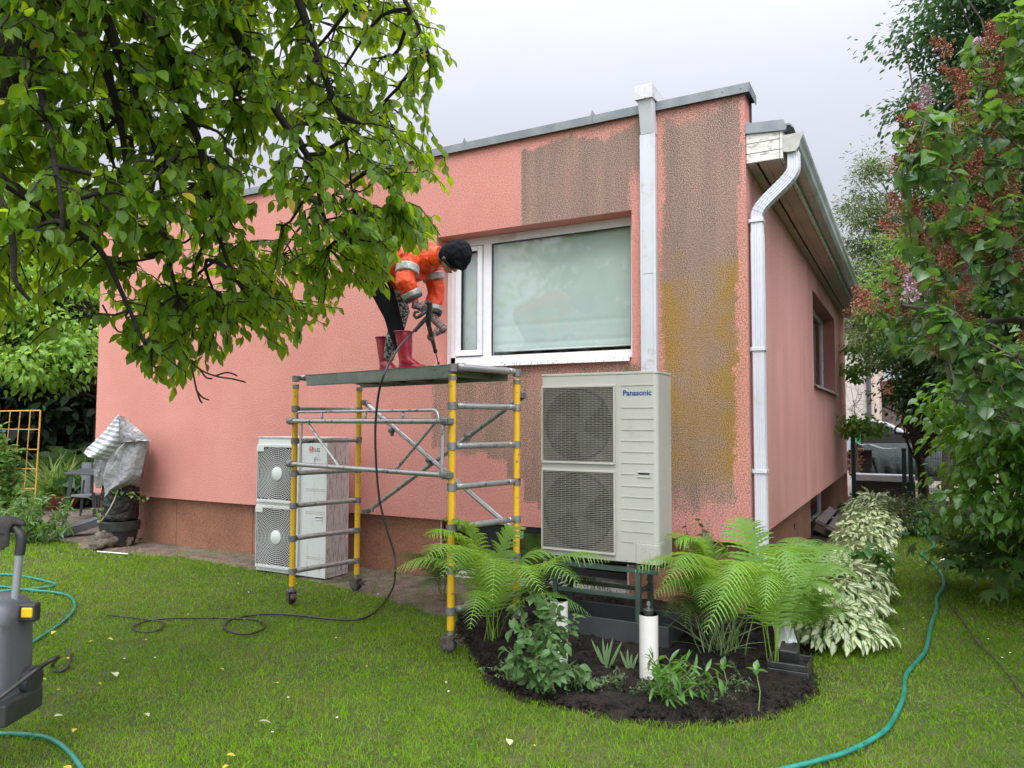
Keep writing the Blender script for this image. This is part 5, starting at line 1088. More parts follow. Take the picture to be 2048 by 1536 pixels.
limbs = [(trunk_pts, .14, .035),
    ([A_(-20, 210, 2.95), A_(60, 90, 3.0), A_(150, 72, 3.05), A_(195, 100, 3.1), A_(225, 180, 3.2), A_(245, 270, 3.3), A_(258, 390, 3.45)], .036, .010),
    ([A_(150, -160, 2.9), A_(190, -20, 2.95), A_(240, 110, 3.05), A_(300, 250, 3.2), A_(325, 370, 3.35), A_(330, 480, 3.5), A_(355, 590, 3.6)], .030, .007),
    ([A_(36, -60, 3.0), A_(130, -60, 3.0), A_(240, 0, 3.05), A_(340, 90, 3.2), A_(358, 190, 3.3), A_(400, 290, 3.45), A_(420, 420, 3.6), A_(470, 560, 3.7)], .040, .008),
    ([A_(40, -150, 3.05), A_(250, -200, 3.1), A_(440, -60, 3.2), A_(470, 60, 3.3), A_(555, 225, 3.45), A_(625, 330, 3.6), A_(650, 440, 3.7), A_(690, 480, 3.8)], .035, .007),
    ([A_(250, -200, 3.1), A_(480, -210, 3.3), A_(580, -40, 3.4), A_(635, 110, 3.5), A_(690, 250, 3.65), A_(760, 350, 3.8), A_(800, 400, 3.9)], .030, .006),
    ([A_(480, -210, 3.3), A_(720, -200, 3.5), A_(800, -20, 3.7), A_(840, 60, 3.8), A_(860, 130, 3.9)], .020, .005),
    ([A_(-150, 420, 2.9), A_(-60, 330, 2.9), A_(40, 385, 2.95), A_(120, 440, 3.0), A_(200, 500, 3.1), A_(250, 600, 3.2), A_(290, 690, 3.3)], .026, .006),
    ([A_(-60, 330, 2.9), A_(0, 400, 2.7), A_(25, 480, 2.7), A_(30, 560, 2.7), A_(60, 600, 2.75)], .018, .006),
    ([A_(60, 90, 3.0), A_(90, 220, 2.8), A_(110, 330, 2.75), A_(125, 430, 2.75), A_(118, 510, 2.8)], .016, .006),
    ([A_(-20, 210, 2.95), A_(-200, 60, 2.6), A_(-320, 120, 2.3), A_(-380, 300, 2.1)], .03, .008),
    ([A_(60, -500, 3.3), A_(300, -420, 3.4), A_(600, -330, 3.6), A_(760, -240, 3.7)], .03, .008)]
ends2 = [np.array(atd(x, y, depth_rand(x, y))) for x, y in sample_poly([(-380, 500), (-380, -250), (300, -300), (780, -150), (800, 330), (700, 480), (560, 600), (340, 640), (60, 520)], 120)]
pl_ = sample_poly(OUT, 1750)
pl_ = [q for q in pl_ if q[1] < 470 or nr.random() < .95]
pl_ += sample_poly([(480, 560), (700, 560), (685, 640), (640, 650), (580, 710), (545, 705), (520, 650)], 45)+sample_poly([(240, 560), (420, 600), (470, 690), (380, 770), (350, 790), (300, 710), (250, 690)], 45)
pl_ += sample_poly([(-100, -120), (520, -120), (560, 200), (480, 420), (300, 520), (-100, 480)], 480)
# more twigs hug the silhouette so the outline reads as leafy tips
edge = [(850, 30), (880, 70), (905, 130), (885, 165), (860, 170), (830, 205), (800, 225), (845, 300), (880, 340), (900, 365), (890, 390), (872, 440), (878, 480), (850, 495), (800, 500), (760, 580), (740, 600), (700, 560), (660, 590), (685, 630), (650, 660), (600, 680), (575, 715), (550, 700), (480, 690), (440, 720), (400, 750), (370, 770), (350, 800), (340, 770), (300, 720), (260, 725), (250, 680), (270, 650), (215, 600), (60, 700), (85, 660), (30, 680), (100, 620), (5, 700), (130, 560), (790, 250), (820, 190), (775, 480), (720, 520), (520, 650), (430, 660), (330, 740), (230, 640)]
pl_ += edge + sample_poly([(690, 470), (875, 465), (850, 500), (800, 512), (790, 560), (775, 590), (735, 602), (690, 560)], 75)
ends3 = []
for x, y in pl_: ends3.append(np.array(atd(x, y-10, depth_rand(x, y))))
paths = branchy(tb, limbs, ends2, ends3, .0115, .0058, .10, .06, .05, hang=.8)
# the bare hanging twigs in front of the pink wall
for pts in ([(375, 700), (385, 740), (392, 775), (400, 800), (405, 806)], [(392, 780), (405, 795), (418, 800)], [(355, 690), (395, 735), (430, 752), (465, 758), (492, 765)], [(430, 752), (455, 745), (475, 752)], [(400, 738), (412, 755), (425, 757)], [(205, 610), (222, 640), (235, 662), (248, 664)]):
    tb.tube(smoothpath([atd(a, c, 3.6) for a, c in pts], 4), [.0045]*(4*(len(pts)-1))+[.0028], 5)
tb.build('trunk', BARK, apple, smooth=True)
def at_(P): 
    t = nr.random(len(P)); t[nr.random(len(P)) < .010] = 1.5; return t
parts = [leaves_on(paths, 13, .064, leaf_tpl('oval', fold=.22, curl=.22), .15, .85, .7, .55, tintf=at_)]
shade_pts = sample_poly([(-700, -1300), (500, -1100), (800, -300), (500, -130), (-450, -110), (-480, 500), (-800, 500)], 5500); P_ = np.array([tuple(atd(x, y, 2.3+nr.random()*2.4)) for x, y in shade_pts]); n = len(P_)  # leaves out of view, added overhead to darken the left of the crown
parts.append(inst(leaf_tpl('small', fold=.2, curl=.2), P_, rv(n)+np.array([0, 0, -.5]), rv(n)+np.array([0, 0, 1.]), nr.uniform(.09, .14, n)))
leafobj('crown', parts, APL, apple)

# ================================================================ LILAC and the other shrubs on the right
LIL = leafmat('lilac_leaf', (.030, .085, .022), (.060, .150, .028), (.22, .42, .04), .30, .26, under=(.09, .15, .06), vein=(.12, .22, .06), spec=.5)
FLO = NM('browned_blossom'); FLO.base(FLO.mix(FLO.attr('tint'), (.20, .060, .032), (.36, .145, .085)), .85); FLO = FLO.mat
FLP = NM('faded_lilac_blossom'); FLP.base(FLP.mix(FLP.attr('tint'), (.42, .25, .32), (.5, .36, .42)), .85); FLP = FLP.mat
lilac = T('lilac_bush', 'tall lilac bush with heart-shaped leaves and browned flower heads at the right edge', 'bush', (3.0, .2, 0), world=True)
lb = MB()
LO = [(1712, 610), (1760, 590), (1745, 560), (1795, 520), (1790, 440), (1820, 400), (1818, 300), (1812, 232), (1850, 205), (1915, 190), (1925, 100), (1985, 40), (2080, -60), (2400, -60), (2400, 900), (2048, 870), (1960, 830), (1900, 800), (1860, 740), (1800, 700), (1740, 660), (1700, 640)]
def ld(px, py): return 3.9+nr.random()**1.2*1.7-(px-1700)*.0009
B0 = Vector((3.0, .2, -.05))
limbs = [([B0, Vector((2.95, .1, 1.0)), A_(2150, 700, 4.3), A_(2040, 640, 4.4), A_(1930, 650, 4.5), A_(1850, 620, 4.5), A_(1800, 610, 4.4)], .04, .008),
    ([B0, Vector((2.95, .2, 1.3)), A_(2120, 560, 4.4), A_(2020, 440, 4.5), A_(1950, 400, 4.5), A_(1880, 330, 4.5), A_(1840, 270, 4.5)], .035, .007),
    ([B0, Vector((3.0, .2, 1.6)), A_(2180, 400, 4.4), A_(2100, 250, 4.5), A_(2030, 150, 4.5), A_(1980, 80, 4.5)], .035, .007),
    ([B0, Vector((3.0, .1, 1.2)), A_(2200, 500, 4.0), A_(2250, 200, 4.0), A_(2300, 0, 4.0)], .03, .007),
    ([B0, Vector((2.9, .3, .9)), A_(2100, 780, 4.6), A_(2020, 740, 4.8), A_(1940, 700, 4.9), A_(1880, 560, 5.0), A_(1830, 470, 4.9)], .03, .007)]
e2 = [np.array(atd(x, y, ld(x, y))) for x, y in sample_poly(LO, 60)]; e3 = [np.array(atd(x, y, ld(x, y))) for x, y in sample_poly(LO, 760)]
paths = branchy(lb, limbs, e2, e3, .010, .004, .1, .05, .06)
lb.build('trunk', BARK2, lilac, smooth=True)
leafobj('crown', [leaves_on(paths, 10, .074, leaf_tpl('heart', fold=.25, curl=.3), .2, .45, .85, .5)], LIL, lilac)
def panicle(ctr, dirv, L, r, seed):
    g = np.random.default_rng(seed); n = int(420*L/.16); t = g.random(n)**.8; d = np.array(dirv)/np.linalg.norm(dirv)
    R__ = r*(1-.75*t)*np.sqrt(g.random(n))*(.6+.8*((np.sin(t*17+seed)+1)/2)); v = g.normal(size=(n, 3)); v -= d*(v@d)[:, None]; v /= np.linalg.norm(v, axis=1, keepdims=True)
    P = np.array(ctr)+d*(t*L)[:, None]+v*R__[:, None]
    return inst(leaf_tpl('small', fold=.3, curl=.3), P, v+g.normal(size=(n, 3))*.7, g.normal(size=(n, 3)), g.uniform(.008, .016, n))
heads = [(1700, 622, 1), (1745, 600, 1), (1760, 610, 1), (1905, 95, 1), (1950, 150, 1), (1925, 190, 1), (1980, 110, 0), (1840, 240, 1), (1860, 320, 1), (1885, 350, 1), (1840, 300, 1), (1930, 340, 1), (1820, 430, 1), (1795, 420, 1), (1850, 410, 1), (1900, 420, 1), (1990, 400, 1), (2030, 340, 1), (2010, 300, 1), (1990, 380, 1), (2035, 110, 1), (2010, 60, 1), (1975, 75, 1), (1830, 560, 1), (1880, 600, 0), (1905, 590, 1), (1945, 640, 1), (1860, 240, 0), (1890, 520, 1), (1920, 530, 1), (1960, 500, 1), (1830, 455, 1), (2035, 540, 1), (1800, 455, 1), (2040, 700, 1), (1870, 700, 1), (1960, 560, 0), (1990, 180, 0), (2040, 200, 1), (1950, 240, 1), (1925, 255, 1)]
heads += [(x, y, 1 if nr.random() < .97 else 0) for x, y in sample_poly([(1800, 300), (1830, 220), (1920, 60), (2048, 0), (2048, 560), (1780, 640), (1790, 480)], 34)]
for i, (x, y, br_) in enumerate(heads):
    d = 3.85+.35*((i*7) % 5)/5; c = atd(x, y+12, d); dv = (nr.normal()*.5-.15, nr.normal()*.3, .8)
    leafobj('flower_head', panicle(tuple(c), dv, .13+.05*nr.random(), .05, i), FLO if br_ else FLP, lilac, smooth=False)
# generic background foliage
def crown_tree(name, label, cat, base, crown, nleaf, L, mat, trunk_h, tr=.15, tpl=None, group=None, clump=70, bark=None, droop=.3, cl_r=.35, trunk_top=None, jitter=.6):
    """crown: list of ellipsoids (cx,cy,cz,rx,ry,rz) in world space; leaves gather in clumps on and inside them"""
    o = T(name, label, cat, base, group=group, world=True); tb = MB(); base = Vector(base)
    top = Vector(trunk_top) if trunk_top else base+Vector((0, 0, trunk_h)); 
    tb.tube(smoothpath([base-Vector((0, 0, .1)), base.lerp(top, .5)+Vector((.05, .03, 0)), top], 5), [tr*(1-.06*i) for i in range(11)], 9)
    P, D, N = [], [], []; vol = [c[3]*c[4]*c[5] for c in crown]; tot = sum(vol)**1; k = 0
    for c, v in zip(crown, vol):
        m = max(4, int(clump*v/tot)); per = max(4, int(nleaf/clump))
        for _ in range(m):
            u = rv(1)[0]; r = nr.random()**.33*1.0; ctr = np.array(c[:3])+u*r*np.array(c[3:6])
            if k % 3 == 0: tb.tube([Vector(p) for p in curve_pts(tuple(top if nr.random() < .6 else base.lerp(top, .6+.4*nr.random())), ctr, k=5, wob=.12)], [tr*.22*(1-.15*i) for i in range(6)], 5)
            k += 1; s = cl_r*(.6+.8*nr.random()); q = nr.normal(size=(per, 3))*np.array([s, s, s*.45])*.6; P.append(ctr+q); D.append(q/(np.linalg.norm(q, axis=1, keepdims=True)+1e-6)+np.array([0, 0, -droop])+rv(per)*jitter); N.append(rv(per)*.6+np.array([0, 0, 1.0]))
    P, D, N = map(np.concatenate, (P, D, N)); n = len(P)
    tb.build('trunk', bark or BARK2, o, smooth=True)
    leafobj('crown', inst(tpl if tpl is not None else leaf_tpl('small', fold=.2, curl=.2), P, D, N, L*nr.uniform(.7, 1.3, n)), mat, o, smooth=L > .08)
    return o
G1 = leafmat('mid_green_leaf', (.030, .075, .018), (.055, .125, .028), (.16, .30, .04), .3, .45)
G2 = leafmat('yellow_green_leaf', (.085, .155, .025), (.15, .25, .045), (.30, .48, .06), .35, .5)
G3 = leafmat('dark_conifer_leaf', (.012, .028, .012), (.025, .05, .02), (.03, .07, .02), .12, .6)
G4 = leafmat('bluish_leaf', (.030, .070, .030), (.055, .115, .045), (.10, .22, .05), .28, .4)
G5 = leafmat('olive_spray', (.10, .135, .045), (.16, .19, .07), (.2, .28, .08), .25, .6)
BR = leafmat('bright_shrub_leaf', (.045, .12, .018), (.085, .21, .03), (.26, .5, .04), .35, .24, vein=(.13, .26, .06), spec=.6)
# tall tree behind the lilac (right), thuja-like tree farther back, trees behind the driveway
def ell(px, py, d, rx, rz, ry=None):
    c = atd(px, py, d); return (c.x, c.y, c.z, rx, ry or rx, rz)
c = atd(1960, 300, 9.5)
crown_tree('tall_tree', 'tall dense small-leaved tree rising behind the lilac bush at upper right', 'tree', (c.x+.8, c.y, 0), [ell(1925, 60, 9.5, .55, .6), ell(1960, 190, 9.3, .75, .7), ell(1930, 250, 9.5, .6, .5), ell(2050, 60, 9.6, 1.0, 1.0), ell(1900, 130, 9.6, .38, .3), ell(2080, 300, 9.6, 1.2, 1.2), ell(1985, 470, 9.5, 1.0, .9), ell(2100, 600, 9.5, 1.4, 1.3), ell(1870, 345, 9.5, .28, .3), ell(1960, -60, 9.5, .7, .6), ell(1845, 220, 9.6, .25, .12), ell(1840, 60, 9.6, .22, .1), ell(1905, 400, 9.6, .5, .5)], 60000, .075, G4, 4.2, .14, clump=480, cl_r=.34)
c = atd(1850, 500, 17)
crown_tree('thuja', 'thin olive-green conifer seen between the gutter and the lilac bush', 'conifer', (c.x+.3, c.y, 0), [ell(1735, 350, 17, .45, .5), ell(1730, 440, 17, .65, .8), ell(1740, 560, 17, .75, .9), ell(1760, 660, 17, .9, .9), ell(1800, 480, 17.5, .8, 1.2), ell(1745, 322, 17, .15, .4)], 26000, .10, G5, 5.5, .12, leaf_tpl('lance', fold=.1, curl=.2), clump=260, cl_r=.30, droop=.1)
c = atd(1840, 700, 15)
crown_tree('yellow_green_tree', 'bright yellow-green tree low behind the far gutter end', 'tree', (c.x+1.5, c.y+1, 0), [ell(1770, 560, 15.5, .6, .6), ell(1810, 520, 15.5, .9, .8), ell(1800, 620, 15, .9, .6), ell(1880, 600, 15, 1.3, 1.4)], 7000, .075, G2, 3.5, .1, clump=160)
c = atd(1850, 760, 13.2)
crown_tree('dark_tree', 'dark bushy tree over the leaning brown trunk by the fence', 'tree', (onz(1848, 1000).x, onz(1848, 1000).y, 0), [ell(1840, 700, 12.5, .85, .55), ell(1900, 760, 12.5, 1.1, .7), ell(1850, 620, 13, .9, .5), ell(1930, 640, 12.8, 1.2, 1.0), ell(1990, 760, 12.5, 1.2, 1.2), ell(1860, 820, 12.3, .45, .3)], 22000, .085, G1, 1.9, .12, clump=300, trunk_top=tuple(atd(1825, 870, 12.6)))
# young maple / shrub mass at the right edge, leaning over the lawn
crown_tree('glossy_shrub', 'bright glossy-leaved shrub leaning over the lawn at the right edge below the lilac', 'shrub', tuple(onz(2090, 1150)), [ell(1965, 905, 6.3, .35, .28), ell(2040, 880, 6.0, .55, .4), ell(1930, 960, 6.6, .20, .16), ell(1980, 1000, 6.2, .36, .22), ell(2060, 1000, 5.8, .5, .4), ell(2110, 780, 5.8, .6, .6), ell(1915, 845, 6.6, .3, .25), ell(1905, 880, 6.9, .22, .2), ell(1990, 820, 6.2, .5, .3)], 4600, .088, BR, .9, .03, leaf_tpl('hosta', fold=.25, curl=.35), clump=170, cl_r=.22, droop=.5, jitter=.35)
crown_tree('maple_sapling', 'dark maple sapling with broad lobed leaves low at the right edge of the lawn', 'sapling', tuple(onz(2060, 1120)), [ell(1925, 1090, 6.9, .13, .15), ell(1965, 1085, 6.8, .28, .2), ell(2030, 1070, 6.6, .42, .28), ell(2090, 1090, 6.3, .4, .3), ell(1950, 1040, 7.0, .2, .14), ell(2030, 1120, 6.2, .4, .12)], 620, .17, G1, .4, .02, maple_tpl(), clump=90, cl_r=.18, droop=.25, jitter=.3)
crown_tree('background_hedge', 'dark green hedge mass behind the lilac along the right boundary', 'hedge', (3.9, 4.5, 0), [(3.9, 4.2, 1.1, 1.0, 2.2, 1.1), (3.6, 7, 1.2, 1.1, 2.0, 1.3), (4.6, 2, 1.2, 1.0, 1.6, 1.2), (3.2, 9, 1.0, .9, 1.2, 1.1), (4.4, 5.5, 2.6, 1.2, 2.5, 1.1)], 15000, .085, G3, 1.2, .06, clump=420, cl_r=.35)
crown_tree('apricot_branch', 'light green leafy sapling growing against the neighbouring beige wall', 'sapling', tuple(onz(1712, 985, 0)), [ell(1712, 745, 13.5, .22, .16), ell(1705, 700, 13.5, .14, .12), ell(1725, 860, 12.5, .25, .12), ell(1760, 850, 12.3, .12, .05), ell(1705, 850, 12.5, .2, .14)], 900, .085, G2, 2.0, .02, leaf_tpl('oval'), clump=50, cl_r=.16, droop=.7)
rb = onz(1800, 1070)
crown_tree('rose_shrub', 'low dark-stemmed shrub at the end of the variegated hosta row', 'shrub', tuple(rb), [(rb.x, rb.y, .28, .34, .4, .24), (rb.x-.3, rb.y+.3, .2, .3, .3, .2), (rb.x+.15, rb.y+.3, .4, .25, .3, .2)], 2200, .045, leafmat('bronze_leaf', (.03, .05, .02), (.09, .10, .035), (.12, .2, .04), .25, .45), .3, .012, clump=90, cl_r=.13)
# left background
crown_tree('plum_tree', 'leafy mid-green tree behind the left corner of the house', 'tree', (-13.2, 3.0, 0), [ell(90, 620, 15, 1.9, .8), ell(120, 560, 15.5, 1.7, .9), ell(60, 700, 15, 1.5, .5), ell(160, 680, 15.5, 1.1, .7), ell(30, 560, 15.5, 1.6, .8), ell(180, 600, 16, .9, 1.0), ell(-100, 600, 14.5, 2.2, 1.5), ell(-60, 400, 16, 2.5, 1.5), ell(130, 745, 14.5, .9, .35), ell(60, 720, 13.5, 1.2, .45), ell(160, 700, 13.8, .6, .5), ell(20, 660, 13.5, 1.2, .6)], 34000, .125, leafmat('plum_leaf', (.10, .20, .03), (.19, .33, .055), (.40, .62, .08), .40, .35, vein=(.12, .24, .05)), 3.2, .14, leaf_tpl('oval'), clump=520, cl_r=.38, bark=BARK, droop=.6)
crown_tree('spruce', 'nearly black conifer mass behind the trellis and patio', 'conifer', (-17.5, 7.0, 0), [ell(60, 790, 21, 3.5, 1.0), ell(170, 800, 21, 2.6, 1.2), ell(100, 700, 22, 3.5, 1.5), ell(-150, 760, 20, 3.5, 1.6), ell(180, 900, 20.5, 2.0, .8), ell(20, 900, 20.5, 2.8, .8), ell(60, 560, 24, 3.5, 2.0), ell(-100, 500, 24, 3.5, 2.0)], 42000, .34, G3, 5, .2, leaf_tpl('small'), clump=900, cl_r=.8, bark=BARK)
c = atd(60, 480, 24)
crown_tree('pale_green_tree', 'pale green tree seen far behind through the overhanging branches', 'tree', (-22, 10, 0), [ell(70, 430, 27, 2.2, 1.6), ell(150, 500, 27, 1.8, 1.5), ell(20, 520, 27, 2.5, 1.6), ell(300, 420, 30, 1.5, 1.0)], 6000, .22, G2, 6, .2, clump=180, cl_r=.7)
# ---------------------------------------------------------------- ferns
FRN = leafmat('fern_frond', (.085, .20, .028), (.22, .39, .055), (.38, .60, .06), .38, .5, under=(.14, .25, .06))
FRD = leafmat('shaded_fern_frond', (.035, .085, .018), (.07, .14, .028), (.16, .28, .04), .3, .5)  # darkened copy of the frond colour, with shade painted in
def frond(root, tip, rise, width, npin=38, seed=0, t_start=.16, roll=0.0):
    g = np.random.default_rng(seed); a = np.array(root, float); b = np.array(tip, float); ctrl = a+(b-a)*.38+np.array([0, 0, rise])
    ts = np.linspace(0, 1, npin+1); Pp = ((1-ts)**2)[:, None]*a+(2*ts*(1-ts))[:, None]*ctrl+(ts**2)[:, None]*b
    Tn = np.gradient(Pp, axis=0); Tn /= np.linalg.norm(Tn, axis=1, keepdims=True)
    up = np.array([0, 0, 1.0]); hd = (b-a)*np.array([1, 1, 0]); hd /= np.linalg.norm(hd)+1e-9
    side = np.cross(hd, up); side = side*math.cos(roll)+up*math.sin(roll)
    V, F, t_, m_ = [], [], [], []
    # rachis
    for j in range(npin):
        w = .0035*(1-.8*ts[j]); i = len(V); nb_ = np.cross(Tn[j], side)
        V += [Pp[j]-side*w, Pp[j]+side*w, Pp[j+1]+side*w*.95, Pp[j+1]-side*w*.95]; F.append((i, i+1, i+2, i+3)); t_ += [.8]*4; m_ += [0]*4
    tone = g.random()
    for j in range(1, npin+1):
        t = ts[j]
        if t < t_start: continue
        u = (t-t_start)/(1-t_start); L = width*(math.sin(PI*min(1, u*.82+.16))**.8)*(1-.1*g.random()) if u < .97 else width*.12
        L = max(L, width*.08)
        for s in (-1, 1):
            d = side*s*.93+Tn[j]*(.28+.35*u); d = d+up*.12*(1-u)+g.normal(size=3)*.05; d /= np.linalg.norm(d); nrm = np.cross(d, Tn[j])*s; K = 11
            drop = .28+.15*g.random(); base = len(V); wv = .0115*(L/.12)**.6
            for q in range(K+1):
                v = q/K; w = wv*(1-v)**.75*(1.0 if q % 2 == 0 else .45)+.0006; p = Pp[j]+d*L*v+np.array([0, 0, -1.0])*L*drop*v*v+Tn[j]*L*.12*v*v
                ww = Tn[j]*w; V += [p-ww*.9, p+ww*1.1]; t_ += [min(1, max(0, tone*.6+.4*g.random()*.5+.25*v))]*2; m_ += [1, 1]
            for q in range(K): i = base+2*q; F.append((i, i+1, i+3, i+2))
    return np.array(V), np.array(F), np.array(t_), np.array(m_)
def fern(name, label, base, fr_list, mat=FRN, group=None):
    o = T(name, label, 'fern', tuple(base), group=group, world=True)
    for k, (tip, rise, w, *rest) in enumerate(fr_list):
        rt_ = np.array(base)+np.array([nr.normal()*.03, nr.normal()*.03, 0]); leafobj('frond', frond(rt_, tip, rise*1.12, w*1.5, seed=hash((round(tip[0], 2), k)) % 99999, *( () )), mat, o, smooth=False)
    return o
def ft(px, py, d): return tuple(atd(px, py, d))
fb = onz(985, 1290)
fern('fern', 'big bright green fern between the scaffold legs and the tall weed', fb, [
    (ft(905, 1040, 4.95), .55, .17), (ft(860, 1070, 4.75), .60, .16), (ft(850, 1115, 4.35), .62, .15), (ft(1030, 1055, 5.2), .5, .15), (ft(885, 1150, 4.1), .70, .13), (ft(985, 1200, 3.95), .72, .12), (ft(1085, 1185, 4.2), .62, .12),
    (ft(1165, 1175, 4.3), .60, .12), (ft(1215, 1120, 4.75), .52, .15), (ft(790, 1140, 4.9), .55, .13), (ft(1110, 1110, 5.2), .5, .13), (ft(940, 1255, 4.0), .52, .10), (ft(1000, 1110, 5.4), .45, .13), (ft(1180, 1230, 4.9), .45, .11)])
fb2 = onz(875, 1190)
fern('fern', 'darker fern low against the plinth behind the front scaffold leg', fb2, [(ft(800, 1120, 6.0), .35, .12), (ft(850, 1150, 5.8), .35, .11), (ft(930, 1130, 6.0), .35, .11), (ft(880, 1110, 6.3), .35, .11), (ft(910, 1200, 5.5), .3, .10), (ft(840, 1190, 5.6), .25, .1)], FRD)
fb2 = onz(1080, 1235)
fern('fern', 'shaded fern under the left end of the cream heat pump', fb2, [(ft(1130, 1060, 5.8), .35, .13), (ft(1070, 1070, 5.8), .35, .12), (ft(1200, 1100, 5.6), .4, .12), (ft(1230, 1190, 5.4), .4, .12), (ft(1050, 1150, 5.2), .4, .11), (ft(1160, 1160, 5.2), .4, .11)], FRD)
fb = onz(1550, 1335)
fern('fern', 'tallest bright fern with upright fronds in front of the white downpipe', fb, [
    (ft(1483, 1035, 5.1), .42, .17), (ft(1600, 1075, 5.2), .50, .14), (ft(1690, 1095, 5.2), .55, .15), (ft(1720, 1160, 4.7), .62, .13), (ft(1440, 1205, 4.1), .80, .14), (ft(1412, 1262, 4.0), .70, .13), (ft(1590, 1180, 4.2), .88, .12), (ft(1700, 1215, 4.5), .60, .11),
    (ft(1560, 1100, 5.0), .45, .13), (ft(1650, 1140, 4.9), .5, .13), (ft(1530, 1215, 4.1), .7, .11), (ft(1640, 1080, 5.4), .5, .13)])
fb = onz(1470, 1300)
fern('fern', 'wide arching fern beside the right edge of the cream heat pump', fb, [
    (ft(1350, 1085, 5.0), .60, .17), (ft(1345, 1140, 4.6), .62, .15), (ft(1272, 1140, 4.75), .58, .14), (ft(1395, 1085, 5.2), .55, .16), (ft(1325, 1165, 4.35), .58, .14), (ft(1445, 1110, 5.0), .55, .15), (ft(1400, 1210, 4.3), .55, .12), (ft(1500, 1130, 5.1), .5, .13), (ft(1310, 1190, 4.6), .5, .12), (ft(1380, 1180, 5.0), .5, .13)])
for i, (x, y, lab) in enumerate(((95, 960, 'leftmost dim fern clump behind the patio table'), (140, 950, 'middle dim fern clump behind the patio table'), (185, 955, 'rightmost dim fern clump behind the patio table'))):
    bb0 = onz(x, y+28); fr_l = []
    for k in range(9): a = 2*PI*k/9+i; fr_l.append(((bb0.x+.75*math.cos(a), bb0.y+.75*math.sin(a), .75+.25*math.sin(k*2.3)), .7, .18))
    fern('fern', lab, bb0, fr_l, FRD, 'ferns behind the patio')
fb2 = onz(1400, 1265)
fern('fern', 'dark shaded fern between the arching fern and the grey tray', fb2, [(ft(1340, 1180, 4.9), .4, .11), (ft(1330, 1230, 4.8), .35, .10), (ft(1400, 1160, 5.1), .4, .11), (ft(1370, 1250, 4.5), .35, .10), (ft(1460, 1190, 4.9), .4, .11), (ft(1440, 1240, 4.5), .35, .10), (ft(1500, 1220, 4.9), .4, .10)], FRD)
fb2 = onz(1640, 1290)
fern('fern', 'low green fern between the slanted pipe foot and the nearest hosta', fb2, [(ft(1610, 1200, 4.9), .3, .09), (ft(1660, 1200, 4.9), .3, .09), (ft(1690, 1240, 4.7), .3, .09), (ft(1600, 1250, 4.6), .28, .08), (ft(1630, 1190, 5.2), .3, .09)])
# ---------------------------------------------------------------- hostas along the side wall
HOSM = NM('variegated_hosta'); md = HOSM.attr('mid'); t_ = HOSM.attr('tint'); nn = HOSM.noise(60, 3, .6)
edge_f = HOSM.ramp(HOSM.m('ADD', md, HOSM.m('MULTIPLY', HOSM.m('SUBTRACT', nn, .5), .9)), .55, .78)
HOSM.base(HOSM.mix(edge_f, HOSM.mix(t_, (.54, .61, .33), (.66, .69, .50)), (.08, .19, .04)), .4); tl_ = HOSM.n('ShaderNodeBsdfTranslucent'); tl_.inputs[0].default_value = (.6, .65, .3, 1); ms_ = HOSM.n('ShaderNodeMixShader'); ms_.inputs[0].default_value = .25
HOSM.l(HOSM.p.outputs[0], ms_.inputs[1]); HOSM.l(tl_.outputs[0], ms_.inputs[2]); HOSM.l(ms_.outputs[0], HOSM.out.inputs[0]); HOSM = HOSM.mat
GHO = leafmat('green_hosta', (.04, .13, .025), (.07, .19, .035), (.2, .4, .04), .3, .3, vein=(.1, .2, .05))
def hosta(loc, R__, H, n, L, lab, mat=HOSM, kind='hosta', wr=1.0):
    o = T('hosta', lab, 'hosta', loc, group='hostas along the side wall', world=True); P, D, N = [], [], []; st = MB()
    for k in range(n):
        a = 2*PI*nr.random(); r = R__*math.sqrt(nr.random()); h = H*(1-.65*(r/R__)**2)*(.75+.35*nr.random()); d = np.array([math.cos(a), math.sin(a), 0])
        p = np.array(loc)+d*r+np.array([0, 0, h]); P.append(p); D.append(d*(.75+.3*nr.random())+np.array([0, 0, .35-1.1*(r/R__)])+rv(1)[0]*.6); N.append(np.array([0, 0, 1])+d*.4+rv(1)[0]*.6)
        if k % 3 == 0: st.tube([Vector(loc)+Vector(tuple(d))*r*.15, Vector(tuple(p*.5))+Vector(loc)*.5+Vector((0, 0, h*.2)), Vector(tuple(p))], [.004, .003, .002], 4)
    st.build('stems', pm('stalk_green', (.18, .26, .07), None, 5, .5), o); leafobj('foliage', inst(leaf_tpl(kind, fold=.35, curl=.35), P, D, N, L*nr.uniform(.75, 1.2, n), None if wr == 1 else L*wr*nr.uniform(.8, 1.1, n)), mat, o)
hosta((.62, -.30, 0), .37, .26, 520, .088, 'nearest and largest-leaved variegated hosta at the front of the row')
hosta((.58, .45, 0), .37, .30, 420, .090, 'variegated hosta just behind the nearest one in the row')
hosta((.60, 1.25, 0), .38, .30, 360, .095, 'third variegated hosta from the front, beside the terracotta plinth')
hosta((.58, 2.2, 0), .36, .32, 380, .085, 'middle variegated hosta with a few plain green leaves in front of it')
hosta((.60, 3.1, 0), .36, .36, 420, .08, 'variegated hosta level with the basement plank cover')
hosta((.60, 4.1, 0), .38, .38, 460, .08, 'narrow-leaved variegated hosta behind the plank cover')
hosta((.62, 5.3, 0), .42, .40, 500, .085, 'second last pale hosta of the row, near the far house corner')
hosta((.60, 6.7, 0), .48, .45, 420, .15, 'last and tallest pale hosta, at the fence end of the row', wr=.6)
hosta((.75, 1.75, 0.02), .22, .36, 60, .12, 'small plain green plant among the variegated hostas', GHO)
hosta((1.05, 6.0, 0), .45, .38, 150, .16, 'dark green broad-leaved hosta beside the end of the pale row', GHO)
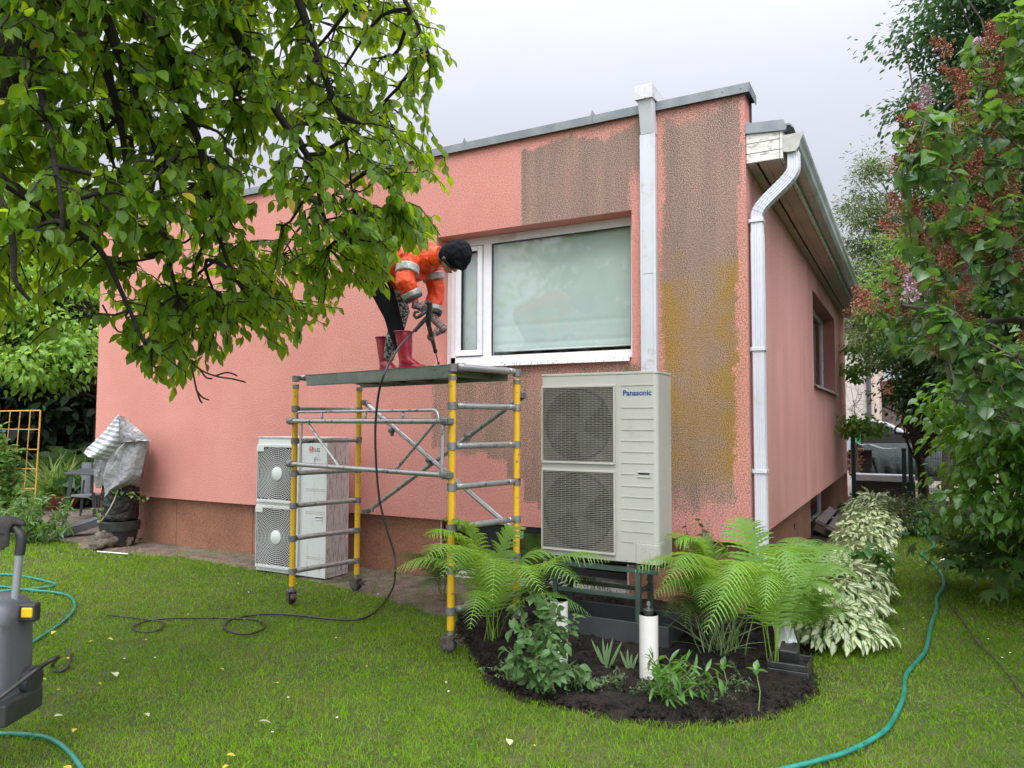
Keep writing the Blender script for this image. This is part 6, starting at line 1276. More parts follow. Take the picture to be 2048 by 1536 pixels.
# ---------------------------------------------------------------- small plants in the bed
WDL = leafmat('weed_leaf', (.05, .12, .035), (.09, .17, .055), (.2, .36, .07), .3, .45, under=(.12, .18, .09), vein=(.14, .22, .08))
def stalks(name, label, cat, base, tops, per, L, mat=WDL, tpl=None, r=.004, t0=.08, droop=.1, out=.9, group=None):
    o = T(name, label, cat, tuple(base), group=group, world=True); b = MB(); ps = []
    for tp in tops:
        s = np.array(base)+np.array([nr.normal()*.03, nr.normal()*.03, 0]); c = curve_pts(s, tp, k=7, wob=.04); ps.append(c); b.tube([Vector(p) for p in c], [r*(1-.07*i) for i in range(8)], 5)
    b.build('stem', pm('weed_stem', (.10, .13, .05), (.12, .08, .06), 20, .6), o, smooth=True); leafobj('foliage', leaves_on(ps, per, L, tpl if tpl is not None else leaf_tpl('oval', fold=.3, curl=.3), t0, droop, out, .5), mat, o)
    return o
wbp = onz(1105, 1375)
stalks('tall_weed', 'tall leafy weed spilling in front of the left white pipe stub', 'weed', wbp, [ft(1040, 1215, 4.35), ft(1060, 1190, 4.4), ft(1090, 1200, 4.3), ft(1115, 1205, 4.4), ft(1020, 1260, 4.2), ft(1150, 1230, 4.35), ft(1010, 1300, 4.1), ft(1050, 1280, 4.1), ft(1080, 1250, 4.25), ft(1130, 1290, 4.3), ft(1015, 1340, 4.05), ft(1165, 1330, 4.2), ft(1100, 1300, 4.05), ft(1070, 1320, 4.0), ft(1040, 1240, 4.3), ft(1190, 1360, 4.15)], 34, .062, leaf_tpl and WDL, leaf_tpl('oval', fold=.35, curl=.4))
stalks('leafy_plant', 'low lance-leaved plant right of the white pipe with the black plug', 'plant', onz(1345, 1390), [ft(1300, 1320, 3.95), ft(1330, 1310, 3.9), ft(1360, 1325, 3.9), ft(1385, 1330, 3.95), ft(1420, 1335, 4.0), ft(1310, 1360, 3.8), ft(1390, 1370, 3.85), ft(1345, 1350, 3.8), ft(1440, 1360, 3.9)], 20, .075, BR, leaf_tpl('lance', fold=.3, curl=.3))
for i, (x, y, lab) in enumerate(((1215, 1340, 'left small iris with upright strap leaves in the dark soil'), (1262, 1345, 'smaller iris close to the white pipe with the plug'))):
    b0 = onz(x, y); o = T('iris', lab, 'iris', tuple(b0), world=True, group='young irises in the bed'); n = 6-i; P = np.tile(np.array(b0), (n, 1))+nr.normal(size=(n, 3))*.008; D = np.array([[(k-n/2)*.22, nr.normal()*.1, 1] for k in range(n)]); leafobj('foliage', inst(leaf_tpl('strap', fold=.3, curl=.15), P, D, np.tile([0, -1, .1], (n, 1)), np.full(n, .21-.04*i)*nr.uniform(.6, 1.1, n), np.full(n, .22)), leafmat('iris_leaf%d' % i, (.12, .2, .09), (.16, .26, .12), tr=.2), o)
FEA = [(1195, 1385, 'feathery seedling by the yellow fallen leaf'), (1235, 1375, 'feathery seedling left of the pipe with the plug'), (1285, 1395, 'feathery seedling right at the foot of the plugged pipe'), (1420, 1400, 'small feathery seedling in front of the arching fern'), (1480, 1385, 'tiny seedling between the lance-leaved plant and the tallest fern'), (1130, 1385, 'seedling at the foot of the tall weed'), (1010, 1360, 'seedling on the left rim of the bed')]
for x, y, lab in FEA:
    b0 = onz(x, y); stalks('seedling', lab, 'seedling', b0, [tuple(np.array(b0)+np.array([nr.normal()*.05, nr.normal()*.05, .04+.05*nr.random()])) for _ in range(8)], 22, .018, leafmat('feathery_leaf', (.06, .13, .05), (.1, .19, .08), tr=.25), leaf_tpl('small'), .0015, .2, group='seedlings in the bed')
for x, y, h, lab in ((1450, 1390, .16, 'three-leaved seedling at the right of the lance-leaved plant'), (1517, 1425, .22, 'single pale stalk with a bud and three top leaves near the bed edge')):
    b0 = onz(x, y); o = T('seedling', lab, 'seedling', tuple(b0), world=True); b = MB(); b.tube([b0, b0+Vector((.01, 0, h*.5)), b0+Vector((-.01, 0, h))], .003, 6); b.build('stem', pm('pale_stem', (.2, .26, .07), None, 5, .5), o); tp = np.array(b0)+np.array([-.01, 0, h]); leafobj('foliage', inst(leaf_tpl('oval', fold=.2, curl=.3), np.tile(tp, (4, 1)), np.array([[1, 0, .3], [-1, .2, .3], [.2, -1, .2], [0, .5, 1]]), np.tile([0, 0, 1.], (4, 1)), [.06]*4), BR, o)
b0 = onz(1425, 1080, .2); b0 = Vector((-.30, -.10, 0))
stalks('columbine', 'thin-stemmed plant with round grey-green leaves against the stained wall right of the heat pump', 'plant', b0, [tuple(ony(1395, 1040, -.12)), tuple(ony(1410, 1060, -.15)), tuple(ony(1370, 1035, -.12)), tuple(ony(1420, 1050, -.1)), tuple(ony(1385, 1075, -.15))], 5, .045, leafmat('grey_green_leaf', (.10, .17, .10), (.14, .21, .13), tr=.2), leaf_tpl('heart'), .0025, .5)
# striped grass tuft beneath the ferns
b0 = onz(1440, 1310); o = T('striped_grass', 'tuft of thin pale-striped grass under the arching fern', 'grass tuft', tuple(b0), world=True); n = 60; D = np.stack([nr.normal(size=n)*.5, nr.normal(size=n)*.4, np.ones(n)], -1); leafobj('foliage', inst(leaf_tpl('strap', fold=.2, curl=.55), np.array(b0)+nr.normal(size=(n, 3))*np.array([.06, .05, .0]), D, rv(n), nr.uniform(.22, .4, n), np.full(n, .09)), leafmat('striped_blade', (.12, .2, .08), (.3, .36, .2), vein=(.4, .45, .3)), o)
# left: peony, climber on trellis
pb = onz(55, 1080)
stalks('peony_bush', 'low glossy peony bush in front of the orange trellis', 'bush', pb, [tuple(np.array(pb)+np.array([a, c, h])) for a, c, h in [(-.75, 0, .40), (-.45, .2, .50), (-.2, 0, .46), (.0, .25, .55), (.25, 0, .42), (.5, .2, .38), (-.6, .4, .5), (.1, -.25, .32), (-.35, -.25, .34), (.6, -.1, .26), (-.9, .3, .4), (.35, .35, .42), (-.1, .5, .5), (.75, .1, .2), (-1.1, .1, .4), (.4, -.2, .3), (-.1, -.1, .5), (.15, .1, .5)]], 62, .105, leafmat('peony_leaf', (.05, .12, .03), (.10, .19, .045), (.2, .36, .05), .3, .3, vein=(.16, .25, .08)), leaf_tpl('lance', fold=.3, curl=.3), .006)
# ================================================================ LEFT SIDE THINGS
tr0 = onz(70, 1034); TW = None
ORA = pm('orange_painted_rod', (.62, .36, .09), (.55, .28, .06), 20, .5, dirt=(.2, .08, .03), dirts=8)
trl = T('trellis', 'orange metal grid trellis standing among climbing leaves at the left edge', 'trellis', tuple(tr0), world=True)
dT = (tr0-Vector(CAM_P)).dot(_f)
def TP(px, py): return atd(px, py, dT)
b = MB()
vr = [((81, 821), (68, 1034)), ((61, 820), (45, 1025)), ((41, 820), (22, 1020)), ((21, 821), (0, 1018)), ((0, 821), (-20, 1016)), ((-20, 822), (-42, 1016)), ((-40, 823), (-64, 1016))]
for k, (a, c) in enumerate(vr): b = MB(); p, q = TP(*a), TP(*c); q.z = min(q.z, .0) if k in (0, 6) else q.z; b.tube([p, q], .012 if k in (0, 6) else .007, 6); b.build('upright', ORA, trl)
for k, (l, r_) in enumerate((((-40, 823), (81, 821)), ((-45, 858), (79, 859)), ((-49, 898), (76, 899)), ((-53, 936), (74, 938)), ((-57, 976), (71, 977)), ((-61, 1014), (68, 1018)))): b = MB(); b.tube([TP(*l), TP(*r_)], .010 if k == 0 else .007, 6); b.build('crossbar', ORA, trl)
cb = tr0+Vector((-.35, -.15, 0)); 
stalks('climber', 'light green climbing plant on the orange trellis', 'climbing plant', cb, [tuple(TP(x, y)+Vector((0, -.08, 0))) for x, y in [(15, 850), (8, 880), (30, 890), (0, 920), (20, 930), (35, 950), (10, 970), (45, 980), (-10, 900), (0, 1000), (40, 1010), (-30, 940), (48, 900), (25, 1005), (-20, 1000)]], 26, .12, leafmat('climber_leaf', (.07, .15, .035), (.14, .24, .06), (.28, .45, .08), .35, .4), leaf_tpl('oval'), .006)
# wrapped stump planter with tarpaulin
base = Vector((-7.62, -.30, 0)); KS = (base+Vector((0, 0, .5))-Vector(CAM_P)).dot(_f)
plt_ = T('planter', 'black pot holding a black-wrapped stump beside the left house corner', 'planter', tuple(base), world=True)
def SP(px, py, dd=0.0): return atd(px, py, KS+dd)
w = CAM_F/KS; cx_ = SP(240, 1040); bx = Vector((cx_.x, cx_.y, 0))
def zz(py): return SP(240, py).z
BF = NM('black_film'); BF.base((.012, .012, .013), .35); BF.bump(BF.noise(9, 6, .7), .9, .04); BF = BF.mat
b = MB(); b.lathe(bx, [(26/w, -.01), (28/w, .04), (31/w, zz(1075)), (33/w, zz(1064)), (34/w, zz(1062)), (34.2/w, zz(1060)), (37/w, zz(1058)), (37/w, zz(1042)), (34/w, zz(1040)), (0, zz(1044))], 28); b.build('pot', BLK, plt_, smooth=True, auto=40)
b = MB(); b.lathe(bx, [(33/w, zz(1044))]+[(33.5/w+.006*math.sin(k*2.1), zz(1040-8*k)) for k in range(1, 13)]+[(28/w, zz(930)), (22/w, zz(905)), (0, zz(885))], 28); o_ = b.build('wrapped_stump', BF, plt_, smooth=True)
o_.modifiers.new('sub', 'SUBSURF').levels = 2; o_.modifiers['sub'].render_levels = 2; d_ = o_.modifiers.new('folds', 'DISPLACE'); d_.texture = CLD2; d_.strength = .035; d_.texture_coords = 'LOCAL'
TSI = NM('silver_tarpaulin'); sp2 = TSI.n('ShaderNodeSeparateXYZ'); TSI.l(TSI.co, sp2.inputs[0])
TSI.base(TSI.mix(TSI.noise(5, 5, .6, lo=.4, hi=.6), (.30, .30, .31), (.22, .215, .22)), .30, .25); TSI.bump(TSI.noise(7, 6, .65), .7, .04); TSI = TSI.mat
STP = NM('striped_tarpaulin'); w1 = STP.attr('stripe'); STP.base(STP.mix(STP.ramp(STP.m('SINE', STP.m('MULTIPLY', w1, 6.28318*11)), -.2, .2), (.30, .32, .35), (.62, .63, .64)), .3, .2); STP.bump(STP.noise(9, 6, .65), .6, .03); STP = STP.mat
tarp = T('tarpaulin', 'crumpled silver grey tarpaulin draped over the black-wrapped stump', 'tarpaulin', tuple(bx+Vector((0, 0, zz(985)))), world=True)
rt2 = rt; fw2 = fwd
def cone(name, rows, mat, fold=0, seedv=0.0, nA=72, th=.004):
    # rows: (py, left px, right px, depth radius px) ; closed drape around the stump
    V = []; st_a = []
    for j, (py, xl, xr, dr_) in enumerate(rows):
        cxp = (xl+xr)/2; hw = (xr-xl)/2
        for k in range(nA):
            a = 2*PI*k/nA; f = 1+fold*(j/len(rows))*(.5*math.sin(7*a+seedv)+.5*math.sin(11*a+seedv*2+j*.4)); c, s = math.cos(a), math.sin(a); sq = 1/max(abs(c), abs(s))**.35
            V.append(tuple(atd(cxp+hw*c*(f if abs(c) < .9 else 1), py+(3*math.sin(5*a+seedv) if j == len(rows)-1 else 0), KS)+fw2*(s*dr_/w*f*sq*.9))); st_a.append((j+.0)/len(rows)+.05*math.sin(a))
    F = [(j*nA+k, j*nA+(k+1) % nA, (j+1)*nA+(k+1) % nA, (j+1)*nA+k) for j in range(len(rows)-1) for k in range(nA)]
    o = arrmesh(name, np.array(V), np.array(F), mat, attrs={'stripe': st_a}, parent=tarp, smooth=True)
    so_ = o.modifiers.new('thick', 'SOLIDIFY'); so_.thickness = th; s2 = o.modifiers.new('sub', 'SUBSURF'); s2.levels = s2.render_levels = 1
    d_ = o.modifiers.new('folds', 'DISPLACE'); d_.texture = CLD2; d_.strength = .022; d_.texture_coords = 'LOCAL'; return o
cone('lower_drape', [(852, 232, 262, 12), (868, 222, 284, 24), (884, 212, 299, 34), (905, 203, 293, 40), (925, 200, 287, 42), (945, 197, 282, 42), (960, 200, 279, 41), (972, 203, 274, 40)], TSI, .16, 1.3)
# long hanging tail of the drape and its folds, as thick cloth strips
def cloth(name, L_, R__, mat, n=10, bulge=.03, y0=-.0, seedv=0, st=False):
    V = []; sa = []; m = len(L_)
    for i in range(m):
        for k in range(n+1):
            t = k/n; px = L_[i][0]*(1-t)+R__[i][0]*t; py = L_[i][1]*(1-t)+R__[i][1]*t
            V.append(tuple(atd(px, py, KS-.30+y0)-fw2*(bulge*math.sin(PI*t)*1.2+.018*math.sin(9*t+seedv+i*.5)))); sa.append((i/(m-1))*.9+t*.08)
    F = [(i*(n+1)+k, i*(n+1)+k+1, (i+1)*(n+1)+k+1, (i+1)*(n+1)+k) for i in range(m-1) for k in range(n)]
    o = arrmesh(name, np.array(V), np.array(F), mat, attrs={'stripe': sa}, parent=tarp, smooth=True); so_ = o.modifiers.new('thick', 'SOLIDIFY'); so_.thickness = .005
    s2 = o.modifiers.new('sub', 'SUBSURF'); s2.levels = s2.render_levels = 2; d_ = o.modifiers.new('folds', 'DISPLACE'); d_.texture = CLD2; d_.strength = .03; d_.texture_coords = 'LOCAL'; return o
cloth('hanging_tail', [(240, 874), (222, 905), (212, 935), (206, 955), (211, 978), (211, 996)], [(300, 878), (292, 905), (285, 935), (280, 962), (240, 975), (222, 988)], TSI, 12, .05)
cloth('side_flap', [(196, 905), (190, 922), (186, 938), (188, 948)], [(228, 912), (224, 935), (216, 955), (208, 962)], TSI, 8, .03, .12, 2)
cloth('striped_flap', [(238, 830), (222, 850), (205, 868), (184, 888), (165, 907)], [(246, 833), (262, 862), (250, 888), (228, 914), (206, 921)], STP, 10, .06, -.02, 1, True)
cloth('top_flap', [(240, 829), (232, 848), (228, 872), (232, 888)], [(244, 831), (268, 850), (292, 872), (305, 882)], TSI, 10, .05, -.05, 3)
b = MB(); b.tube(smoothpath([SP(232, 905, -.4), SP(245, 890, -.4), SP(262, 879, -.4), SP(285, 881, -.38), SP(302, 883, -.35)], 5), .006, 6); b.build('hem_cord', pm('pale_cord', (.5, .48, .44), None, 5, .6), tarp)
b = MB(); b.tube(smoothpath([SP(236, 980, -.3), SP(226, 1005, -.33), SP(215, 1025, -.3), SP(200, 1045, -.25)], 5), .007, 6); b.build('tie_cord', pm('pale_cord2', (.55, .52, .4), None, 5, .6), tarp, smooth=True)
for i, (pts, lab) in enumerate((([(192, 1030), (205, 1020), (215, 1035)], 'pale-edged ivy shoot left of the black planter'), ([(228, 985), (236, 995), (242, 985)], 'small ivy shoot on the front of the black-wrapped stump'), ([(262, 985), (272, 995), (285, 1000)], 'small ivy shoot on the right side of the black-wrapped stump'))):
    b0 = SP(*pts[0], -.35); stalks('ivy', lab, 'ivy', b0, [tuple(SP(x, y, -.36)) for x, y in pts], 6, .042, leafmat('ivy_leaf%d' % i, (.08, .17, .04), (.25, .34, .16), tr=.3), leaf_tpl('heart'), .003, .1, group='ivy shoots round the planter')
# stones
RK = NM('lichened_stone'); c_ = RK.mix(RK.noise(7, 8, .75, lo=.4, hi=.62), (.20, .16, .13), (.08, .065, .05)); c_ = RK.mix(RK.noise(14, 6, .8, lo=.55, hi=.63), c_, (.13, .14, .06)); RK.base(c_, .9); RK.bump(RK.noise(16, 9, .8), 1.0, .05); RK = RK.mat
RKT = bpy.data.textures.new('rocky', 'VORONOI'); RKT.noise_scale = .13
for (x, y, wd, h, lab, sd_) in ((213, 1094, .17, .24, 'largest rough stone, left of the black planter', 1), (253, 1092, .11, .16, 'smaller upright stone in front of the black planter', 2), (292, 1078, .19, .09, 'flat reddish stone between planter and plinth', 3), (268, 1070, .07, .13, 'little block stone behind the upright stone', 4), (195, 1098, .12, .11, 'mossy stone at the left foot of the largest stone', 5)):
    c = onz(x, y); b = MB(); ball(b, Vector((c.x, c.y, h*.42)), 1, 16, sc=(wd*1.25, wd*.9, h*.72)); o = b.build('stone', RK, smooth=False); tag(o, lab, 'stone', 'stones round the planter')
    r_ = o.modifiers.new('s', 'SUBSURF'); r_.levels = r_.render_levels = 2; d_ = o.modifiers.new('d', 'DISPLACE'); d_.texture = RKT; d_.strength = -.07 if wd > .1 else -.04; d_.texture_coords = 'LOCAL'; d_.mid_level = .15
b = MB(); p, q = onz(195, 1103, .012), onz(256, 1108, .012); b.tube([p, q], .008, 4); tag(b.build('white_strip', WHT), 'thin white strip lying on the lawn before the stones', 'strip')
# patio table, chair, bench section, pot
TG = pm('anthracite_metal', (.06, .066, .075), (.045, .05, .058), 5, .4, bump=.05)
tx = onz(150, 1055); tb_ = T('patio_table', 'dark grey patio table with slanted legs beside the house corner', 'table', tuple(tx), world=True); KT = (Vector((tx.x, tx.y, .4))-Vector(CAM_P)).dot(_f)
def XP(px, py, dd=0): return atd(px, py, KT+dd)
zt_ = XP(150, 946).z; pA = XP(127, 942, .1); pB = XP(240, 952, -.3); pC_ = XP(240, 938, 1.2); pD = XP(165, 938, 1.2)
b = MB(); b.prism([(v.x, v.y) for v in (pA, pB, pC_, pD)], zt_-.03, zt_, 'z'); b.build('tabletop', TG, tb_, bevel=.006, fix=True)
for a, c, dd in (((143, 955), (127, 1048), 0), ((240, 958), (250, 1060), -.2), ((185, 945), (190, 1030), .9)):
    b = MB(); p, q = XP(*a, dd), XP(*c, dd); q.z = 0; b.tube([p, q], .032, 4); b.build('leg', TG, tb_)
ch = T('patio_chair', 'grey sling patio chair pushed behind the patio table', 'chair', tuple(onz(178, 1030)), world=True); KC = (onz(178, 1030)-Vector(CAM_P)).dot(_f)
def HP(px, py, dd=0): return atd(px, py, KC+dd)
SL_ = pm('grey_sling', (.14, .15, .165), (.12, .13, .14), 9, .7)
b = MB(); b.prism([(HP(165, 925).x, HP(165, 925).z), (HP(200, 925).x, HP(200, 925).z), (HP(200, 985).x, HP(200, 985).z), (HP(168, 985).x, HP(168, 985).z)], HP(165, 925).y-.012, HP(165, 925).y+.012, 'y'); b.build('backrest', SL_, ch, fix=True)
b = MB(); c = HP(190, 990, -.25); b.box(c, (.5, .5, .03)); b.build('seat', SL_, ch)
for px, dd in ((168, -.2), (205, -.2), (170, .25), (205, .25)): b = MB(); p = HP(px, 940 if dd > 0 else 960, dd); q = HP(px-8, 1035, dd); q.z = 0; b.tube([p, q], .016, 6); b.build('leg', TG, ch)
b = MB(); p, q = XP(114, 1068, -.9), XP(196, 1042, -.6); d = (q-p); M = d.to_track_quat('X', 'Z').to_matrix(); b.box((p+q)/2, (d.length, .24, .11), M); tag(b.build('metal_panel', pm('dark_zinc_panel', (.13, .135, .155), (.10, .105, .12), 5, .4, .3, bump=.05), bevel=.006), 'long grey box-section metal panel lying tilted on the patio beside the planter', 'panel')
pt = onz(113, 1018); pot = T('flower_pot', 'wide terracotta bowl with yellowish grassy plant on the patio', 'flower pot', tuple(pt), world=True)
b = MB(); b.lathe(pt, [(.26, 0), (.34, .12), (.37, .2), (.37, .25), (.33, .25), (.30, .2), (0, .2)], 24); b.build('bowl', pm('terracotta_glaze', (.22, .075, .045), (.16, .05, .03), 5, .45), pot, smooth=True, auto=40)
n = 260; D = np.stack([nr.normal(size=n)*.8, nr.normal(size=n)*.8, np.ones(n)], -1); leafobj('foliage', inst(leaf_tpl('strap', fold=.2, curl=.7), np.array(pt)+np.stack([nr.normal(size=n)*.1, nr.normal(size=n)*.1, np.full(n, .2)], -1), D, rv(n), nr.uniform(.35, .75, n), np.full(n, .35)), leafmat('daylily_leaf', (.12, .17, .04), (.22, .27, .08), tr=.3), pot)
for i, (x, y) in enumerate(((150, 1010), (95, 1000), (175, 990), (60, 1000))):
    b0 = onz(x, y); 
    stalks('broadleaf_plant', ('broad-leaved plant behind the terracotta bowl', 'broad-leaved plant left of the terracotta bowl', 'broad-leaved plant behind the grey chair', 'broad-leaved plant at the foot of the trellis')[i], 'plant', b0, [tuple(np.array(b0)+np.array([nr.normal()*.6, nr.normal()*.4, .25+.35*nr.random()])) for _ in range(10)], 16, .22, G4, leaf_tpl('heart'), .008, group='plants behind the patio')
# wire fence far left
wf_ = T('wire_fence', 'thin wire fence barely visible before the black conifers', 'fence', tuple(onz(120, 985)), world=True); b = MB()
KF = 19.0
for py in (830, 845, 866): b.tube([atd(-60, py-1, KF), atd(230, py+1, KF)], .006, 4)
b.build('wires', pm('wire_grey', (.12, .12, .12), None, 5, .5), wf_)
for px in (-40, 190): b = MB(); p = atd(px, 828, KF); q = p.copy(); q.z = 0; b.tube([p, q], .025, 6); b.build('post', pm('post_dark%d' % px, (.03, .03, .03), None, 5, .6), wf_)

# ================================================================ BACK RIGHT
FG = pm('dark_green_coating', (.010, .035, .028), (.008, .028, .022), 5, .4)
fe = T('mesh_fence', 'dark green welded mesh fence with square posts closing the side garden', 'fence', (0.05, 9.95, 0), world=True)
P1 = Vector((.10, 10.35, 0)); P2 = onz(1810, 1003); P3 = onz(1823, 1003)
for p, h in ((P1, onz(1697, 1004, 0) and 1.36), (P2, 1.05), (P3, 1.05)):
    b = MB(); b.bb(p.x-.04, p.x+.04, p.y-.04, p.y+.04, -.02, h); b.build('post', FG, fe, bevel=.004)
    b = MB(); b.bb(p.x-.043, p.x+.043, p.y-.043, p.y+.043, h+.001, h+.02); b.build('post_cap', BLK, fe)
b = MB(); dE = Vector((4.5, 12.6, 0))
def meshpanel(p, q, h0, h1):
    b = MB(); n = int((q-p).length/.05)
    for k in range(n+1): a = p.lerp(q, k/n); b.quad((a.x-.0025, a.y, h0), (a.x+.0025, a.y, h0), (a.x+.0025, a.y, h1), (a.x-.0025, a.y, h1))
    for z in np.arange(h0, h1+.01, .2): b.quad((p.x, p.y, z-.003), (q.x, q.y, z-.003), (q.x, q.y, z+.003), (p.x, p.y, z+.003))
    b.build('mesh_panel', FG, fe)
meshpanel(P3, dE, .06, 1.25)
b = MB(); b.bb(dE.x-.04, dE.x+.04, dE.y-.04, dE.y+.04, -.02, 1.3); b.build('post', FG, fe)
# firewood under dark tarp on a pallet, with pale slab
def zat(px, py, d): return atd(px, py, d)
D1 = 17.0
fw_ = T('firewood_stack', 'stack of split firewood logs under the left end of the dark green tarp', 'firewood', tuple(onz(1720, 975)), world=True)
EW = NM('log_ends'); EW.base(EW.mix(EW.attr('tint'), (.30, .17, .10), (.46, .29, .18)), .85); EW.bump(EW.noise(60, 4), .3, .01); EW = EW.mat
i_ = 0
z0_ = zat(1710, 950, D1).z
for row in range(8):
    for k in range(5):
        px = 1700+k*9+(row % 2)*4.5; py = 945-row*6.4
        if px > 1738-row*2.2: continue
        c = zat(px, py, D1); b = MB(); N = rng.choice((3, 4, 5)); ph = rng.random()*6; rr = .055
        poly = [(c.x+rr*math.cos(ph+2*PI*q/N)*rng.uniform(.8, 1.1), c.z+rr*.8*math.sin(ph+2*PI*q/N)) for q in range(N)]
        b.prism(poly, c.y-.02-.03*rng.random(), c.y+.4, 'y'); o = b.build('log', pm('log_wood%d' % (i_ % 4), ((.42, .25, .15), (.34, .19, .11), (.48, .31, .2), (.3, .18, .11))[i_ % 4], (.2, .11, .07), 25, .85), fw_, fix=True); i_ += 1
b = MB(); p = zat(1698, 950, D1+.1); q = zat(1745, 950, D1+.1); b.bb(p.x, q.x, p.y, p.y+.3, z0_-.02, zat(1700, 900, D1).z); b.build('shaded_core', pm('dark_gap_wood', (.02, .014, .01), None, 5, .9), fw_)
TPG = NM('dark_green_tarp'); TPG.base(TPG.mix(TPG.noise(2, 5, lo=.4, hi=.6), (.03, .042, .035), (.018, .027, .023)), .55, 0, .3); TPG.bump(TPG.noise(2.5, 6, .6), .9, .12); TPG = TPG.mat
def gt(u, v):
    px = 1724+u*(1905-1724)+(1-v)*(20 if u < .2 else 0)*(1-u*5); py = 890+(1-v)*(952-890)+0*u
    return zat(px, py, D1-.05+.9*v*v)-Vector((0, .10*math.sin(u*17)*(1-v)+.06*math.sin(u*43+v*4), 0))
b = MB(); b.grid(gt, 40, 14); o = b.build('tarp_cover', TPG, smooth=True); tag(o, 'dark green tarp covering the long woodpile behind the mesh fence', 'tarp'); s_ = o.modifiers.new('t', 'SOLIDIFY'); s_.thickness = .05; s_.offset = 1
b = MB(); b.grid(lambda u, v: zat(1702+u*40+v*60*u, 882+u*10+v*6, D1-.35+v*.3)+Vector((0, 0, .03*math.sin(u*9+v*5))), 10, 5); o = b.build('foil_sheet', pm('grey_foil', (.42, .44, .44), (.3, .31, .3), 3, .3, .2), smooth=True); tag(o, 'crumpled pale grey sheet on top of the firewood', 'plastic sheet'); s_ = o.modifiers.new('t', 'SOLIDIFY'); s_.thickness = .02
p = onz(1699, 968, 0); b = MB(); a0, a1 = atd(1703, 962, 15.5), atd(1830, 956, 15.5); b.bb(a0.x, a1.x, a0.y, a0.y+.5, atd(1750, 958, 15.5).z-.03, atd(1750, 953, 15.5).z+.05); tag(b.build('pale_slab', pm('white_weathered_board', (.5, .5, .52), (.4, .4, .42), 4, .5), bevel=.01), 'long pale board lying in front of the tarped woodpile', 'board')
b = MB(); q0, q1 = a0.copy(), a1.copy(); b.bb(a0.x, a1.x, a0.y+.05, a0.y+.45, 0.0, atd(1750, 958, 15.5).z-.032); tag(b.build('dark_pallet', pm('wet_dark_wood', (.03, .025, .02), None, 5, .7)), 'dark wooden pallet under the long pale board', 'pallet')
for i, pts in enumerate(([(1700, 990), (1720, 985), (1760, 982), (1790, 981), (1812, 982)], [(1700, 993), (1740, 992), (1770, 993), (1785, 996), (1770, 1000), (1740, 998), (1725, 994), (1760, 990), (1780, 993)], [(1735, 999), (1760, 1006), (1785, 1012), (1796, 1006), (1790, 998), (1778, 1002), (1780, 1014)])):
    ghose([onz(a, c-4, .03) for a, c in pts], .014, ('pale green hose stretched over the paved drive', 'green hose lying in a flat coil on the paved drive', 'dark hose loop beside the green fence post')[i], 4, (pm('pale_green_hose', (.12, .30, .2), None, 5, .4), GH, BLK)[i])
# fence screen with green and black fields
D2 = 21.0; b = MB(); sc = T('screen_fence', 'green and black screening strip on the far side of the drive', 'fence', tuple(Vector((zat(1800, 900, D2).x, zat(1800, 900, D2).y, 0))), world=True)
GRS = pm('bright_green_screen', (.01, .35, .16), (.008, .28, .13), 3, .5); BKS = pm('black_screen', (.012, .012, .014), None, 5, .6)
for x0_, x1_, g_ in ((1700, 1722, 1), (1722, 1768, 0), (1768, 1782, 1), (1782, 1838, 0), (1838, 1882, 1), (1882, 1960, 0)):
    a, c = zat(x0_, 870, D2), zat(x1_, 888, D2); b = MB(); b.bb(a.x+.003, c.x-.003, a.y, a.y+.04, c.z, a.z); b.build('screen_panel', GRS if g_ else BKS, sc)
b = MB(); a, c = zat(1700, 866, D2), zat(1960, 890, D2); b.bb(a.x, c.x, a.y+.05, a.y+.09, 0, a.z); b.build('screen_back', BKS, sc)
# parked car
D3 = 24.0; cc = zat(1760, 900, D3); car = T('parked_car', 'silver white car parked beyond the screening strip, mostly hidden by leaves', 'car', (cc.x, cc.y, 0), world=True)
CW = pm('silver_car_paint', (.38, .40, .43), (.34, .36, .39), 2, .22, .2, bump=0)
def cp_(px, py): p = zat(px, py, D3); return (p.x, p.z)
rp = [cp_(1660, 858), cp_(1680, 842), cp_(1706, 838), cp_(1745, 839), cp_(1775, 845), cp_(1800, 857), cp_(1818, 866), cp_(1850, 872), cp_(1880, 880), cp_(1885, 905), cp_(1650, 905)]
b = MB(); b.prism(rp, cc.y, cc.y+1.7, 'y'); b.build('body', CW, car, fix=True, bevel=.05)
wp = [cp_(1690, 856), cp_(1708, 843), cp_(1745, 844), cp_(1772, 850), cp_(1792, 861), cp_(1795, 866), cp_(1690, 866)]
b = MB(); b.prism(wp, cc.y-.012, cc.y+.01, 'y'); b.build('side_window', pm('car_glass', (.04, .05, .055), None, 5, .06, bump=0), car, fix=True)
b = MB(); a = cp_(1748, 844); c = cp_(1752, 866); b.bb(a[0], c[0], cc.y-.02, cc.y-.013, c[1], a[1]); b.build('pillar', BLK, car)
zl_ = cp_(1700, 905)[1]
b = MB(); b.bb(rp[-1][0]+.1, rp[-2][0]-.1, cc.y+.05, cc.y+1.6, .25, zl_); b.build('sill', CW, car)
for px in (1690, 1850): b = MB(); x_ = zat(px, 900, D3).x; b.lathe((x_, cc.y+.02, .31), [(.31, 0), (.31, .2), (0, .2)], 20, 'y'); b.build('wheel', BLK, car, fix=True)
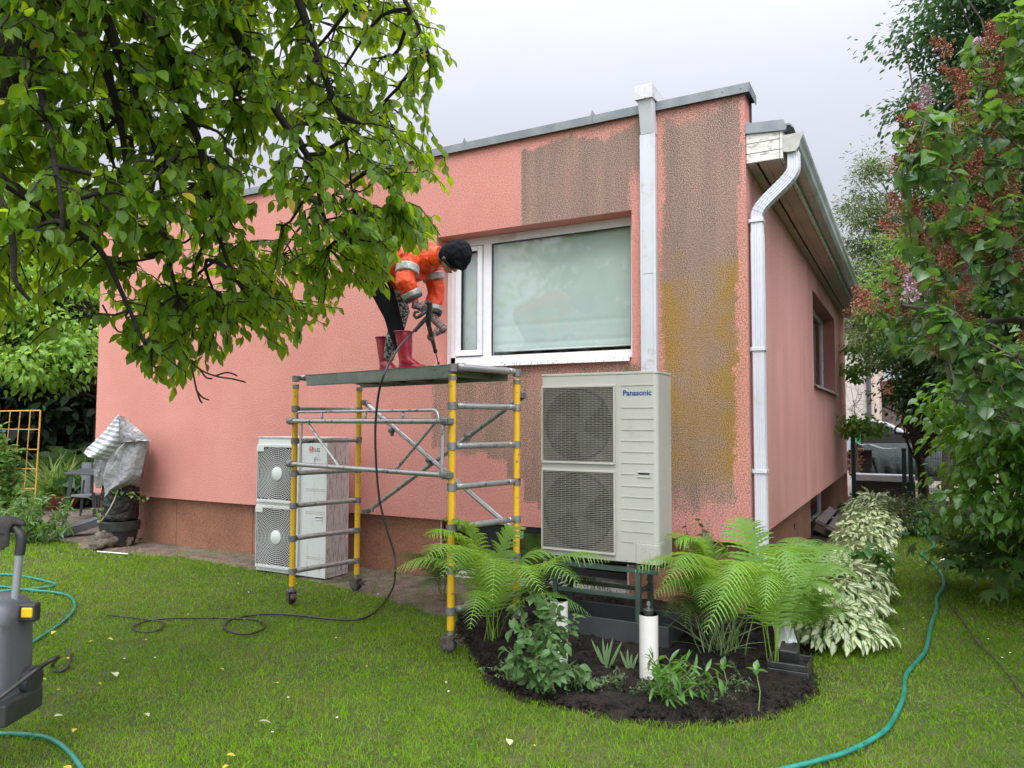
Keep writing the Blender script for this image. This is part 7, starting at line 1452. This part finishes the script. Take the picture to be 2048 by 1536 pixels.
# neighbouring house and shed
D4 = 27.0; a = zat(1600, 640, D4); c = zat(1738, 850, D4)
nb_h = T('neighbour_house', 'pale beige rendered house behind the far corner, with a dark downpipe', 'house', (c.x, c.y, 0), world=True)
b = MB(); b.bb(a.x-3, c.x, c.y, c.y+7, 0, zat(1700, 655, D4).z); b.build('wall', pm('beige_render', (.50, .46, .40), (.44, .40, .35), .8, .85), nb_h)
zt_ = zat(1700, 655, D4).z
b = MB(); b.prism([(c.x-7, zt_+.002), (c.x+.5, zt_+.002), (c.x+.5, zt_+.15), (c.x-3.2, zt_+1.0), (c.x-7, zt_+.15)], c.y-.4, c.y+7.4, 'y'); b.build('roof', pm('grey_roof', (.14, .13, .13), None, 5, .7), nb_h, fix=True)
b = MB(); b.tube([(c.x+.02, c.y-.12, 0), (c.x+.02, c.y-.12, zt_)], .08, 8); b.build('downpipe', pm('dark_pipe', (.06, .06, .065), None, 5, .5), nb_h)
b = MB(); p = zat(1757, 800, D4); b.bb(c.x+.03, p.x, c.y+.3, c.y+5, 0, zt_-.4); b.build('side_bay', pm('cream_wall', (.55, .46, .38), None, 5, .8), nb_h)
D5 = 30.0; s0, s1 = zat(1752, 780, D5), zat(1795, 790, D5)
shd = T('garden_shed', 'small dark shed with a red-brown roof beside the neighbouring house', 'shed', (s0.x, s0.y, 0), world=True)
b = MB(); b.bb(s0.x, s1.x+1, s0.y, s0.y+2, 0, s1.z); b.build('wall', pm('old_boards', (.14, .11, .1), (.08, .06, .05), 5, .8), shd)
zr = zat(1752, 768, D5).z
b = MB(); b.prism([(s0.x-.2, s1.z+.002), (s1.x+1.4, s1.z+.002), (s1.x+1.4, s1.z+.12), (s0.x+.6, zr+.15), (s0.x-.2, zr)], s0.y-.3, s0.y+2.2, 'y'); b.build('roof', pm('red_brown_roof', (.16, .045, .035), (.11, .03, .025), 6, .6), shd, fix=True)
b = MB(); b.bb(s0.x+.15, s0.x+.6, s0.y-.03, s0.y-.005, .0, 1.6); b.build('door', pm('pale_door', (.4, .4, .4), None, 5, .6), shd)
# far tree line behind everything, both sides
FT = leafmat('far_leaf', (.03, .065, .02), (.055, .11, .03), (.1, .2, .04), .25, .6)
for (x, y, hgt, wd, lab) in ((6.5, 30, 5.5, 3, 'far dark tree behind the shed'), (10, 24, 6.5, 3.5, 'far dark tree behind the parked car'), (9, 14, 6, 2.6, 'tall dark tree right of the drive'), (7, 5, 5, 2.2, 'tall dark tree beyond the right hedge'), (-26, 16, 5, 4, 'far dark tree behind the pale green tree'), (-22, 2, 4.5, 3.5, 'far dark tree at the left boundary')):
    crown_tree('far_tree', lab, 'tree', (x, y, 0), [(x, y, hgt*.6, wd, wd, hgt*.42), (x+.8, y, hgt*.35, wd, wd, hgt*.3)], 5000, .22, FT, hgt*.5, .18, clump=170, cl_r=.8, group='far boundary trees')
# ================================================================ LAWN DETAIL
GM2 = NM('grass_blade'); t_ = GM2.attr('tint'); g1 = GM2.mix(t_, (.055, .135, .003), (.215, .38, .011)); g1 = GM2.mix(GM2.ramp(GM2.attr('mid'), 0, 1), g1, GM2.mix(t_, (.10, .105, .03), (.26, .24, .08)))
GM2.base(g1, .7, 0, .06); tl_ = GM2.n('ShaderNodeBsdfTranslucent'); GM2.l(GM2.mix(t_, (.12, .27, .015), (.30, .46, .04)), tl_.inputs[0]); ms_ = GM2.n('ShaderNodeMixShader'); ms_.inputs[0].default_value = .35
GM2.l(GM2.p.outputs[0], ms_.inputs[1]); GM2.l(tl_.outputs[0], ms_.inputs[2]); GM2.l(ms_.outputs[0], GM2.out.inputs[0]); GM2 = GM2.mat
camx, camy = CAM_P[0], CAM_P[1]
def scatter(dens, r0, r1, step_ok=True):
    area = math.pi*(r1*r1-r0*r0)*(95/360); n = int(area*dens)
    r = np.sqrt(nr.uniform(r0*r0, r1*r1, n)); a = nr.uniform(R_(-47.5), R_(47.5), n)+CAM_YAW; x = camx-np.sin(a)*r; y = camy+np.cos(a)*r
    ok = (pdist(x, y, BED) > -.03+.1*(nr.random(n)-.6)) & ((pdist(x, y, STRIP) > -.02) | (nr.random(n) < .45*(fn(x, y, 3, 8) > .47))) & (pdist(x, y, PATIO) > 0)
    ok &= ~((x > HL-.1) & (x < 0.0) & (y > -.02)) & ~((y > 10.6)) & ~((x < -8.7) & (y > 0.6)) & ~((x > 0) & (x < .8) & (y > 0) )
    ok &= nr.random(n) < (.55+.75*fn(x, y, 2.2, 1)); return x[ok], y[ok]
def blades(x, y, h, w, lean=1.1):
    n = len(x); z = gz(x, y)-.004; a = nr.uniform(0, 2*PI, n); cx, sx = np.cos(a), np.sin(a)
    patchf = fn(x, y, 1.3, 21); hh = h*nr.uniform(.45, 1.15, n)*(.75+.5*patchf); ww = w*nr.uniform(.6, 1.2, n); b_ = nr.uniform(.1, 1.0, n)*lean*hh; la = nr.uniform(0, 2*PI, n); lx, ly = np.cos(la)*b_, np.sin(la)*b_
    V = np.empty((n, 5, 3)); V[:, 0] = np.stack([x-cx*ww, y-sx*ww, z], -1); V[:, 1] = np.stack([x+cx*ww, y+sx*ww, z], -1)
    V[:, 2] = np.stack([x+cx*ww*.8+lx*.35, y+sx*ww*.8+ly*.35, z+hh*.55], -1); V[:, 3] = np.stack([x-cx*ww*.8+lx*.35, y-sx*ww*.8+ly*.35, z+hh*.55], -1); V[:, 4] = np.stack([x+lx*1.3, y+ly*1.3, z+hh*.95], -1)
    I = (np.arange(n)*5)[:, None, None]; F = (np.array([[0, 1, 2], [0, 2, 3], [3, 2, 4]])[None]+I).reshape(-1, 3)
    right = sstep(.4, 1.4, x)*.22; t = np.clip(fn(x, y, .9, 31)*.6+fn(x, y, 5, 33)*.45+nr.normal(size=n)*.2-right+.12, 0, 1); dry = np.clip((fn(x, y, 2.7, 41)-.56)*3, 0, .9)*(nr.random(n) < .5)+(nr.random(n) < .02)*.7  # grass on the right tinted darker: duller mossy turf plus painted tree shade
    return V.reshape(-1, 3), F, np.repeat(t, 5), np.repeat(np.clip(dry, 0, 1), 5)
pp = []
for dens, r0, r1, h, w in ((13000, 1.9, 3.2, .032, .0016), (10000, 3.2, 4.6, .032, .0020), (6000, 4.6, 6.6, .033, .0028), (3200, 6.6, 9.5, .035, .004), (1500, 9.5, 15, .04, .006)):
    x, y = scatter(dens, r0, r1); pp.append(blades(x, y, h, w))
V, F, t_, m_ = join(pp); o = arrmesh('grass', V, F, GM2, attrs={'tint': t_, 'mid': m_}); tag(o, kind='stuff')
# clover and plantain leaves between the blades
x, y = scatter(360, 1.9, 9.0); k = (fn(x, y, 2.0, 77) > .50); x, y = x[k], y[k]; n = len(x)
o = leafobj('clover', inst(leaf_tpl('small', fold=.1, curl=.15), np.stack([x, y, gz(x, y)+nr.uniform(.012, .04, n)], -1), np.stack([nr.normal(size=n), nr.normal(size=n), nr.uniform(-.1, .6, n)], -1), np.tile([0, 0, 1.], (n, 1))+rv(n)*.3, nr.uniform(.012, .026, n), nr.uniform(.018, .032, n)), leafmat('clover_leaf', (.05, .13, .012), (.10, .21, .02), (.25, .45, .04), .3, .6, spec=.15)); tag(o, kind='stuff')
# daisies and petals
dm = pm('white_petal', (.75, .75, .72), None, 5, .6, bump=0)
x, y = scatter(3, 2.2, 11); k = fn(x, y, 1.1, 55) > .55; x, y = x[k], y[k]; b = MB()
for a, c in zip(x, y): b.lathe((a, c, gz(a, c)+.035), [(.006, 0), (.007, .002), (0, .004)], 5)
tag(b.build('daisies', dm), kind='stuff')
# clods and bark bits on the bed
x, y = [], []
xx_ = nr.uniform(-2.3, .9, 9000); yy_ = nr.uniform(-2.5, .2, 9000); k = pdist(xx_, yy_, BED) < -.03; xx_, yy_ = xx_[k], yy_[k]; n = len(xx_)
CU = (np.array([(-.5, -.5, -.3), (.5, -.5, -.3), (.5, .5, -.3), (-.5, .5, -.3), (-.35, -.4, .4), (.4, -.3, .35), (.3, .4, .4), (-.4, .35, .3)]), np.array([(0, 3, 2, 1), (4, 5, 6, 7), (0, 1, 5, 4), (1, 2, 6, 5), (2, 3, 7, 6), (3, 0, 4, 7)]), np.zeros(8))
o = leafobj('soil_clods', inst(CU, np.stack([xx_, yy_, gz(xx_, yy_)+.034+nr.normal(size=n)*.006], -1), rv(n), rv(n), nr.uniform(.008, .034, n)**1.0), sm_.mat, smooth=False); tag(o, kind='stuff')
# fallen leaves, each a thing
FL = [leafmat('fallen_yellow', (.62, .42, .05), (.7, .5, .08), (.6, .5, .1), .2, .5), leafmat('fallen_pale', (.50, .52, .28), (.58, .6, .36), (.5, .5, .2), .2, .5), leafmat('fallen_orange', (.5, .22, .04), (.55, .3, .06), (.5, .3, .05), .2, .5)]
FALL = [(112, 1262, 0, .05, 'yellow fallen leaf right beside the green hose bend at left'), (187, 1280, 0, .03, 'small yellow leaf between the green hose and the small black hose loop'), (214, 1277, 0, .045, 'yellow leaf on the lawn just left of the small black hose loop'), (292, 1280, 0, .04, 'yellow leaf just below the small black hose loop'), (132, 1315, 0, .03, 'tiny yellow leaf inside the curl of the short black outlet hose'), (226, 1345, 1, .06, 'pale greenish leaf on open lawn below the small black hose loop'), (195, 1366, 2, .03, 'small orange brown leaf right of the pressure washer wheel'), (82, 1357, 0, .035, 'yellow leaf under the short outlet hose beside the pressure washer'), (115, 1380, 0, .025, 'tiny yellow leaf level with the pressure washer wheel'), (108, 1433, 1, .045, 'pale leaf right of the pressure washer foot'), (150, 1457, 0, .03, 'small yellow leaf above the green hose in the bottom left corner'), (289, 1427, 1, .04, 'pale leaf on the lawn between washer foot and picture bottom'), (440, 1337, 0, .03, 'yellow leaf below the larger black hose loop'), (556, 1366, 0, .035, 'lone yellow leaf in the middle of the front lawn'), (516, 1444, 1, .065, 'largest pale curled leaf at the front of the lawn, left of centre'), (734, 1331, 2, .02, 'tiny orange leaf on the lawn left of the nearest scaffold castor'), (626, 1310, 2, .02, 'tiny orange leaf below the black hose, under the scaffold'), (453, 1510, 0, .04, 'upper of two yellow leaves at the bottom picture edge'), (457, 1530, 0, .03, 'lower of two yellow leaves at the bottom picture edge'), (1197, 1377, 2, .075, 'large orange brown leaf on the dark soil of the flower bed'), (1017, 1478, 1, .05, 'pale leaf in the grass in front of the flower bed'), (1071, 1492, 0, .025, 'tiny yellow leaf near the bottom edge in front of the flower bed'), (447, 1162, 1, .04, 'pale leaf on the grass left of the dirty white heat pump'), (126, 1534, 0, .045, 'yellow leaf touching the green hose in the bottom left corner')]
for x, y, c, L_, lab in FALL:
    p = onz(x, y, .032 if y < 1370 and x > 1100 else .04)
    o = leafobj('fallen_leaf', inst(leaf_tpl('oval', fold=.35, curl=.3), [tuple(p)], [(math.cos(x), math.sin(x), .12)], [(.2*math.sin(y), .2, 1)], [L_], [L_*1.3]), FL[c])
    tag(o, lab, 'leaf', 'fallen leaves')
